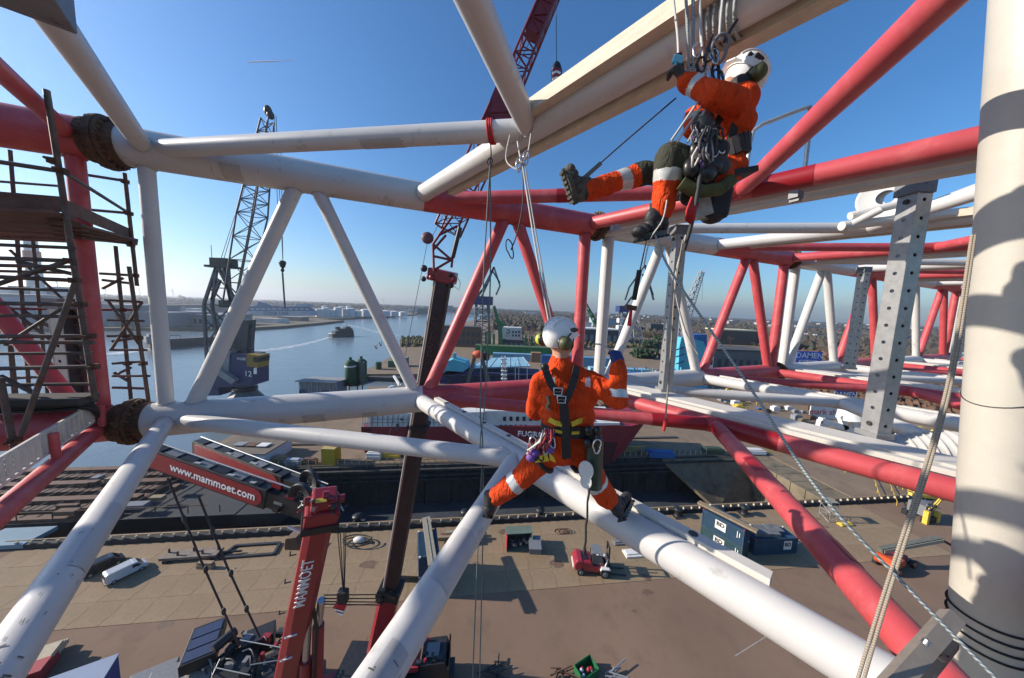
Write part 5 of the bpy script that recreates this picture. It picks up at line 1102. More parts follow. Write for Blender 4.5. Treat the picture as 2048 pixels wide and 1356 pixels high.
# --- far left bank
FL = [(-120,-20,652,590,60,PALE,ROOFG,'pale shed at the far left edge behind the scaffold'),(0,26,640,578,40,WHT,None,'white block building at the far left with a lower wing'),(24,62,640,572,30,cm('slate_cladding',(.17,.22,.26)),None,'slate grey block with rounded top beside the chimney'),
      (40,205,650,617,70,PALE,ROOFG,'long pale hall behind the scaffold on the far bank'),(205,262,652,612,50,GREYB,ROOFG,'grey hall right of the red post on the far bank'),(262,330,654,626,60,GREYB,ROOFG,'low grey hall between red post and white post'),(330,418,652,630,60,GREYB,ROOFG,'long low quay shed left of harbour crane 12'),(372,396,640,617,14,WHT,None,'pale cube building left of harbour crane 12'),
      (300,372,628,610,60,GREYB,ROOFD,'row of dark sheds behind the low quay shed'),(396,470,628,612,60,GREYB,ROOFD,'sheds behind harbour crane 12'),(510,556,646,638,22,WHT,ROOFG,'low white shed on the land spit'),(556,600,642,634,22,cm('sand_cladding',(.25,.2,.15)),ROOFG,'low brown shed on the land spit')]
for k, (x0,x1,yb,yt,dp,m_,rf,lb) in enumerate(FL): bldg('warehouse', lb, 'building', x0,x1,yb,yt,dp,m_,rf, rows=1 if k in (3,4,6,7) else 0, cols=8)
g = G(80,640); mb = MB(); mb.tube(g, Vector((g.x,g.y,hz(g,462))), 7.5, 4.5, n=16); ch_ = thing('chimney', 'tall pale chimney behind the scaffold', 'chimney', g); part('stack', mb, WHT, ch_)
mb = MB(); zt_ = hz(g,518); mb.tube(Vector((g.x,g.y,zt_)), Vector((g.x,g.y,zt_+9)), 6.3, 6.1, n=16); part('red_band', mb, cm('faded_red',(.35,.12,.10)), ch_)
mb = MB(); g = G(45,640); mb.tube(Vector((g.x,g.y+40,0)), Vector((g.x,g.y+40,hz(g,570))), 22, n=20); solo('storage_silo', mb, WHT, 'round white silo behind the slate block', 'silo')
# --- wind turbines
def turbine():
    root = thing('wind_turbine', 'wind turbine', 'wind turbine', (0,0,0), 'wind turbines on the horizon'); m_ = cm('turbine_white', (.55,.55,.56))
    mb = MB(); mb.tube((0,0,0), (0,0,100), 2.6, 1.5, n=10); part('tower', mb, m_, root)
    mb = MB(); mb.box((0,-1,101), (3.4,9,3.6)); part('nacelle', mb, m_, root)
    for k in range(3):
        a = k*math.tau/3+.5; e = Vector((math.sin(a),0,math.cos(a))); f = Vector((math.cos(a),0,-math.sin(a))); c = Vector((0,-6,101)); mb = MB()
        mb.prism([(-1,0),(1.2,0),(2.2,8),(1.0,30),(.3,46),(-.2,46),(-1,10)], c, f, e, .8); part('blade', mb, m_, root)
    return root
tb = turbine(); first = True
for k, (x, hub, yb, Yd, rz, lb) in enumerate(((118,563,600,1500,.2,'wind turbine over the chimney hall at the far left'),(213,578,600,1700,.9,'wind turbine just right of the red post'),(281,578,600,1900,-.3,'wind turbine between scaffold and white post'),(347,581,603,2100,.1,'wind turbine right of the white post'),(393,594,604,2600,.5,'small wind turbine left of harbour crane 12'),(553,604,612,3000,.2,'tiny wind turbine above the blue ferry'),(715,601,616,2600,.4,'wind turbine above the white tanks'),(767,598,618,2300,0,'wind turbine right of the white tanks'))):
    b = D(x,yb,Yd); hh = hz(b,hub); s_ = hh/101
    if first: o = tb; first = False; o.location = (b.x,b.y,0); o.rotation_euler = (0,0,rz); o.scale = (s_,)*3; o['label'] = lb
    else: o = dup(tb, (b.x,b.y,0), rz, lb, s_)
for k, (x, h_) in enumerate(((362,590),(370,594),(378,597))):
    b = D(x,604,2000); mb = MB(); z1 = hz(b,h_); mb.bar(Vector((b.x-12,b.y,0)), Vector((b.x-4,b.y,z1)), 4, 4); mb.bar(Vector((b.x+12,b.y,0)), Vector((b.x+4,b.y,z1*.8)), 4, 4); mb.bar(Vector((b.x-20,b.y,z1*.8)), Vector((b.x+26,b.y,z1*.7)), 4, 4); mb.bar(Vector((b.x-4,b.y,z1)), Vector((b.x+20,b.y,z1*.7)), 2, 2)
    solo('quay_crane', mb, GREYB, ('tallest','middle','lowest')[k]+' of the tiny quay cranes right of the white post', 'crane')
# --- big blue ferry, tanks
g = G(562,633); sf = thing('ferry_ship', 'large light blue passenger ferry moored at the far bank', 'ship', g); Y = g.y
def shippr(pts, th, nm, m_, root, dy=0.0, YY=None):
    YY = YY or Y; P_ = [D(x,y,YY+dy) for x,y in pts]; n_ = len(P_); f = Vector((0,th/2,0)); mb = MB()
    mb.add([p_-f for p_ in P_]+[p_+f for p_ in P_], [tuple(range(n_)), tuple(range(2*n_-1,n_-1,-1))]+[((i+1)%n_,i,i+n_,(i+1)%n_+n_) for i in range(n_)]); return part(nm, mb, m_, root)
LBL = cm('ferry_pale_blue', (.27,.36,.44)); MBL = cm('ferry_mid_blue', (.05,.13,.24))
hl = shippr([(486,633),(628,631),(626,622),(486,622)], 24, 'hull', LBL, sf); shippr([(486,622),(626,622),(612,613),(486,612)], 22, 'upper_decks', MBL, sf)
shippr([(516,612),(545,613),(530,606),(520,603)], 8, 'funnel', MBL, sf); shippr([(596,613),(622,614),(622,608),(596,608)], 14, 'bridge', LBL, sf)
for k in range(12): shippr([(490+k*11,620),(497+k*11,620),(497+k*11,616.5),(490+k*11,616.5)], .4, 'window_row', LBL, sf, -11.4)
letters('STENA LINE', D(552,627,Y-12.2), (1,0,.03), Z_, 9.5, cm('ferry_letter',(.03,.09,.2)), hl, depth=.05, bold=.1)
TK = [(640,8,618),(652,7,616),(664,6,620),(676,7,615),(690,6,618),(702,8,617),(716,7,622),(734,11,619),(752,9,621),(770,10,622),(788,9,623),(806,8,624),(650,5,612),(684,5,613),(698,5,612)]
tkm = cm('tank_white', (.60,.60,.60))
for k, (x, w_, yt) in enumerate(TK):
    g = G(x,634+(x-640)*-.01 if k < 12 else 629); r = w_/FPX*g.y; h = hz(g,yt); root = thing('storage_tank', ('first','second','third','fourth','fifth','sixth','seventh','eighth','ninth','tenth','eleventh','twelfth','left rear','middle rear','right rear')[k]+' white storage tank from the left on the far bank' if k < 12 else ('left rear','middle rear','right rear')[k-12]+' white tank standing higher behind the tank row', 'tank', g, 'white storage tanks on the far bank')
    mb = MB(); mb.tube(g, Vector((g.x,g.y,h)), r, n=20); part('shell', mb, tkm, root); mb = MB(); mb.lathe([(r*1.01,0),(r*.5,r*.1),(.01,r*.14)], Vector((g.x,g.y,h)), (0,0,1), 20); part('roof', mb, tkm, root)
# --- boats and foam
def hullpoly(L_, B_): return [(-L_/2,-B_/2),(L_*.36,-B_/2),(L_*.46,-B_*.3),(L_/2,0),(L_*.46,B_*.3),(L_*.36,B_/2),(-L_/2,B_/2)]
def orient(m, p_, ang): return m.xf(Matrix.Translation(p_) @ Matrix.Rotation(ang,4,'Z'))
ga, gb_ = G(296,696,ZW), G(448,686,ZW); ang = math.atan2(gb_.y-ga.y, gb_.x-ga.x); L_ = (gb_-ga).length; mid = (ga+gb_)/2
bg = thing('river_barge', 'long dark barge on the river behind the white post', 'barge', mid)
part('hull', orient(MB().slab(hullpoly(L_,11), -.5, 4.2), mid, ang), cm('barge_hull',(.035,.04,.045)), bg); part('hatch_covers', orient(MB().box((L_*.06,0,5.0),(L_*.74,8,1.8)), mid, ang), cm('barge_hatch',(.05,.055,.06)), bg)
part('wheelhouse', orient(MB().box((-L_*.42,0,6.2),(9,7,4.4)).box((-L_*.42,0,9.0),(6,5,2)), mid, ang), cm('barge_cab',(.18,.19,.2)), bg); part('hoops', orient(MB().path([(-L_*.30,-3,6),(-L_*.30,-3,8.5),(-L_*.12,-3,8.5),(-L_*.12,-3,6)],.25,6), mid, ang), DARKST, bg)
ga, gb_ = G(661,674,ZW), G(706,671,ZW); ang = math.atan2(gb_.y-ga.y, gb_.x-ga.x); L_ = (gb_-ga).length*1.0; mid = (ga+gb_)/2
fb = thing('passenger_ferry', 'dark passenger ferry with a white wake in mid river', 'ferry', mid); FD = cm('ferry_dark',(.045,.055,.06)); FG = cm('ferry_green',(.04,.07,.065))
part('hull', orient(MB().slab([(-L_/2,-3.5),(L_*.4,-4),(L_/2,-2),(L_/2,2),(L_*.4,4),(-L_/2,3.5)], -.5, 3.0), mid, ang), FG, fb); part('deck_house', orient(MB().box((L_*.04,0,4.6),(L_*.82,6.6,3.2)), mid, ang), FD, fb)
part('upper_deck', orient(MB().box((L_*.1,0,7.4),(L_*.62,6,2.4)), mid, ang), FD, fb); part('bridge', orient(MB().box((L_*.22,0,9.6),(L_*.22,5,1.8)), mid, ang), FG, fb); part('funnel', orient(MB().box((-L_*.2,0,9.4),(L_*.16,3,2.4)), mid, ang), BLKM, fb)
part('bow_ramp', orient(MB().box((-L_*.47,0,3.6),(L_*.1,6,.6)), mid, ang), WHT, fb)
for k in range(6): part('window', orient(MB().box((-L_*.26+k*L_*.12,-3.35,4.9),(L_*.08,.1,1.3)), mid, ang), GLASS, fb)
part('mast', orient(MB().tube((L_*.22,0,10),(L_*.22,0,14),.2,n=6), mid, ang), FD, fb)
FOAM = mat('wake_foam', (.50,.56,.60), .6, var=.2, scale=.4)
def foam(pts, w0, w1, label, nst=60):
    mb = MB(); P_ = [G(x,y,ZW-.33) for x,y in pts]; out = []
    for k in range(nst):
        t = k/nst*(len(P_)-1); i = min(int(t),len(P_)-2); a = P_[i].lerp(P_[i+1], t-i); d = (P_[i+1]-P_[i]).normalized(); sd = Vector((-d.y,d.x,0)); wd = w0+(w1-w0)*k/nst
        for _ in range(4):
            c = a+sd*rnd.uniform(-wd,wd)+d*rnd.uniform(-4,4); l = rnd.uniform(2,7); ww = rnd.uniform(.15,.55); c.z = ZW-.34+rnd.uniform(0,.08)
            mb.add([c-d*l, c+sd*ww, c+d*l, c-sd*ww], [(0,1,2,3)])
    o = struct('wake', mb, FOAM); o['kind'] = 'stuff'; o['label'] = label; o['category'] = 'wake'
foam([(662,674),(640,680),(600,690),(560,697),(500,704)], 1.2, 6, 'white foam wake trailing left behind the passenger ferry', 110); foam([(688,648),(720,655),(752,663),(790,672)], 3, 8, 'faint foam streak right of the passenger ferry', 60); foam([(300,697),(262,703),(228,708)], 2, 6, 'white wake behind the dark barge', 50)
for k, (x, y) in enumerate(((753,697),(762,691))):
    c = D(x,y,40); mb = MB(); mb.sph(c, (.18,.07,.07), 8, 6, (Vector((.6,0,.8)),Vector((0,1,0)),Vector((-.8,0,.6))))
    mb.prism([(0,0),(.28,.5),(.42,.46),(.12,-.05)], c, Vector((.6,.1,.8)), Vector((-.5,.3,.5)), .02); mb.prism([(0,0),(-.2,.55),(-.05,.6),(.14,0)], c, Vector((-.5,.1,-.6)), Vector((-.4,-.3,.6)), .02)
    solo('bird', mb, cm('gull_grey',(.08,.08,.085)), ('left','right')+() and ('left','right')[k]+' of the two gulls flying over the pier', 'bird')
# contrail
a, b = D(494,124,6000), D(592,121,6000); mb = MB(); pts = [a.lerp(b,i/20) for i in range(21)]
mb.path(pts, 10, 8, rr=[3+9*math.sin(math.pi*min(1,i/20+.12))*(1-i/24) for i in range(21)]); ct = solo('contrail', mb, mat('contrail_white',(.9,.9,.9),.9,var=.02), 'short white contrail in the sky above harbour crane 12', 'contrail')
# --- river bank this side: shed with blue frames, green silo, pier
g = G(635,806); sx = xat(598,806,g.y); ex_ = xat(672,806,g.y); Y = g.y; h = hz(g,765)
sh_ = thing('quay_shed', 'small quay shed with blue and white braced walls beside the silo', 'shed', Vector(((sx+ex_)/2,Y,0)))
mb = MB(); mb.box(((sx+ex_)/2,Y+4,h/2), (ex_-sx-.4,7,h-.3)); part('wall', mb, cm('shed_wall',(.17,.19,.22)), sh_); mb = MB(); mb.box(((sx+ex_)/2,Y+3.5,h+.12), (ex_-sx+1,9,.3), (Vector((1,0,0)),Vector((0,1,-.06)).normalized(),Vector((0,.06,1)).normalized())); part('roof', mb, ROOFG, sh_)
for k in range(7):
    x = sx+(ex_-sx)*k/6; mb = MB(); mb.bar((x,Y+.4,0),(x,Y+.4,h),.16,.16); part('frame_post', mb, cm('frame_grey',(.30,.33,.38)), sh_)
    if k < 6: mb = MB(); x2 = sx+(ex_-sx)*(k+1)/6; mb.bar((x,Y+.38,0.1 if k % 2 else h),(x2,Y+.38,h if k % 2 else .1),.12,.1); part('frame_brace', mb, _M['frame_grey'], sh_)
for k in (0,3.6): mb = MB(); x = sx+(ex_-sx)*(k+.6)/6; mb.box((x,Y+.44,h*.32),(2.4,.1,h*.6)); part('blue_door', mb, NAVY, sh_)
g = G(707,795); Y = g.y; si = thing('green_silo', 'dark green cement silo on a black frame at the river edge', 'silo', g)
zt = hz(g,722); zb_ = hz(g,768); r = 12.5/FPX*Y
for k, (dx, dy) in enumerate(((-.4*r,0),(.75*r,1.2*r))):
    mb = MB(); c = Vector((g.x+dx,Y+dy,0)); mb.lathe([(.3,zb_-1),(r*.86,zb_),(r*.86,zt-r*.2),(r*.45,zt+.3),(.2,zt+.4)], c, (0,0,1), 18); mb.tube(c+Z_*(zt+.3), c+Z_*(zt+1.4), .5, n=10); part('tank', mb, cm('silo_green',(.012,.06,.032)), si)
mb = MB(); mb.tube(Vector((g.x-.4*r,Y,zt-r*.95)), Vector((g.x-.4*r,Y,zt-r*.70)), r*.875, n=18); part('pale_band', mb, WHT, si)
for dx in (-1,1):
    for dy in (-1,1): mb = MB(); mb.bar((g.x+dx*r*1.1,Y+dy*r*.8,0),(g.x+dx*r*1.1,Y+dy*r*.8,zb_),.3,.3); part('frame_leg', mb, BLKM, si)
mb = MB(); mb.box((g.x,Y,zb_), (r*2.6,r*2,.5)); part('frame_deck', mb, BLKM, si)
mb = MB(); lattice(mb, (g.x+r*1.5,Y,zb_), (g.x+r*1.5,Y,zt), 1.0,1.0,(1,0,0),(0,1,0),10,.06,.04); part('ladder_cage', mb, GREYST, si)
bldg('green_box', 'green container on the stone pier', 'container', 776,790,735,722,5,cm('container_green',(.05,.13,.08))); bldg('green_box', 'larger grey-green container on the stone pier', 'container', 790,812,733,716,5,cm('container_greygreen',(.13,.19,.15)))
g = G(757,738); mb = MB(); mb.tube(g, Vector((g.x,g.y,hz(g,724))), 1.6, n=14); solo('pier_tank', mb, cm('silo_green',(.012,.06,.032)), 'small dark green tank left on the pier', 'tank')
bldg('floating_pontoon', 'dark floating pontoon beside the pier', 'pontoon', 735,800,762,755,8,DARKB,z0=ZW)
mb = MB(); mb.bar(G(788,752,1), G(800,772,0), 1.0, .6); solo('gangway', mb, WHT, 'white gangway slanting down at the pier', 'gangway')
mb = MB(); mb.sph(G(785,782,1.5), 2.2, 16, 10); solo('white_dome', mb, WHT, 'small white dome just above the white lower chord', 'dome')
# --- vegetation: scrub, bare trees, far woods
def clumps(n, gen, m_, name, label, cat='scrub'):
    mb = MB()
    for _ in range(n):
        c, r, hgt = gen(); k = 5; a0 = rnd.random()*6
        vs = [c+Vector((r*rnd.uniform(.7,1.2)*math.cos(a0+i*math.tau/k), r*rnd.uniform(.7,1.2)*math.sin(a0+i*math.tau/k), hgt*rnd.uniform(.1,.6))) for i in range(k)]+[c+Vector((rnd.uniform(-.3,.3)*r,rnd.uniform(-.3,.3)*r,hgt*rnd.uniform(.8,1.15)))]+[c+Vector((r*.8*math.cos(a0+i*math.tau/k), r*.8*math.sin(a0+i*math.tau/k), 0)) for i in range(k)]
        mb.add(vs, [(i,(i+1)%k,k) for i in range(k)]+[(i+k+1,(i+1)%k+k+1,(i+1)%k,i) for i in range(k)])
    o = struct(name, mb, m_); o['kind'] = 'stuff'; o['label'] = label; o['category'] = cat; return o
SCRUB = mat('winter_scrub', (.085,.075,.040), .95, var=.5, scale=.25, dirt=(.06,.07,.025), dscale=.15, dlo=.45, dhi=.6); WOODS = mat('winter_woods', (.060,.046,.034), .95, var=.45, scale=.02, dirt=(.045,.05,.025), dscale=.012, dlo=.5, dhi=.62)
def gsc(x0,x1,y0,y1,r,h):
    def f():
        g_ = G(rnd.uniform(x0,x1), rnd.uniform(y0,y1)); s_ = rnd.uniform(.6,1.4); return g_, r*s_, h*s_
    return f
clumps(260, gsc(800,880,676,694,1.3,3.0), SCRUB, 'pier_scrub', 'brownish scrub on the bank at the pier head')
clumps(500, gsc(1040,1340,682,696,2.0,4.2), SCRUB, 'bank_scrub', 'scrub strip behind the blue ships')
def gfar(a0, a1, d0, d1, r, h):
    def f():
        a = R_(rnd.uniform(a0,a1)); d = d0*(d1/d0)**rnd.random(); s_ = rnd.uniform(.6,1.5); return Vector((math.sin(a)*d, math.cos(a)*d, 0)), r*s_*(d/700)**.35, h*s_*(d/700)**.1
    return f
clumps(13000, gfar(-4,66,480,4200,6.5,9), WOODS, 'far_woods', 'brown winter woods stretching to the horizon on the right', 'woods')
clumps(2600, gfar(-62,-2,1700,4200,11,11), WOODS, 'far_woods', 'thin dark tree line on the horizon beyond the river', 'woods')
clumps(2600, gfar(44,66,190,520,1.8,2.6), mat('rust_scrub',(.11,.06,.035),.95,var=.4,scale=.1), 'rust_scrub', 'rusty brown scrub field behind the right half of the yard')
mb = MB()
for _ in range(420):
    a = R_(rnd.uniform(-60,64)); d = rnd.uniform(1100,3600); h_ = rnd.uniform(6,16); mb.box((math.sin(a)*d, math.cos(a)*d, h_/2+rnd.uniform(0,3)), (rnd.uniform(15,60), 20, h_))
o = struct('far_town', mb, cm('far_town_wall',(.30,.29,.28),var=.5,scale=.01)); o['kind'] = 'stuff'; o['label'] = 'scattered pale sheds and houses along the horizon'; o['category'] = 'town'
bldg('tower_block', 'small grey tower block on the horizon right of the dark crane boom', 'building', 893,904,624,611,30,GREYB,None,4,3); bldg('tower_block', 'pale high-rise on the horizon right of the third perforated post', 'building', 1573,1588,645,632,30,WHT,None,4,3); bldg('far_office', 'dark green office block at the end of the river', 'building', 835,850,629,617,30,cm('office_green',(.09,.14,.14)))
def bare_tree():
    root = thing('bare_tree', 'bare tree', 'tree', (0,0,0), 'bare trees behind the shipyard'); tm = mat('bark', (.075,.06,.045), .95)
    mb = MB(); mb.tube((0,0,0),(0.1,0,4),.32,.2,n=7)
    tips = []
    for k in range(9):
        a = k*2.4; z = 2.6+k*.5; p_ = Vector((0,0,z)); q_ = p_+Vector((math.cos(a)*2.2,math.sin(a)*2.2,2.6+rnd.uniform(0,1.5))); mb.tube(p_,q_,.13,.05,n=5); tips.append(q_)
    mb.tube((.1,0,4),(0,.2,9.5),.2,.05,n=6); tips.append(Vector((0,0,8))); part('trunk', mb, tm, root)
    cr = MB()
    for q_ in tips:
        for _ in range(60):
            d = Vector((rnd.gauss(0,1),rnd.gauss(0,1),rnd.gauss(.5,.8))); d.normalize(); l = rnd.uniform(.8,2.2); p_ = q_+Vector((rnd.gauss(0,.7),rnd.gauss(0,.7),rnd.gauss(0,.7))); sd = d.orthogonal().normalized()*.05
            cr.add([p_-sd,p_+sd,p_+d*l], [(0,1,2)])
    part('crown', cr, mat('twigs', (.10,.075,.05), .95, var=.3), root); return root
bt_ = bare_tree(); ordn = ('first','second','third','fourth','fifth','sixth','seventh','eighth','ninth','tenth','eleventh','twelfth','thirteenth','fourteenth','fifteenth','sixteenth','seventeenth','eighteenth','nineteenth','twentieth','twenty-first','twenty-second')
TR = [(905,672),(918,676),(932,684),(948,690),(975,688),(985,676),(1045,684),(1058,690),(1066,676),(1075,688),(1200,680),(1215,686),(1230,676),(1285,684),(1296,690),(1310,682),(1425,690),(1440,684),(1460,692),(1490,690),(1525,690),(1660,700)]
for k, (x, y) in enumerate(TR):
    p_ = G(x,y); lb = ordn[k]+' bare tree from the left along the shipyard'
    if k == 0: bt_.location = p_; bt_['label'] = lb
    else: dup(bt_, p_, rnd.uniform(0,6), lb, rnd.uniform(.8,1.5))
# --- shipyard across the basin
bldg('brown_hall', 'long low dark brown building behind the grey lattice crane', 'building', 884,960,694,656,16,BRN,ROOFD,2,8,DARKB); bldg('white_block', 'white block building with round green emblem and six dark windows', 'building', 1002,1042,686,655,14,WHT,None)
wb = bpy.data.objects[[o.name for o in bpy.data.objects if o.name.startswith('white_block')][0]]; Yb = wb.location.y; wlp = wb.children[0]
for r_ in range(2):
    for c_ in range(3): mb = MB(); mb.box(D(1026+c_*6,664+r_*7,Yb-.1), (1.6,.2,2.0)); part('window', mb, GLASS, wlp)
mb = MB(); mb.lathe([(1.5,0),(2.4,0),(2.4,.1),(1.5,.1)], D(1015,663,Yb-.15), (0,-1,0), 20); part('emblem', mb, TEAL, wlp); mb = MB(); mb.box(D(1015,672,Yb-.1), (4.5,.1,.6)); part('emblem_text', mb, TEAL, wlp)
bldg('dark_lower_hall', 'dark hall under the white block building', 'building', 996,1048,697,681,8,DARKB,ROOFD,1,5,GREYB)
bldg('green_hull', 'long green flat vessel lying behind the blue ships', 'barge', 950,1110,712,695,10,cm('bright_green',(.02,.16,.05)),cm('moss',(.05,.09,.03)))
for k, x in enumerate((972,980,988,1052,1064,1112)): b = D(x,690,240); mb = MB(); mb.bar(Vector((b.x,240,0)), D(x,664+k*2,240), 1.6, 1.6); solo('green_mast', mb, GRN, ordn[k]+' green mast from the left above the green vessel', 'mast')
bldg('pale_hall', 'pale flat hall right of the lower worker\'s helmet', 'building', 1130,1182,668,646,20,WHT,ROOFG,1,6,DARKB); bldg('pale_hall', 'blue-grey hall between red and white post', 'building', 1185,1232,662,638,30,PALE,ROOFG); bldg('dark_hall', 'dark hall with pale roof edge behind the white posts', 'building', 1165,1235,690,660,25,DARKB,WHT,1,6,GREYB)
for k, (x0,x1,yb,yt,m_) in enumerate(((1060,1100,650,641,BRN),(1110,1150,648,640,GREYB),(960,1000,640,632,GREYB),(1050,1070,632,624,WHT),(1300,1330,672,650,DARKB),(1330,1360,660,648,GREYB))): bldg('town_house', ordn[k]+' small far building of the town beyond the green vessel', 'building', x0,x1,yb,yt,18,m_,ROOFD)
wt_ = thing('white_tower', 'white lattice superstructure under the second lattice crane', 'tower', G(1240,690)); Yw = G(1240,690).y
for k in range(4): mb = MB(); mb.box(D(1240,683-k*14,Yw), (10-k*1.8,8,4.5)); part('deck', mb, WHT, wt_)
mb = MB(); lattice(mb, D(1275,690,Yw), D(1268,630,Yw), 10,7,(1,0,0),(0,1,0),7,.4,.25); part('lattice_leg', mb, cm('pale_lattice',(.42,.42,.42)), wt_)
for k, (x, y, w_) in enumerate(((1228,665,14),(1300,680,24),(1320,668,18),(1290,700,26))):
    p_ = G(x,y+16); o = clumps(120, lambda p_=p_, w_=w_: (p_+Vector((rnd.gauss(0,w_*.14),rnd.gauss(0,3),rnd.uniform(0,6))), 1.8, 3), mat('evergreen',(.018,.04,.016),.95,var=.5,scale=.4), 'evergreen_thicket', ordn[k]+' dark evergreen thicket from the left near the white tower')
# blue ship with covered deck, A-frame, masts
g = G(1000,772); Y = g.y
bs = thing('blue_ship', 'blue workship with pale blue deck covers in the next basin', 'ship', g)
shippr([(886,772),(1075,770),(1080,745),(1040,742),(900,735),(888,745)], 16, 'hull', NAVY, bs, 8); shippr([(888,745),(925,742),(938,733),(934,722),(910,715),(893,722)], 10, 'bow_house', CYAN, bs, 5); shippr([(906,720),(912,720),(912,706),(908,706)], 2, 'mast', CYAN, bs, 4)
P4 = [D(940,735,Y+2), D(1060,732,Y+2), D(1046,714,Y+18), D(968,716,Y+18)]; mb = MB(); mb.add(P4+[p_-Z_*.6 for p_ in P4], [(0,1,2,3),(7,6,5,4),(0,4,5,1),(1,5,6,2),(2,6,7,3),(3,7,4,0)]); part('deck_cover', mb, cm('pale_cover',(.18,.36,.46)), bs)
for k in range(7): t = k/6; mb = MB(); mb.bar(P4[0].lerp(P4[1],t)+Z_*.1, P4[3].lerp(P4[2],t)+Z_*.1, .25, .2); part('cover_rib', mb, PALE, bs)
for k in range(8): a = D(890+k*24,772,Y-1); b = D(914+k*24,750,Y-1); mb = MB(); mb.bar(a,b,.4,.4); mb.bar(Vector((a.x,a.y,b.z)), Vector((b.x,b.y,a.z)), .4,.4); part('cross_brace', mb, DARKST, bs)
mb = MB(); mb.bar(D(890,752,Y-1), D(1080,750,Y-1), .4, .4); part('rail', mb, DARKST, bs)
af = thing('a_frame', 'dark A-frame with an orange cover on its top beside the blue ship', 'a-frame', G(955,790)); Ya = G(955,790).y
for x0, x1 in ((928,950),(985,963)): mb = MB(); mb.bar(D(x0,792,Ya), D(x1,712,Ya), 1.5, 1.3); part('leg', mb, cm('aframe_grey',(.10,.095,.085)), af)
mb = MB(); mb.sph(D(956,708,Ya), (2.2,1.6,1.5), 14, 8); mb.box(D(956,712,Ya), (4.2,2.4,1.4)); part('orange_cover', mb, cm('orange_cover',(.55,.10,.04)), af); mb = MB(); mb.sph(D(972,712,Ya+1), (1.6,1.5,2), 12, 8); part('drum', mb, BLKM, af)
wm_ = thing('white_mast', 'white lattice mast standing among the blue deck covers', 'mast', G(1008,785)); Ym = G(1008,785).y
mb = MB(); lattice(mb, D(1009,785,Ym), D(1007,712,Ym), 1.4,1.4,(1,0,0),(0,1,0),14,.14,.1); part('lattice', mb, WHT, wm_)
for k in range(9): mb = MB(); mb.box(D(1008,782-k*8,Ym), (2.6,2.0,.5)); part('ring', mb, WHT, wm_)
for k, x in enumerate((1030,1037,1054)): mb = MB(); b = D(x,780,Ym); mb.tube(b, D(x+1,715+k*4,Ym), .15, n=6); solo('thin_mast', mb, WHT, ('left','middle','right')[k]+' thin pale mast right of the white lattice mast', 'mast')
for k, (x0,x1,yb,yt,m_,lb) in enumerate(((985,1062,722,708,cm('pipe_blue',(.12,.27,.40)),'big blue pipe section behind the blue ship'),(1062,1082,725,706,cm('rust_box',(.25,.13,.06)),'rusty crate stack behind the lower worker\'s shoulder'),(1082,1150,728,712,BLUE,'blue steel block left of the red post'),(1150,1240,735,716,cm('pipe_blue',(.12,.27,.40)),'light blue steel block behind the white posts'),(1225,1285,770,748,BLUE,'blue container row at the lower worker\'s raised arm'),(1180,1300,748,738,cm('pale_cover',(.18,.36,.46)),'pale blue deck strip right of the red post'))): bldg('steel_block', lb, 'steel block', x0,x1,yb,yt,6,m_)
CL = [CYAN, WHT, BLUE, GREYB, CYAN, BRN]
cnt_ = {}
for k in range(34):
    x = 1215+k*3.85; y = rnd.uniform(748,768); g = G(x,y); mb = MB(); mb.bar(g, g+Vector((rnd.uniform(-1,1),0,rnd.uniform(2,5))), rnd.uniform(.3,.9), .6); mb.box(g+Z_*.6, (rnd.uniform(.8,2.5),1,1.2)); cn_ = ('cyan','white','blue','grey','cyan','brown')[k % 6]; cnt_[cn_] = cnt_.get(cn_,-1)+1
    solo('deck_fitting', mb, CL[k % 6], ordn[cnt_[cn_]]+' '+cn_+' fitting from the left on the cluttered deck left of the cyan tower', 'deck fitting', 'fittings in the cluttered deck')
ct_ = thing('cyan_tower', 'bright cyan steel tower block right of the first perforated post', 'tower', G(1372,775)); Yc = G(1372,775).y
shippr([(1342,775),(1400,775),(1404,705),(1392,680),(1350,672),(1346,690)], 12, 'body', CYAN, ct_, 6, Yc); shippr([(1372,700),(1404,700),(1404,668),(1374,668)], 8, 'blue_top', BLUE, ct_, 9, Yc)
for k in range(6): mb = MB(); mb.bar(D(1344+k*6,772,Yc-.4), D(1344+k*6,735+3*(k % 3),Yc-.4), .6, .4); part('fender', mb, cm('cyan_light',(.16,.5,.6)), ct_)
for k in range(3): mb = MB(); mb.bar(D(1352,700+k*14,Yc-.4), D(1368,694+k*14,Yc-.4), .5, .4); part('bracket', mb, NAVY, ct_)
bldg('grey_shed', 'grey shed with white corner office in the middle of the right yard', 'building', 1400,1530,750,703,22,cm('shed_grey',(.11,.12,.125)),ROOFD,1,9,DARKB); bldg('corner_office', 'white corner office at the left end of the grey shed', 'building', 1398,1424,752,712,8,WHT,ROOFD,2,3)
bldg('long_hall', 'long dark brick hall with pale yellow roof edge behind the red diagonals', 'building', 1438,1514,690,662,30,cm('dark_brick',(.07,.05,.04)),cm('pale_edge_roof',(.55,.52,.35)),1,8,DARKB)
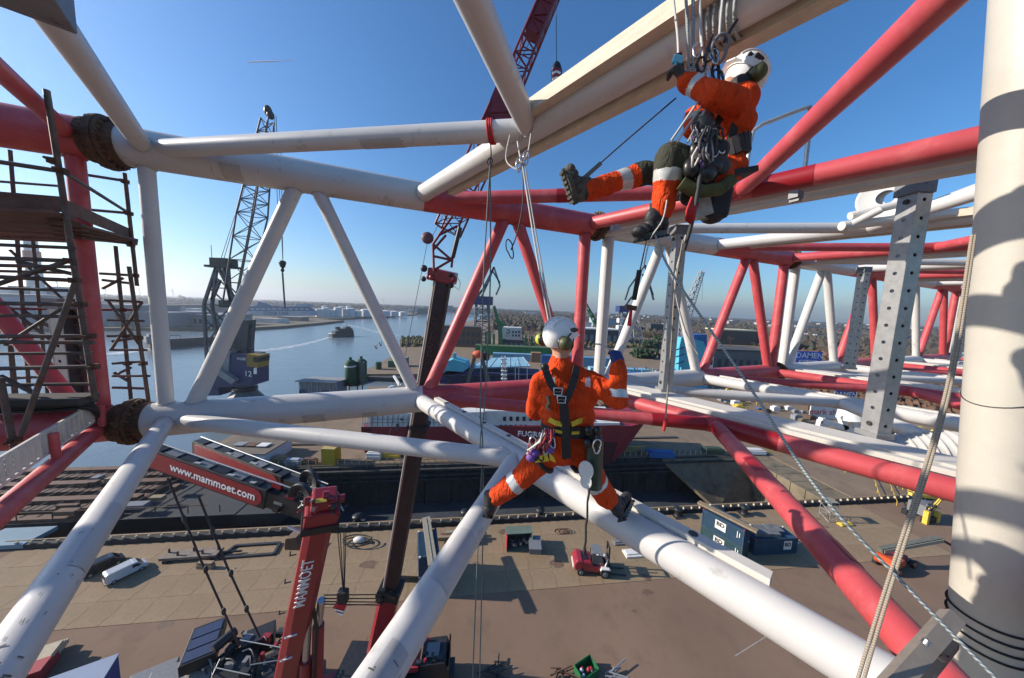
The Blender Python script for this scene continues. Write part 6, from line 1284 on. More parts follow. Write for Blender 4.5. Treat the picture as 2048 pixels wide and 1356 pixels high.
# --- signs
def sign(label, x0, x1, y0, y1, yb, lines, m_, lm, posts=True):
    g = G((x0+x1)/2, yb); Y = g.y; a, b = D(x0,y1,Y), D(x1,y0,Y); root = thing('billboard', label, 'sign', g); mb = MB(); mb.box(((a.x+b.x)/2,Y,(a.z+b.z)/2), (b.x-a.x,.4,b.z-a.z)); bd_ = part('board', mb, m_, root)
    for t, s_, dz in lines: letters(t, Vector(((a.x+b.x)/2,Y-.22,(a.z+b.z)/2+dz*(b.z-a.z))), (1,0,0), Z_, s_*(b.z-a.z), lm, bd_, depth=.02, bold=.02)
    if posts:
        for x in (a.x+.5,b.x-.5): mb = MB(); mb.bar((x,Y+.3,0),(x,Y+.3,a.z),.3,.3); part('post', mb, GREYST, root)
DB = mat('sign_blue',(.03,.09,.50),.5,var=.04)
sign('blue shipyard billboard reading DAMEN at the yard fence', 1590,1646,704,727,736,(('DAMEN',.62,.16),('SHIPREPAIR',.28,-.28)), DB, LET); sign('low blue DAMEN board behind the largest perforated post', 1668,1712,782,796,800,(('DAMEN',.85,0),), mat('sign_navy',(.02,.06,.28),.5), LET, False); sign('white banner with red words low in the right yard', 1618,1684,812,836,838,(('mark ship',.62,.0),), WHT, mat('sign_red',(.45,.03,.06),.5), False)
# tall wire fence in front of the billboards
fn = thing('wire_fence', 'tall wire fence with thin posts in the right yard', 'fence', G(1640,770))
for k in range(26):
    a = G(1560+k*16,772); mb = MB(); mb.bar(a, a+Z_*14, .18, .18); part('fence_post', mb, cm('fence_pole',(.28,.24,.2)), fn)
for zz in (5,10,14): mb = MB(); mb.bar(G(1560,772)+Z_*zz, G(1960,772)+Z_*zz, .07, .07); part('wire', mb, _M['fence_pole'], fn)

for k, (x0,x1,yb,yt) in enumerate(((1052,1092,662,652),(1098,1128,656,645),(1240,1268,664,650),(1290,1330,662,654),(1400,1440,676,664),(1452,1500,668,660),(1520,1566,676,666),(1572,1620,672,662),(1632,1690,682,670),(1700,1742,676,668),(1750,1800,690,678),(1810,1860,684,672),(1420,1470,654,648),(1540,1600,660,654),(1640,1700,662,655),(1720,1790,666,658))):
    bldg('far_shed', ordn[k % 12]+(' low' if k < 12 else ' small distant')+' shed from the left in the brown fields behind the boom', 'building', x0,x1,yb,yt,24,(BRN,GREYB,WHT,DARKB,BRN,PALE)[k % 6],(ROOFD,ROOFG)[k % 2])
# ================================================================ YARD: ships, quay gear and vehicles
BROWNST = cm('rust_brown', (.10,.055,.035), scale=1.0, var=.3); WOOD = mat('old_timber', (.23,.17,.105), .85, var=.25, scale=3, stretch=(1,1,1), bump=.2, bscale=14); GREYWOOD = mat('grey_timber', (.24,.22,.17), .85, var=.22, scale=4, bump=.2, bscale=14)
RIMM = mat('wheel_rim', (.30,.30,.30), .4, metal=.4)
def fr(p_, ang): return Matrix.Translation(Vector(p_)) @ Matrix.Rotation(ang,4,'Z')
def lpart(root, nm, mb, m_, F): return part(nm, mb.xf(F), m_, root)
def wheel(root, F, c, r, w_, rim=RIMM):
    mb = MB(); mb.tube(Vector(c)-Vector((0,w_/2,0)), Vector(c)+Vector((0,w_/2,0)), r, n=22); wl = lpart(root,'wheel',mb,BLACK,F)
    for s_ in (-1,1): mb = MB(); mb.lathe([(r*.58,.0),(r*.5,.02),(.02,.03)], Vector(c)+Vector((0,s_*w_/2,0)), (0,s_,0), 16); part('rim', mb.xf(F), rim, wl)
# --- survey ship in the second basin
def survey_ship():
    gL, gR = G(722,905), G(1262,898); Y = gL.y
    root = thing('survey_ship', 'red-hulled ship with white upperworks lying in the next dock', 'ship', (gL+gR)/2)
    RH = cm('ship_red', (.165,.012,.022), rough=.5, scale=.4); RD = cm('ship_dark_red', (.055,.008,.012)); SW = cm('ship_white', (.52,.52,.51), scale=.3)
    def pr(pts, th, nm, m_, dy=0.0, par=None):
        P_ = [D(x,y,Y+dy) for x,y in pts]; n_ = len(P_); f = Vector((0,th,0)); mb = MB()
        mb.add(P_+[p_+f for p_ in P_], [tuple(range(n_)), tuple(range(2*n_-1,n_-1,-1))]+[((i+1)%n_,i,i+n_,(i+1)%n_+n_) for i in range(n_)]); return part(nm, mb, m_, par or root)
    hl = pr([(722,854),(1262,852),(1290,845),(1250,900),(1225,925),(735,925),(724,885)], 13, 'hull', RH, 0)
    pr([(735,885),(1235,885),(1222,930),(740,930)], 13.1, 'boot_top', RD, -.06)
    w1 = pr([(742,854),(970,854),(970,824),(736,828)], 12, 'white_side', SW, .12); w2 = pr([(970,854),(1150,854),(1150,822),(970,822)], 11, 'deckhouse', SW, .6)
    pr([(1150,852),(1240,850),(1240,846),(1150,846)], 12, 'foredeck', SW, .2)
    for k in range(9): pr([(1006+k*13,842),(1012+k*13,842),(1012+k*13,833.5),(1006+k*13,833.5)], .3, 'window', GLASS, .45, w2)
    for k in range(22): pr([(744+k*10.2,852),(745+k*10.2,852),(745+k*10.2,831),(744+k*10.2,831)], .25, 'side_rib', GREYB, 0.0, w1)
    for yy in (838,845): pr([(742,yy),(970,yy),(970,yy+.8),(742,yy+.8)], .25, 'side_rib', GREYB, -.02, w1)
    pr([(800,837),(806,837),(806,841),(800,841)], .3, 'vent', DARKB, -.05, w1); pr([(792,848),(797,848),(797,862),(792,862)], .3, 'door', DARKB, -.15, hl)
    for k in range(6): pr([(1000+k*10,850),(1003+k*10,850),(1003+k*10,852.5),(1000+k*10,852.5)], .3, 'porthole', GLASS, .42, w2)
    letters('FUGRO', D(1062,869,Y-.08), (1,0,-.02), Z_, 1.75, LET, hl, depth=.03, bold=.02, sx=1.1)
    for k in range(4): pr([(725+k*5,880),(726.5+k*5,880),(726.5+k*5,826),(725+k*5,826)], .3, 'stern_frame', SW, 0)
    for yy in (832,846,860): pr([(724,yy),(742,yy),(742,yy+1.5),(724,yy+1.5)], .3, 'stern_frame', SW, 0)
    for k in range(12):
        x = 745+k*34; pr([(x,824),(x+rnd.uniform(6,22),824),(x+rnd.uniform(6,22),824-rnd.uniform(3,10)),(x,824-rnd.uniform(3,10))], 3, 'deck_gear', (SW,GREYB,YEL,PALE,SW,BRN)[k % 6], 4)
    for k in range(18): x = 745+k*26; pr([(x,823),(x+.7,823),(x+.7,815),(x,815)], .15, 'stanchion', SW, 1)
    pr([(745,815.5),(1190,813.5),(1190,814.2),(745,816.2)], .15, 'rail', SW, 1)
survey_ship()
# basin around the ship: dark rear quay face
mb = MB(); mb.box(K(0,FAR+10.5,.15), (120,.8,.3), (E1,E2,Z_)); solo('basin_coping', mb, DARKB, 'dark coping strip in front of the red ship', 'coping')
# --- rusty barge with dark hull below the scaffold, at the left end of the dock
def dock_barge():
    root = thing('work_barge', 'dark hulled work barge with rusty grated deck below the scaffold', 'barge', G(200,1040,-6))
    HU = cm('barge_black', (.022,.024,.028), scale=.5); DK = cm('rust_deck', (.105,.050,.030), scale=.8, var=.35)
    a0, a1, b0, b1 = -120, -38, 51.5, 66.0
    mb = MB(); mb.box(K((a0+a1)/2,(b0+b1)/2,-4.2), (a1-a0,b1-b0,9.6), (E1,E2,Z_)); part('hull', mb, HU, root)
    mb = MB(); mb.box(K(a1-8,(b0+b1)/2-1,-.5), (30,b1-b0-2,2.0), (E1,E2,Z_)); part('hull_step', mb, HU, root)
    for k in range(9):
        b = b0+.8+k*1.6; mb = MB(); mb.box(K((a0+a1)/2-8,b,.85+.25*(k % 3)), (a1-a0-18,1.2,.5+.5*(k % 3)), (E1,E2,Z_)); part('deck_strip', mb, (DK,BROWNST,DK)[k % 3], root)
    for k in range(30): mb = MB(); mb.bar(K(a0+4+k*2.2,b0+1,1.9), K(a0+5.2+k*2.2,b1-1,1.9), .14, .12); part('grating_bar', mb, DARKST, root)
    for k in range(26): mb = MB(); x = a0+10+rnd.random()*60; b = b0+rnd.random()*13; mb.box(K(x,b,2.0), (rnd.uniform(.5,3),rnd.uniform(.4,1.4),rnd.uniform(.4,1.6)), (E1,E2,Z_)); part('deck_gear', mb, (BROWNST,GREYST,DK,WOOD)[k % 4], root)
    for k in range(14): mb = MB(); mb.bar(K(a0+20+k*4.6,b0+.2,1), K(a0+20+k*4.6,b0+.2,2.3), .1, .1); part('rail_post', mb, RUST, root)
    mb = MB(); mb.bar(K(a0+20,b0+.2,2.3), K(a1-4,b0+.2,2.3), .1, .1); part('rail', mb, RUST, root)
dock_barge()
mb = MB(); mb.box(G(28,1076,.5), (6.5,3.6,.6), (E1,E2,Z_)); solo('blue_pontoon', mb, cm('pale_blue_deck',(.15,.24,.30)), 'pale blue flat pontoon deck at the left edge below the red tube', 'pontoon')
# --- far quay strip: white hut, yellow box, gear
HUTR = cm('hut_roof', (.13,.105,.08), scale=.6)
hut = bldg('site_hut', 'white quay hut with dark windows and flat brown roof behind the crane jib', 'hut', 415,530,932,908,8,cm('hut_white',(.40,.43,.48)),HUTR,1,6,GLASS)
hy = hut.location.y; hz_ = hz(hut.location, 908)+.55
for k in range(3): mb = MB(); mb.box((hut.location.x-2+2.6*k, hy+3.5, hz_), (2.2,1.8,.14)); part('roof_panel', mb, (GREYB,BROWNST,WHT)[k], hut)
g = G(656,930); mb = MB(); h = hz(g,899); mb.box((g.x,g.y+1.3,h/2), (2.9,2.6,h)); yb_ = thing('yellow_box', 'tall yellow steel box standing on the far dock edge', 'box', g); part('body', mb, cm('box_yellow',(.42,.27,.015)), yb_); mb = MB(); mb.box((g.x,g.y+1.3,h+.06), (3.0,2.7,.12)); part('lid', mb, cm('box_yellow2',(.36,.28,.10)), yb_)
YB = [(560,925,2.5,1.5,1.4,WOOD,'stack of brown timber right of the white hut'),(586,926,3.5,1.4,.8,PALE,'pale blue sheeted pile left of the yellow box'),(620,926,3.0,1.2,.9,BROWNST,'rusty pipe pile beside the yellow box'),(750,915,3.2,2,1.4,WHT,'white pump unit on the far dock edge'),(785,912,4,2,1.2,YEL,'low yellow spreader on the far dock edge'),(820,912,2,1,.8,BROWNST,'small rusty plate stack right of the yellow spreader'),(540,900,6,3,2.6,BROWNST,'rusty frame load right behind the white hut'),(1320,912,6.5,2.4,1.2,BLUE,'blue and white open skip on the far dock edge'),(1425,905,5,2,1.2,cm('dark_green_box',(.03,.06,.04)),'dark green bin on the far dock edge'),(1500,906,7,2,1.0,WHT,'white tarpaulin load right on the far dock edge'),(1290,908,3,1.5,.6,WOOD,'flat timber load left of the blue skip'),(1640,830,5,3,3,BLUE,'blue container beside the red-worded banner')]
for x, y, sx, sy, sz, m_, lb in YB:
    g = G(x,y); mb = MB(); mb.box(g+Z_*(sz/2), (sx,sy,sz)); mb.box(g+Z_*(sz+.12), (sx*.8,sy*.7,.24)); mb.bar(g+Vector((-sx/2-.02,-sy/2-.03,sz*.5)), g+Vector((sx/2+.02,-sy/2-.03,sz*.5)), .1, .12); bevel(solo('quay_load', mb, m_, lb, 'load'), .06)
gr = thing('yellow_gangway', 'long yellow lattice gangway lying on the far dock edge', 'gangway', G(1245,905))
for k in range(14): a = G(1205+k*6,903); mb = MB(); mb.bar(a, a+Z_*1.4, .1, .1); part('post', mb, YEL, gr); mb = MB(); mb.bar(a, G(1211+k*6,903)+Z_*1.4, .08, .08); part('brace', mb, YEL, gr)
for z in (.1,1.4): mb = MB(); mb.bar(G(1205,903)+Z_*z, G(1290,903)+Z_*z, .12, .12); part('chord', mb, YEL, gr)
# --- right yard clutter
cols_ = [(YEL,'yellow'),(BROWNST,'rusty'),(WOOD,'timber'),(GREYB,'grey'),(BLUE,'blue'),(WHT,'white')]
kk = 0
for row, (y0, x0, x1, n_) in enumerate(((785,1340,1560,18),(806,1440,1560,10),(822,1470,1640,12),(842,1530,1700,10),(800,890,1330,20),(815,900,1330,20),(868,1640,1890,16))):
    for i in range(n_):
        x = x0+(x1-x0)*(i+.5)/n_+rnd.uniform(-3,3); g = G(x,y0+rnd.uniform(-5,5)); m_, cn_ = cols_[rnd.choice((0,0,1,1,2,3,3,4,5))]; s_ = rnd.uniform(1.2,3.4)
        mb = MB(); t = rnd.random()
        if t < .4: mb.box(g+Z_*(s_*.3), (s_,s_*.7,s_*.6)); mb.box(g+Z_*(s_*.65), (s_*.5,s_*.5,s_*.15))
        elif t < .7:
            for q_ in range(4): mb.bar(g+Vector((-s_*.6,q_*.3,.3)), g+Vector((s_*.6,q_*.3,.3)), .2, .2)
            mb.bar(g+Vector((-s_*.4,-.2,.6)), g+Vector((-s_*.4,1.2,.6)), .15, .4)
        else:
            for dx in (-1,1): mb.bar(g+Vector((dx*s_*.4,0,0)), g+Vector((dx*s_*.4,0,s_*.8)), .18, .18)
            mb.bar(g+Vector((-s_*.5,0,s_*.8)), g+Vector((s_*.5,0,s_*.8)), .2, .2); mb.bar(g+Vector((-s_*.4,0,.1)), g+Vector((s_*.4,0,s_*.75)), .12, .12)
        solo('yard_item', mb, m_, cn_+(' crate' if t < .4 else ' bundle of beams' if t < .7 else ' trestle')+', '+ordn[i]+' from the left in the '+('rear right','second right','third right','front right','rear middle','front middle','far right')[row]+' row of yard items', 'yard item', 'steel items stored in the right yard')
# --- dock end on the right: sandy wall, ramps, yellow stairs
de = thing('dock_end_wall', 'sandy stone wall closing the right end of the dark dock', 'wall', K(78,58,FLOOR)); SAND = mat('sandy_wall', (.16,.13,.085), .95, var=.25, scale=.3, bump=.4, bscale=3, dirt=(.07,.06,.045), dscale=.5, dlo=.5, dhi=.7)
for k in range(6):
    mb = MB(); w_ = (FAR-NEAR)/6; mb.box(K(74.5,NEAR+w_*(k+.5),(FLOOR)/2-.1), (7,w_-.12,-FLOOR-.2), (E1,E2,Z_)); part('panel', mb, SAND, de)
mb = MB(); P4 = [K(48,FAR-.7,-.4),K(71,FAR-.7,-.4),K(71,FAR-5,FLOOR),K(58,FAR-8,FLOOR)]; mb.add(P4+[p_-Z_*.8 for p_ in P4], [(0,1,2,3),(7,6,5,4),(0,4,5,1),(1,5,6,2),(2,6,7,3),(3,7,4,0)]); part('sloping_bank', mb, SAND, de)
def stairs(p0, p1, w_, label, n_=14):
    root = thing('yellow_stairs', label, 'stairs', p0); d = p1-p0; h = Vector((d.x,d.y,0)); sd = Vector((-h.y,h.x,0)).normalized()*(w_/2)
    for s_ in (-1,1):
        mb = MB(); mb.bar(p0+sd*s_, p1+sd*s_, .12, .3); part('stringer', mb, YEL, root); mb = MB(); mb.bar(p0+sd*s_+Z_*1.1, p1+sd*s_+Z_*1.1, .09, .09); part('handrail', mb, YEL, root)
        for k in range(6): q_ = p0+d*(k/5)+sd*s_; mb = MB(); mb.bar(q_, q_+Z_*1.1, .08, .08); part('baluster', mb, YEL, root)
    for k in range(n_): q_ = p0+d*((k+.5)/n_); mb = MB(); mb.bar(q_-sd, q_+sd, .3, .06); part('tread', mb, YEL, root)
stairs(G(1755,948,-1.0), G(1775,1008,-.2), 2.2, 'yellow stairs going down at the right end of the dock'); stairs(G(1605,972,-5), G(1690,945,-1.5), 1.6, 'yellow stairway along the sloping bank of the dock'); stairs(G(1835,965,.5), G(1790,960,.2), 1.4, 'short yellow steps beside the white column', 8)
for k, (x0,y0,x1,y1) in enumerate(((1690,945,1760,948),(1775,965,1850,1000),(1460,905,1600,912))):
    a, b = G(x0,y0,.1), G(x1,y1,.1); root = thing('yellow_railing', ('left','right','rear')[k]+' yellow guard railing near the right end of the dock', 'railing', a); n_ = 8
    for z in (.55,1.1): mb = MB(); mb.bar(a+Z_*z, b+Z_*z, .09, .09); part('rail', mb, YEL, root)
    for i in range(n_): p_ = a.lerp(b,i/(n_-1)); mb = MB(); mb.bar(p_, p_+Z_*1.1, .09, .09); part('post', mb, YEL, root)
# --- bollards on the dock edge
for k, (x, y) in enumerate(((930,1038),(1080,1034),(1355,1032),(1437,1030),(1488,1028),(715,1048))):
    g = G(x,y); root = thing('bollard', ordn[k]+' dark steel bollard in the row along the near dock edge', 'bollard', g, 'bollards along the near dock edge'); mb = MB(); mb.lathe([(.75,0),(.6,.15),(.45,1.0),(.75,1.25),(.75,1.5),(.1,1.55)], g, (0,0,1), 16); part('post', mb, BLKM, root); mb = MB(); mb.box(g+Z_*.08, (1.9,1.9,.16), (E1,E2,Z_)); part('base', mb, DARKST, root)
# --- containers
CONT = mat('container_blue', (.020,.055,.10), .5, var=.15, scale=1.2, dirt=(.03,.04,.05), dscale=2.5); CONTG = mat('container_teal', (.025,.062,.075), .5, var=.15, scale=1.2); CRED = mat('corner_red', (.30,.02,.03), .6); CWHT = mat('corner_white', (.62,.60,.56), .6)
def container(root, F, z0, m_, sides=('l',), L_=6.06, W_=2.44, H_=2.59, logo=True):
    mb = MB(); mb.box((0,0,z0+H_/2), (L_-.12,W_-.12,H_-.06)); lpart(root,'body',mb,m_,F); body_ = root.children[-1]
    for s_ in (-1,1):
        mb = MB(); n_ = 26
        for k in range(n_): mb.box((-L_/2+.25+(L_-.5)*(k+.5)/n_, s_*(W_/2-.045), z0+H_/2), ((L_-.5)/n_*.5, .05, H_-.32))
        o_ = lpart(root,'corrugation',mb,m_,F); o_['kind'] = 'stuff'
        mb = MB()
        for k in range(10): mb.box((s_*(L_/2-.045), -W_/2+.2+(W_-.4)*(k+.5)/10, z0+H_/2), (.05,(W_-.4)/20,H_-.32))
        o_ = lpart(root,'corrugation',mb,m_,F); o_['kind'] = 'stuff'
        for z in (z0+.08, z0+H_-.06): mb = MB(); mb.bar((-L_/2,s_*(W_/2-.05),z),(L_/2,s_*(W_/2-.05),z),.14,.14); lpart(root,'side_rail',mb,m_,F)
        for x in (-1,1): mb = MB(); mb.bar((x*(L_/2-.07),s_*(W_/2-.07),z0),(x*(L_/2-.07),s_*(W_/2-.07),z0+H_),.15,.15); lpart(root,'corner_post',mb,m_,F); mb = MB(); mb.box((x*(L_/2-.1),s_*(W_/2-.1),z0+H_+.02),(.22,.22,.16)); lpart(root,'corner_casting',mb,CWHT if s_ > 0 else CRED,F)
    mb = MB()
    for k in range(24): mb.box((-L_/2+.3+(L_-.6)*(k+.5)/24,0,z0+H_-.02), ((L_-.6)/48,W_-.3,.05))
    o_ = lpart(root,'roof_ribs',mb,m_,F); o_['kind'] = 'stuff'
    return body_
# right stack with the plank: corners of the upper long edge seen in the photograph
a, b = G(1410,1021,5.18), G(1478,1057,5.18); ax = (b-a).normalized(); ang = math.atan2(ax.y,ax.x); Lc = 5.6; perp = Vector((-ax.y,ax.x,0)); 
cen = (a+b)/2+ax*.2+perp*1.2; cen.z = 0; F = fr(cen, ang)
st1 = thing('shipping_container', 'lower dark green container with white emblem in the right stack', 'container', cen, 'dark shipping containers on the quay'); b1 = container(st1, F, 0, CONTG, L_=Lc)
st2 = thing('shipping_container', 'upper dark blue container with white emblem under the long plank', 'container', cen+Z_*2.6, 'dark shipping containers on the quay'); b2 = container(st2, F, 2.62, CONT, L_=Lc)
EMB = mat('emblem_black', (.01,.01,.012), .5)
for rt, bd_, z in ((st1,b1,1.45),(st2,b2,4.1)):
    o_ = F @ Vector((-.2,-1.28,z)); mb = MB(); mb.box((-.2,-1.255,z),(1.45,.02,1.35)); lpart(rt,'emblem_board',mb,CWHT,F); letters('BD', F @ Vector((-.2,-1.27,z+.15)), ax, Z_, .85, EMB, rt, name='emblem', depth=.008, bold=.03)
    for k in range(2):
        mb = MB(); mb.box((2.0+.28*k,-1.25,z+.1),(.10,.02,1.0-.3*k)); lpart(rt,'marking',mb,CWHT,F)
pl0, pl1 = G(1397,1004,5.45), G(1515,1063,5.45); mb = MB(); mb.bar(pl0, pl1, .9, .28); solo('timber_plank', mb, WOOD, 'long brown timber plank lying across the top of the right container stack', 'plank')
cen2 = G(1545,1112,0)+Vector((.5,1.5,0)); F2 = fr(cen2, .10); st3 = thing('shipping_container', 'single dark container with white emblem right of the plank stack', 'container', cen2, 'dark shipping containers on the quay'); b3 = container(st3, F2, 0, CONT, L_=7.2)
mb = MB(); mb.box((1.9,-1.255,1.5),(1.3,.02,1.4)); lpart(st3,'emblem_board',mb,CWHT,F2); letters('BD', F2 @ Vector((1.9,-1.27,1.6)), (math.cos(.1),math.sin(.1),0), Z_, .8, EMB, st3, name='emblem', depth=.008, bold=.03)
mb = MB(); mb.box(F2 @ Vector((-1.0,.2,2.85)), (4.0,2.0,.5)); mb.box(F2 @ Vector((1.0,.4,3.1)), (2.2,1.6,.12)); solo('tarpaulin_load', mb, mat('grey_tarp',(.12,.125,.13),.8,var=.4,scale=1.5), 'grey sheeted load on top of the single dark container', 'load')
# left stack with the grey beam
A_, B_ = G(834,1063,5.2), G(836,1116,5.2); axd = (A_-B_).normalized(); angL = math.atan2(axd.y,axd.x); A2 = G(874,1057,5.2); cl_ = (A_+B_)/2; wv = (A2-A_); cenL = cl_+wv*.5; cenL.z = 0; FL_ = fr(cenL, angL)
for k, (z, lb) in enumerate(((0,'lower black container in the left stack beside the dark crane boom'),(2.62,'upper dark blue container with grey beam on top beside the dark crane boom'))):
    rt = thing('shipping_container', lb, 'container', cenL+Z_*z, 'dark shipping containers on the quay'); container(rt, FL_, z, CONT, L_=4.6)
mb = MB(); mb.bar(G(852,1036,5.5), G(866,1131,5.5), 1.05, .3); mb.bar(G(852,1036,5.68), G(866,1131,5.68), .12, .08); solo('grey_beam', mb, GREYWOOD, 'long grey timber beam lying on the left container stack', 'beam')
mb = MB(); mb.box(G(815,1136,.45), (3.6,2.2,.9)); mb.box(G(815,1136,.95), (3.8,2.4,.1)); solo('wooden_case', mb, WOOD, 'low light wooden case left of the left container stack', 'crate')
tp_ = thing('timber_pile', 'stack of brown timber baulks right of the left container stack', 'timber pile', G(915,1075))
for k in range(9): mb = MB(); mb.box(G(908+(k % 3)*8,1074,.3+.45*(k//3))+Vector((0,.5*(k % 3),0)), (5.5-.5*(k//3),.5,.42), (E1,E2,Z_)); part('baulk', mb, (WOOD,BROWNST,GREYWOOD)[k % 3], tp_)
# --- open skip with junk and its red end
sk = thing('open_skip', 'green and red open storage bin full of junk at the dock edge', 'skip', G(1037,1092)); ps = G(1037,1092); Fs = fr(ps, .12)
for nm, c, s_ in (('floor',(0,0,.1),(3.9,2.2,.12)),('back_wall',(0,1.05,1.2),(3.9,.08,2.3)),('roof_sheet',(0,.3,2.4),(4.0,1.6,.08)),('side_wall',(1.9,0,1.2),(.08,2.1,2.3))): lpart(sk,nm,MB().box(c,s_),cm('bin_green',(.10,.14,.11),scale=1),Fs)
lpart(sk,'side_wall',MB().box((-1.9,0,1.2),(.1,2.1,2.3)),CRED,Fs)
for k in range(16): lpart(sk,'junk',MB().sph((rnd.uniform(-1.6,1.6),rnd.uniform(-.8,.6),.45+rnd.random()*.7),(rnd.uniform(.2,.4),.3,rnd.uniform(.2,.4)),8,6),(BLKM,GREYST,GALV,BROWNST)[k % 4],Fs)
mb = MB(); mb.box(G(1070,1090,.9), (1.7,1.6,1.8)); mb.box(G(1070,1090,1.85), (1.8,1.7,.1)); solo('grey_cabinet', mb, GREYST, 'dark grey cabinet right of the junk bin', 'cabinet')
# --- vans
def van(p_, ang, m_, label):
    root = thing('parked_van', label, 'van', p_, 'vans parked on the quay'); F = fr(p_, ang) @ Matrix.Scale(.78,4)
    prof = [(-2.2,.35),(-2.25,.9),(-2.15,1.85),(-1.9,1.95),(.75,1.95),(1.15,1.82),(1.75,1.12),(2.2,.95),(2.3,.6),(2.25,.35)]
    mb = MB(); mb.prism(prof, (0,0,0), (1,0,0), (0,0,1), 1.80); bevel(lpart(root,'body',mb,m_,F), .10, 3)
    mb = MB(); mb.add([(1.20,-.72,1.76),(1.74,-.78,1.16),(1.74,.78,1.16),(1.20,.72,1.76)], [(0,1,2,3)]); mb.xf(Matrix.Translation((.03,0,.03))); lpart(root,'windscreen',mb,GLASS,F)
    for s_ in (-1,1):
        mb = MB(); mb.add([(.5,s_*.915,1.75),(1.05,s_*.915,1.72),(1.55,s_*.915,1.2),(.5,s_*.915,1.2)], [(0,1,2,3)]); lpart(root,'side_window',mb,GLASS,F)
        for x in (-1.4,1.45): wheel(root, F, (x,s_*.80,.33), .33, .22)
        mb = MB(); mb.box((-2.26,s_*.75,1.0),(.04,.12,.5)); lpart(root,'tail_light',mb,CRED,F); mb = MB(); mb.box((2.2,s_*.62,.78),(.1,.3,.16)); lpart(root,'headlight',mb,STEEL,F); mb = MB(); mb.box((1.15,s_*1.0,1.25),(.12,.16,.2)); lpart(root,'mirror',mb,BLKP,F)
    for k in range(4): mb = MB(); mb.bar((-1.8,-.6+.4*k,1.965),(.6,-.6+.4*k,1.965),.05,.04); lpart(root,'roof_rib',mb,m_,F)
    mb = MB(); mb.box((-2.26,0,1.45),(.03,1.3,.45)); lpart(root,'rear_window',mb,GLASS,F); mb = MB(); mb.box((-2.27,0,.42),(.1,1.7,.2)); lpart(root,'bumper',mb,BLKP,F)
VW = mat('van_white', (.55,.55,.54), .3, var=.04, coat=.4); VB = mat('van_black', (.018,.019,.022), .25, var=.1, coat=.5)
pv = G(253,1150); van(pv, 1.12, VW, 'white van parked on the quay at the lower left'); van(G(206,1138), 1.12, VB, 'black van parked left of the white van')
# --- forklift
def forklift():
    p_ = G(1188,1140); root = thing('forklift', 'red heavy forklift truck standing on the quay', 'forklift', p_); F = fr(p_, -.05); FR = mat('forklift_red', (.26,.018,.028), .35, var=.1, coat=.3)
    mb = MB(); mb.prism([(-2.6,.6),(-2.75,1.2),(-2.6,1.9),(-1.9,2.05),(-.6,1.95),(-.5,1.5),(1.3,1.3),(1.5,.55)], (0,0,0), (1,0,0), (0,0,1), 2.1); bevel(lpart(root,'chassis',mb,FR,F), .15, 3)
    mb = MB(); mb.prism([(-2.9,.7),(-3.0,1.5),(-2.6,2.15),(-1.8,2.15),(-1.9,.7)], (0,0,0), (1,0,0), (0,0,1), 2.2); bevel(lpart(root,'counterweight',mb,FR,F), .2, 3)
    mb = MB(); mb.box((-1.5,0,2.12),(.5,1.2,.06)); lpart(root,'grille',mb,BLKM,F); mb = MB(); mb.box((-2.95,0,.95),(.25,1.8,.35)); lpart(root,'pale_bumper',mb,CWHT,F)
    for x, y in ((-.5,-.8),(-.5,.8),(.9,-.8),(.9,.8)): mb = MB(); mb.bar((x,y,1.4),(x*.85,y*.95,3.1),.1,.1); lpart(root,'cab_post',mb,DARKST,F)
    mb = MB(); mb.box((.15,0,3.15),(1.4,1.7,.1)); lpart(root,'cab_roof',mb,GREYST,F); mb = MB(); mb.box((.15,-.79,2.3),(1.2,.03,1.3)); lpart(root,'cab_glass',mb,mat('cab_glass',(.10,.11,.11),.1),F); mb = MB(); mb.box((-.1,0,1.8),(.5,.6,.8)); lpart(root,'seat',mb,BLKP,F)
    for y in (-.55,.55): mb = MB(); mb.bar((1.75,y,.2),(1.75,y,4.0),.22,.18); lpart(root,'mast_rail',mb,BLKM,F); mb = MB(); mb.bar((2.0,y,.15),(4.2,y,.1),.2,.08); lpart(root,'fork',mb,DARKST,F)
    for z in (1.0,2.4,3.9): mb = MB(); mb.bar((1.75,-.6,z),(1.75,.6,z),.15,.2); lpart(root,'mast_cross',mb,BLKM,F)
    mb = MB(); mb.box((1.95,0,.9),(.12,2.0,1.1)); lpart(root,'carriage',mb,BLKM,F); mb = MB(); mb.tube((1.6,0,.4),(1.6,0,3.4),.09,n=10); lpart(root,'lift_ram',mb,STEEL,F); mb = MB(); mb.bar((1.2,-.95,1.5),(1.65,-.6,2.4),.12,.12); lpart(root,'tilt_ram',mb,CWHT,F)
    for y in (-1.1,1.1): wheel(root,F,(1.2,y,.62),.62,.5,GREYST); wheel(root,F,(-2.0,y*.9,.5),.5,.4,GREYST)
    for y in (-1,1): mb = MB(); mb.prism([(.5,1.1),(.7,1.4),(1.7,1.4),(1.9,1.25),(.7,1.25)], (0,y*1.1,0), (1,0,0), (0,0,1), .5); lpart(root,'fender',mb,CWHT,F)
forklift()
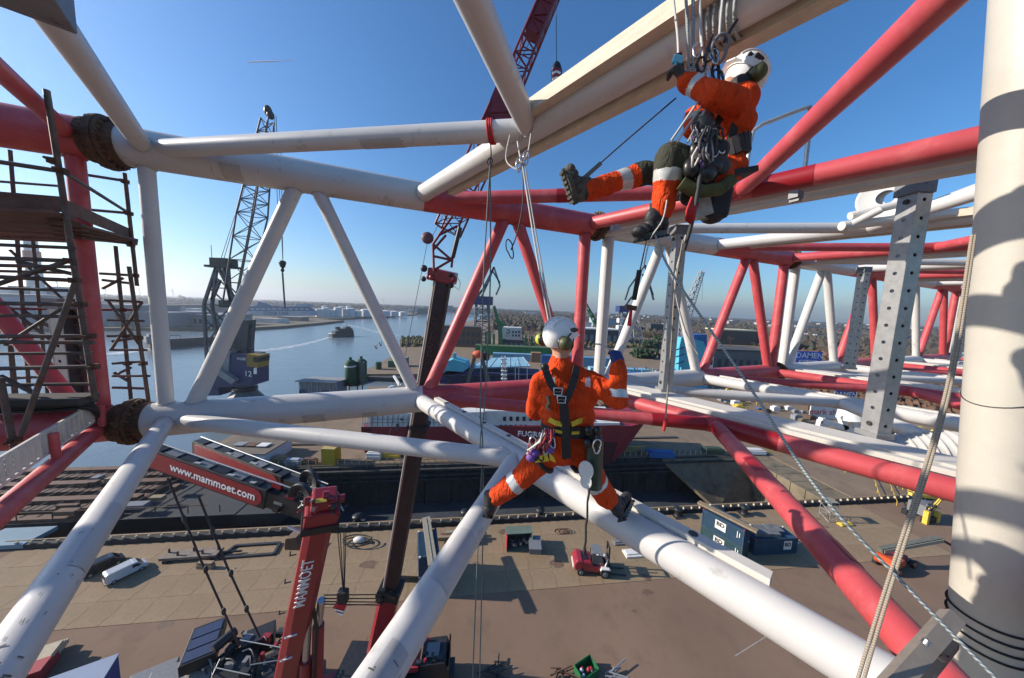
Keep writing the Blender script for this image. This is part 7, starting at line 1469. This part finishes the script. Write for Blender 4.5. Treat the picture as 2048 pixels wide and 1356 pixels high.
# --- boom lift and tracked lift on the right
def boom_lift():
    p_ = G(1785,1132); root = thing('boom_lift', 'orange boom lift with a long dark arm on the right of the quay', 'boom lift', p_); F = fr(p_, .35); OR = mat('lift_orange', (.50,.07,.012), .4, var=.08)
    mb = MB(); mb.prism([(-2.6,.8),(-2.8,1.4),(-2.2,1.9),(-.2,1.9),(.4,1.3),(.4,.8)], (0,0,0), (1,0,0), (0,0,1), 2.2); bevel(lpart(root,'turntable',mb,OR,F), .15, 3); mb = MB(); mb.box((.6,0,.7),(4.6,1.6,.6)); lpart(root,'chassis',mb,DARKST,F); mb = MB(); mb.box((.9,0,1.3),(2.6,1.2,.5)); lpart(root,'red_deck',mb,CRED,F)
    for x in (-1.8,2.6):
        for y in (-1.1,1.1): wheel(root,F,(x,y,.55),.55,.45,OR)
    a, b = D(1760,1100,p_.y), D(1880,1078,p_.y+.5); mb = MB(); mb.bar(a, b, .6, .7); part('arm', mb, mat('arm_dark',(.11,.11,.09),.5,var=.2), root); mb = MB(); mb.bar(a.lerp(b,.02)-Vector((0,.4,0)), b-Vector((0,.4,0)), .08, .5); part('arm_panel', mb, mat('arm_pale',(.24,.24,.19),.5), root); mb = MB(); mb.bar(b, D(1902,1090,p_.y+.5), .3, .35); part('arm_tip', mb, BLKM, root)
boom_lift()
def tracked_lift():
    p_ = G(1838,1035); root = thing('scissor_rig', 'yellow and grey tracked rig under the red tube at the right', 'machine', p_); F = fr(p_, .2)
    for y in (-1.2,1.2): lpart(root,'track',MB().box((0,y,.5),(3.2,.7,1.0)),BLKM,F)
    lpart(root,'body',MB().box((0,0,2.0),(2.4,2.2,2.0)),GREYST,F); lpart(root,'yellow_leg',MB().box((-1.4,-1.4,1.2),(.6,.6,2.4)),YEL,F); lpart(root,'yellow_leg',MB().box((1.4,-1.4,1.0),(.6,.6,2.0)),YEL,F)
    for k in range(8): lpart(root,'fitting',MB().bar((rnd.uniform(-1.5,1.5),-1.2,rnd.uniform(1,3)),(rnd.uniform(-2,2),-1.3,rnd.uniform(2.5,4.6)),.16,.16),(GREYST,YEL,DARKST)[k % 3],F)
    lpart(root,'yellow_arm',MB().bar((-3.5,0,5.0),(3.5,0,3.6),.5,.5),YEL,F); lpart(root,'white_tube',MB().bar((-2.5,-.6,4.2),(2.0,-.6,3.2),.25,.25),WHT,F)
tracked_lift()
tw = thing('access_tower', 'thin grey access scaffold tower at the dock edge on the right', 'scaffold tower', G(1655,1038)); pt_ = G(1655,1038); mb = MB(); lattice(mb, pt_, pt_+Z_*3.6, 1.6, 1.6, E1, E2, 4, .05, .035); part('frame', mb, GALV, tw); mb = MB(); mb.box(pt_+Z_*3.6, (1.6,1.6,.1)); part('platform', mb, GREYWOOD, tw)
# --- frames, rings, pallets and small loads on the apron
lf = thing('steel_cradle', 'low grey steel cradle with pegs lying on the left of the quay', 'cradle', G(385,1115)); pc_ = G(385,1115); Fc = fr(pc_, .14)
lpart(lf,'deck',MB().box((0,0,.55),(6.8,1.5,.35)),mat('cradle_grey',(.19,.15,.12),.8,var=.3,scale=2),Fc)
for k in range(5): lpart(lf,'peg',MB().tube((-3.0+1.5*k,.3*(-1)**k,.5),(-3.0+1.5*k,.3*(-1)**k,1.3),.12,n=8),BROWNST,Fc)
for k in (-2.6,2.6): lpart(lf,'foot',MB().box((k,0,.2),(.6,1.8,.4)),BLKM,Fc)
lpart(lf,'drawbar',MB().bar((3.4,0,.5),(6.0,.2,.35),.2,.2),BLKM,Fc)
mb = MB(); p_ = G(412,1136); mb.box(p_+Z_*.3, (2.0,.6,.5)); mb.box(p_+Z_*.75, (1.9,.5,.3)); solo('small_baulk', mb, WOOD, 'two short timber baulks below the grey cradle', 'timber')
of = thing('ground_frame', 'flat dark rectangular steel frame lying left of the red crane boom', 'frame', G(510,1100)); q4 = [G(470,1092,.15),G(560,1086,.15),G(548,1108,.15),G(440,1116,.15)]
for k in range(4): mb = MB(); mb.bar(q4[k], q4[(k+1)%4], .35, .3); part('beam', mb, DARKST, of)
mb = MB(); pts = [G(715,1086,.15)+Vector((2.1*math.cos(i*.3),1.0*math.sin(i*.3),.02*i)) for i in range(44)]; mb.path(pts, .09, 6); solo('cable_ring', mb, BLACK, 'loop of black cable lying behind the red crane boom', 'cable'); mb = MB(); mb.sph(G(718,1080,.4), (.9,.5,.5), 10, 7); solo('white_sack', mb, CWHT, 'pale sack lying on the black cable loop', 'sack')
mb = MB(); p_ = G(592,1092); mb.prism([(-1.1,0),(-.9,1.7),(.6,2.0),(1.1,0)], p_, (1,0,0), (0,0,1), 1.6); solo('rusty_hopper', mb, BROWNST, 'rusty hopper box behind the head of the red boom', 'hopper')
for k, (x, y, s_, lb) in enumerate(((1245,1086,3.0,'grey plate stack in front of the forklift mast'),(1275,1108,4.2,'long white-edged steel beam beyond the forklift'),(1260,1068,3.2,'flat brown plate on the quay behind the white tube'),(1120,1064,3.0,'coil of brown wire at the dock edge above the forklift'),(1575,1085,3.0,'pale crumpled sheet behind the single container'),(1690,1050,2.4,'yellow barrier lying flat at the dock edge'))):
    mb = MB(); p_ = G(x,y)
    if k == 3:
        for i in range(4): mb.path([p_+Vector((.9*math.cos(t*.4)*(1-.1*i)+.4*i,.6*math.sin(t*.4)*(1-.1*i),.1+.08*i)) for t in range(16)], .05, 5, True)
    else: mb.box(p_+Z_*.15, (s_,s_*.35,.3), (E1,E2,Z_)); mb.box(p_+Z_*.38, (s_*.9,s_*.2,.16), (E1,E2,Z_))
    solo('quay_scrap', mb, (GREYST,CWHT,BROWNST,BROWNST,CWHT,YEL)[k], lb, 'scrap')
# --- bottom edge: truck cab, blue trailer, timber, green bin
def truck():
    p_ = G(872,1356); root = thing('truck', 'dark truck cab with red bonnet at the bottom edge', 'truck', p_); F = fr(p_, .12)
    lpart(root,'cab',bxx := MB().prism([(-1.3,.8),(-1.3,3.0),(.9,3.1),(1.3,2.0),(1.3,.8)], (0,0,0), (1,0,0), (0,0,1), 2.4),BLKM,F); lpart(root,'roof_hatch',MB().box((-.3,0,3.15),(1.2,1.2,.12)),GREYST,F); lpart(root,'red_deck',MB().box((-2.9,.4,1.9),(2.6,2.0,.5)),CRED,F); lpart(root,'chassis',MB().box((-1.5,0,.8),(6.5,1.6,.6)),DARKST,F)
    for s_ in (-1,1):
        lpart(root,'mirror',MB().box((1.2,s_*1.45,2.5),(.15,.2,.7)),BLKP,F); lpart(root,'beacon',MB().tube((-.9,s_*.9,3.1),(-.9,s_*.9,3.4),.12,n=10),CRED,F)
        for x in (.6,-3.4): wheel(root,F,(x,s_*1.0,.5),.5,.35)
    lpart(root,'windscreen',MB().box((1.15,0,2.45),(.06,2.0,.8),(Vector((.95,0,-.3)),Vector((0,1,0)),Vector((.3,0,.95)))),GLASS,F)
    for k in range(9): lpart(root,'fitting',MB().box((rnd.uniform(-2.4,.8),rnd.uniform(-1,1),3.1),(rnd.uniform(.2,.6),.3,.25)),(BLKM,DARKST,GREYST)[k % 3],F)
truck()
bt_r = thing('blue_trailer', 'blue trailer roof at the lower left corner', 'trailer', G(130,1345)); p_ = G(112,1378,3.2); mb = MB(); mb.box(p_-Z_*1.4, (5.8,2.5,2.8), (Vector((.86,.5,0)),Vector((-.5,.86,0)),Z_)); part('body', mb, cm('trailer_blue',(.03,.06,.22)), bt_r); mb = MB(); mb.box(p_+Z_*.06, (5.9,2.6,.12), (Vector((.86,.5,0)),Vector((-.5,.86,0)),Z_)); part('roof', mb, cm('trailer_roof',(.20,.25,.34)), bt_r)
mb = MB()
for k in range(3): mb.box(G(52,1320,.5+.5*k), (4.4-.4*k,1.7,.44), (Vector((.86,.5,0)),Vector((-.5,.86,0)),Z_))
solo('pale_boards', mb, mat('pale_board',(.40,.34,.24),.8,var=.15,scale=4), 'stack of pale boards at the lower left corner', 'timber')
mb = MB(); mb.box(G(20,1352,.9), (4.6,2.0,1.5), (Vector((.86,.5,0)),Vector((-.5,.86,0)),Z_)); mb.box(G(20,1352,1.75), (4.0,1.4,.2), (Vector((.86,.5,0)),Vector((-.5,.86,0)),Z_)); solo('red_flatbed', mb, CRED, 'red flatbed corner under the pale boards', 'trailer')
gb2 = thing('green_bin', 'small green open bin at the bottom edge', 'bin', G(1172,1350)); Fg = fr(G(1172,1350), .5)
for c, s_ in (((0,0,.08),(2.0,1.3,.1)),((0,.62,.55),(2.0,.06,1.0)),((0,-.62,.45),(2.0,.06,.8)),((-1,0,.5),(.06,1.3,.9)),((1,0,.5),(.06,1.3,.9))): lpart(gb2,'panel',MB().box(c,s_),mat('bin_bright_green',(.02,.13,.045),.5,var=.15),Fg)
for k in range(7): lpart(gb2,'rubbish',MB().sph((rnd.uniform(-.7,.7),rnd.uniform(-.4,.4),.6),(.25,.2,.2),8,6),(CRED,CWHT,BLKM)[k % 3],Fg)
for k, (x, y, lb) in enumerate(((1112,1352,'heap of rusty scrap pipes at the bottom edge'),(1215,1356,'bundle of grey pipes right of the green bin'),(975,1345,'short dark plate with white rod at the bottom edge'))):
    mb = MB(); p_ = G(x,y,.2)
    for i in range(9): a_ = rnd.uniform(-.5,.9); mb.tube(p_+Vector((rnd.uniform(-1,1),rnd.uniform(-.5,.5),.1*i*.4)), p_+Vector((rnd.uniform(-1,1)+1.6*math.cos(a_),rnd.uniform(-.5,.5)+1.6*math.sin(a_),.1*i*.4+.1)), .07, n=6)
    solo('pipe_heap', mb, (BROWNST,GALV,DARKST)[k], lb, 'scrap')
# painted lines and dark stains on the apron
LINE = mat('worn_white_line', (.30,.27,.23), .9, var=.3, scale=3)
mb = MB(); mb.bar(G(1470,1312,.006), G(1540,1268,.006), .09, .006); struct('painted_line', mb, LINE)
mb = MB(); mb.bar(G(300,1232,.006), G(820,1195,.006), .16, .006); struct('asphalt_seam', mb, mat('seam_dark',(.05,.04,.032),.95))

# tyre marks and oil stains on the apron
TY = mat('tyre_mark', (.15,.092,.057), .95, var=.35, scale=2); OIL = mat('oil_stain', (.13,.082,.052), .7, var=.3, scale=1.5)
mb = MB()
for k in range(7):
    c = K(rnd.uniform(-45,70), rnd.uniform(16,32)); R0 = rnd.uniform(30,90); a0 = rnd.uniform(0,6.28); da = rnd.uniform(.1,.3); 
    for off in (0,1.7):
        vs = []; n_ = 18
        for i in range(n_+1):
            a = a0+da*i/n_; e = Vector((math.cos(a),math.sin(a),0)); vs += [c+e*(R0+off-.09*rnd.uniform(.5,1.2))-Vector((math.cos(a0),math.sin(a0),0))*R0+Z_*.004, c+e*(R0+off+.09*rnd.uniform(.5,1.2))-Vector((math.cos(a0),math.sin(a0),0))*R0+Z_*.004]
        mb.add(vs, [(2*i,2*i+1,2*i+3,2*i+2) for i in range(n_)])
o = struct('tyre_marks', mb, TY); o['kind'] = 'stuff'; o['label'] = 'dark curved tyre marks across the brown quay'; o['category'] = 'marks'
mb = MB()
for k in range(36):
    c = K(rnd.uniform(-50,75), rnd.uniform(14,46), .048 if False else .0); r = rnd.uniform(.15,.9); z = .006 if c.dot(E2) < 34.4 else .054; n_ = 11
    mb.add([Vector((c.x,c.y,z))]+[Vector((c.x+r*rnd.uniform(.5,1.3)*1.5*math.cos(i*math.tau/n_), c.y+r*rnd.uniform(.5,1.3)*math.sin(i*math.tau/n_), z)) for i in range(n_)], [(0,i+1,(i+1)%n_+1) for i in range(n_)])
o = struct('oil_stains', mb, OIL); o['kind'] = 'stuff'; o['label'] = 'scattered dark oil stains on the quay'; o['category'] = 'marks'
# ================================================================ HAZE
hm_ = bpy.data.materials.new('haze_air'); hm_.use_nodes = True; t = hm_.node_tree; t.nodes.clear()
pv_ = t.nodes.new('ShaderNodeVolumePrincipled'); pv_.inputs['Color'].default_value = (.86,.92,1,1); pv_.inputs['Density'].default_value = 0.00014; pv_.inputs['Anisotropy'].default_value = .55
ov_ = t.nodes.new('ShaderNodeOutputMaterial'); t.links.new(pv_.outputs[0], ov_.inputs['Volume'])
mb = MB(); mb.box((-1500,4200,118), (15300,9700,264)); hzo = struct('haze', mb, hm_); hzo['kind'] = 'stuff'; hzo['label'] = 'thin pale haze over river and town'; hzo['category'] = 'haze'
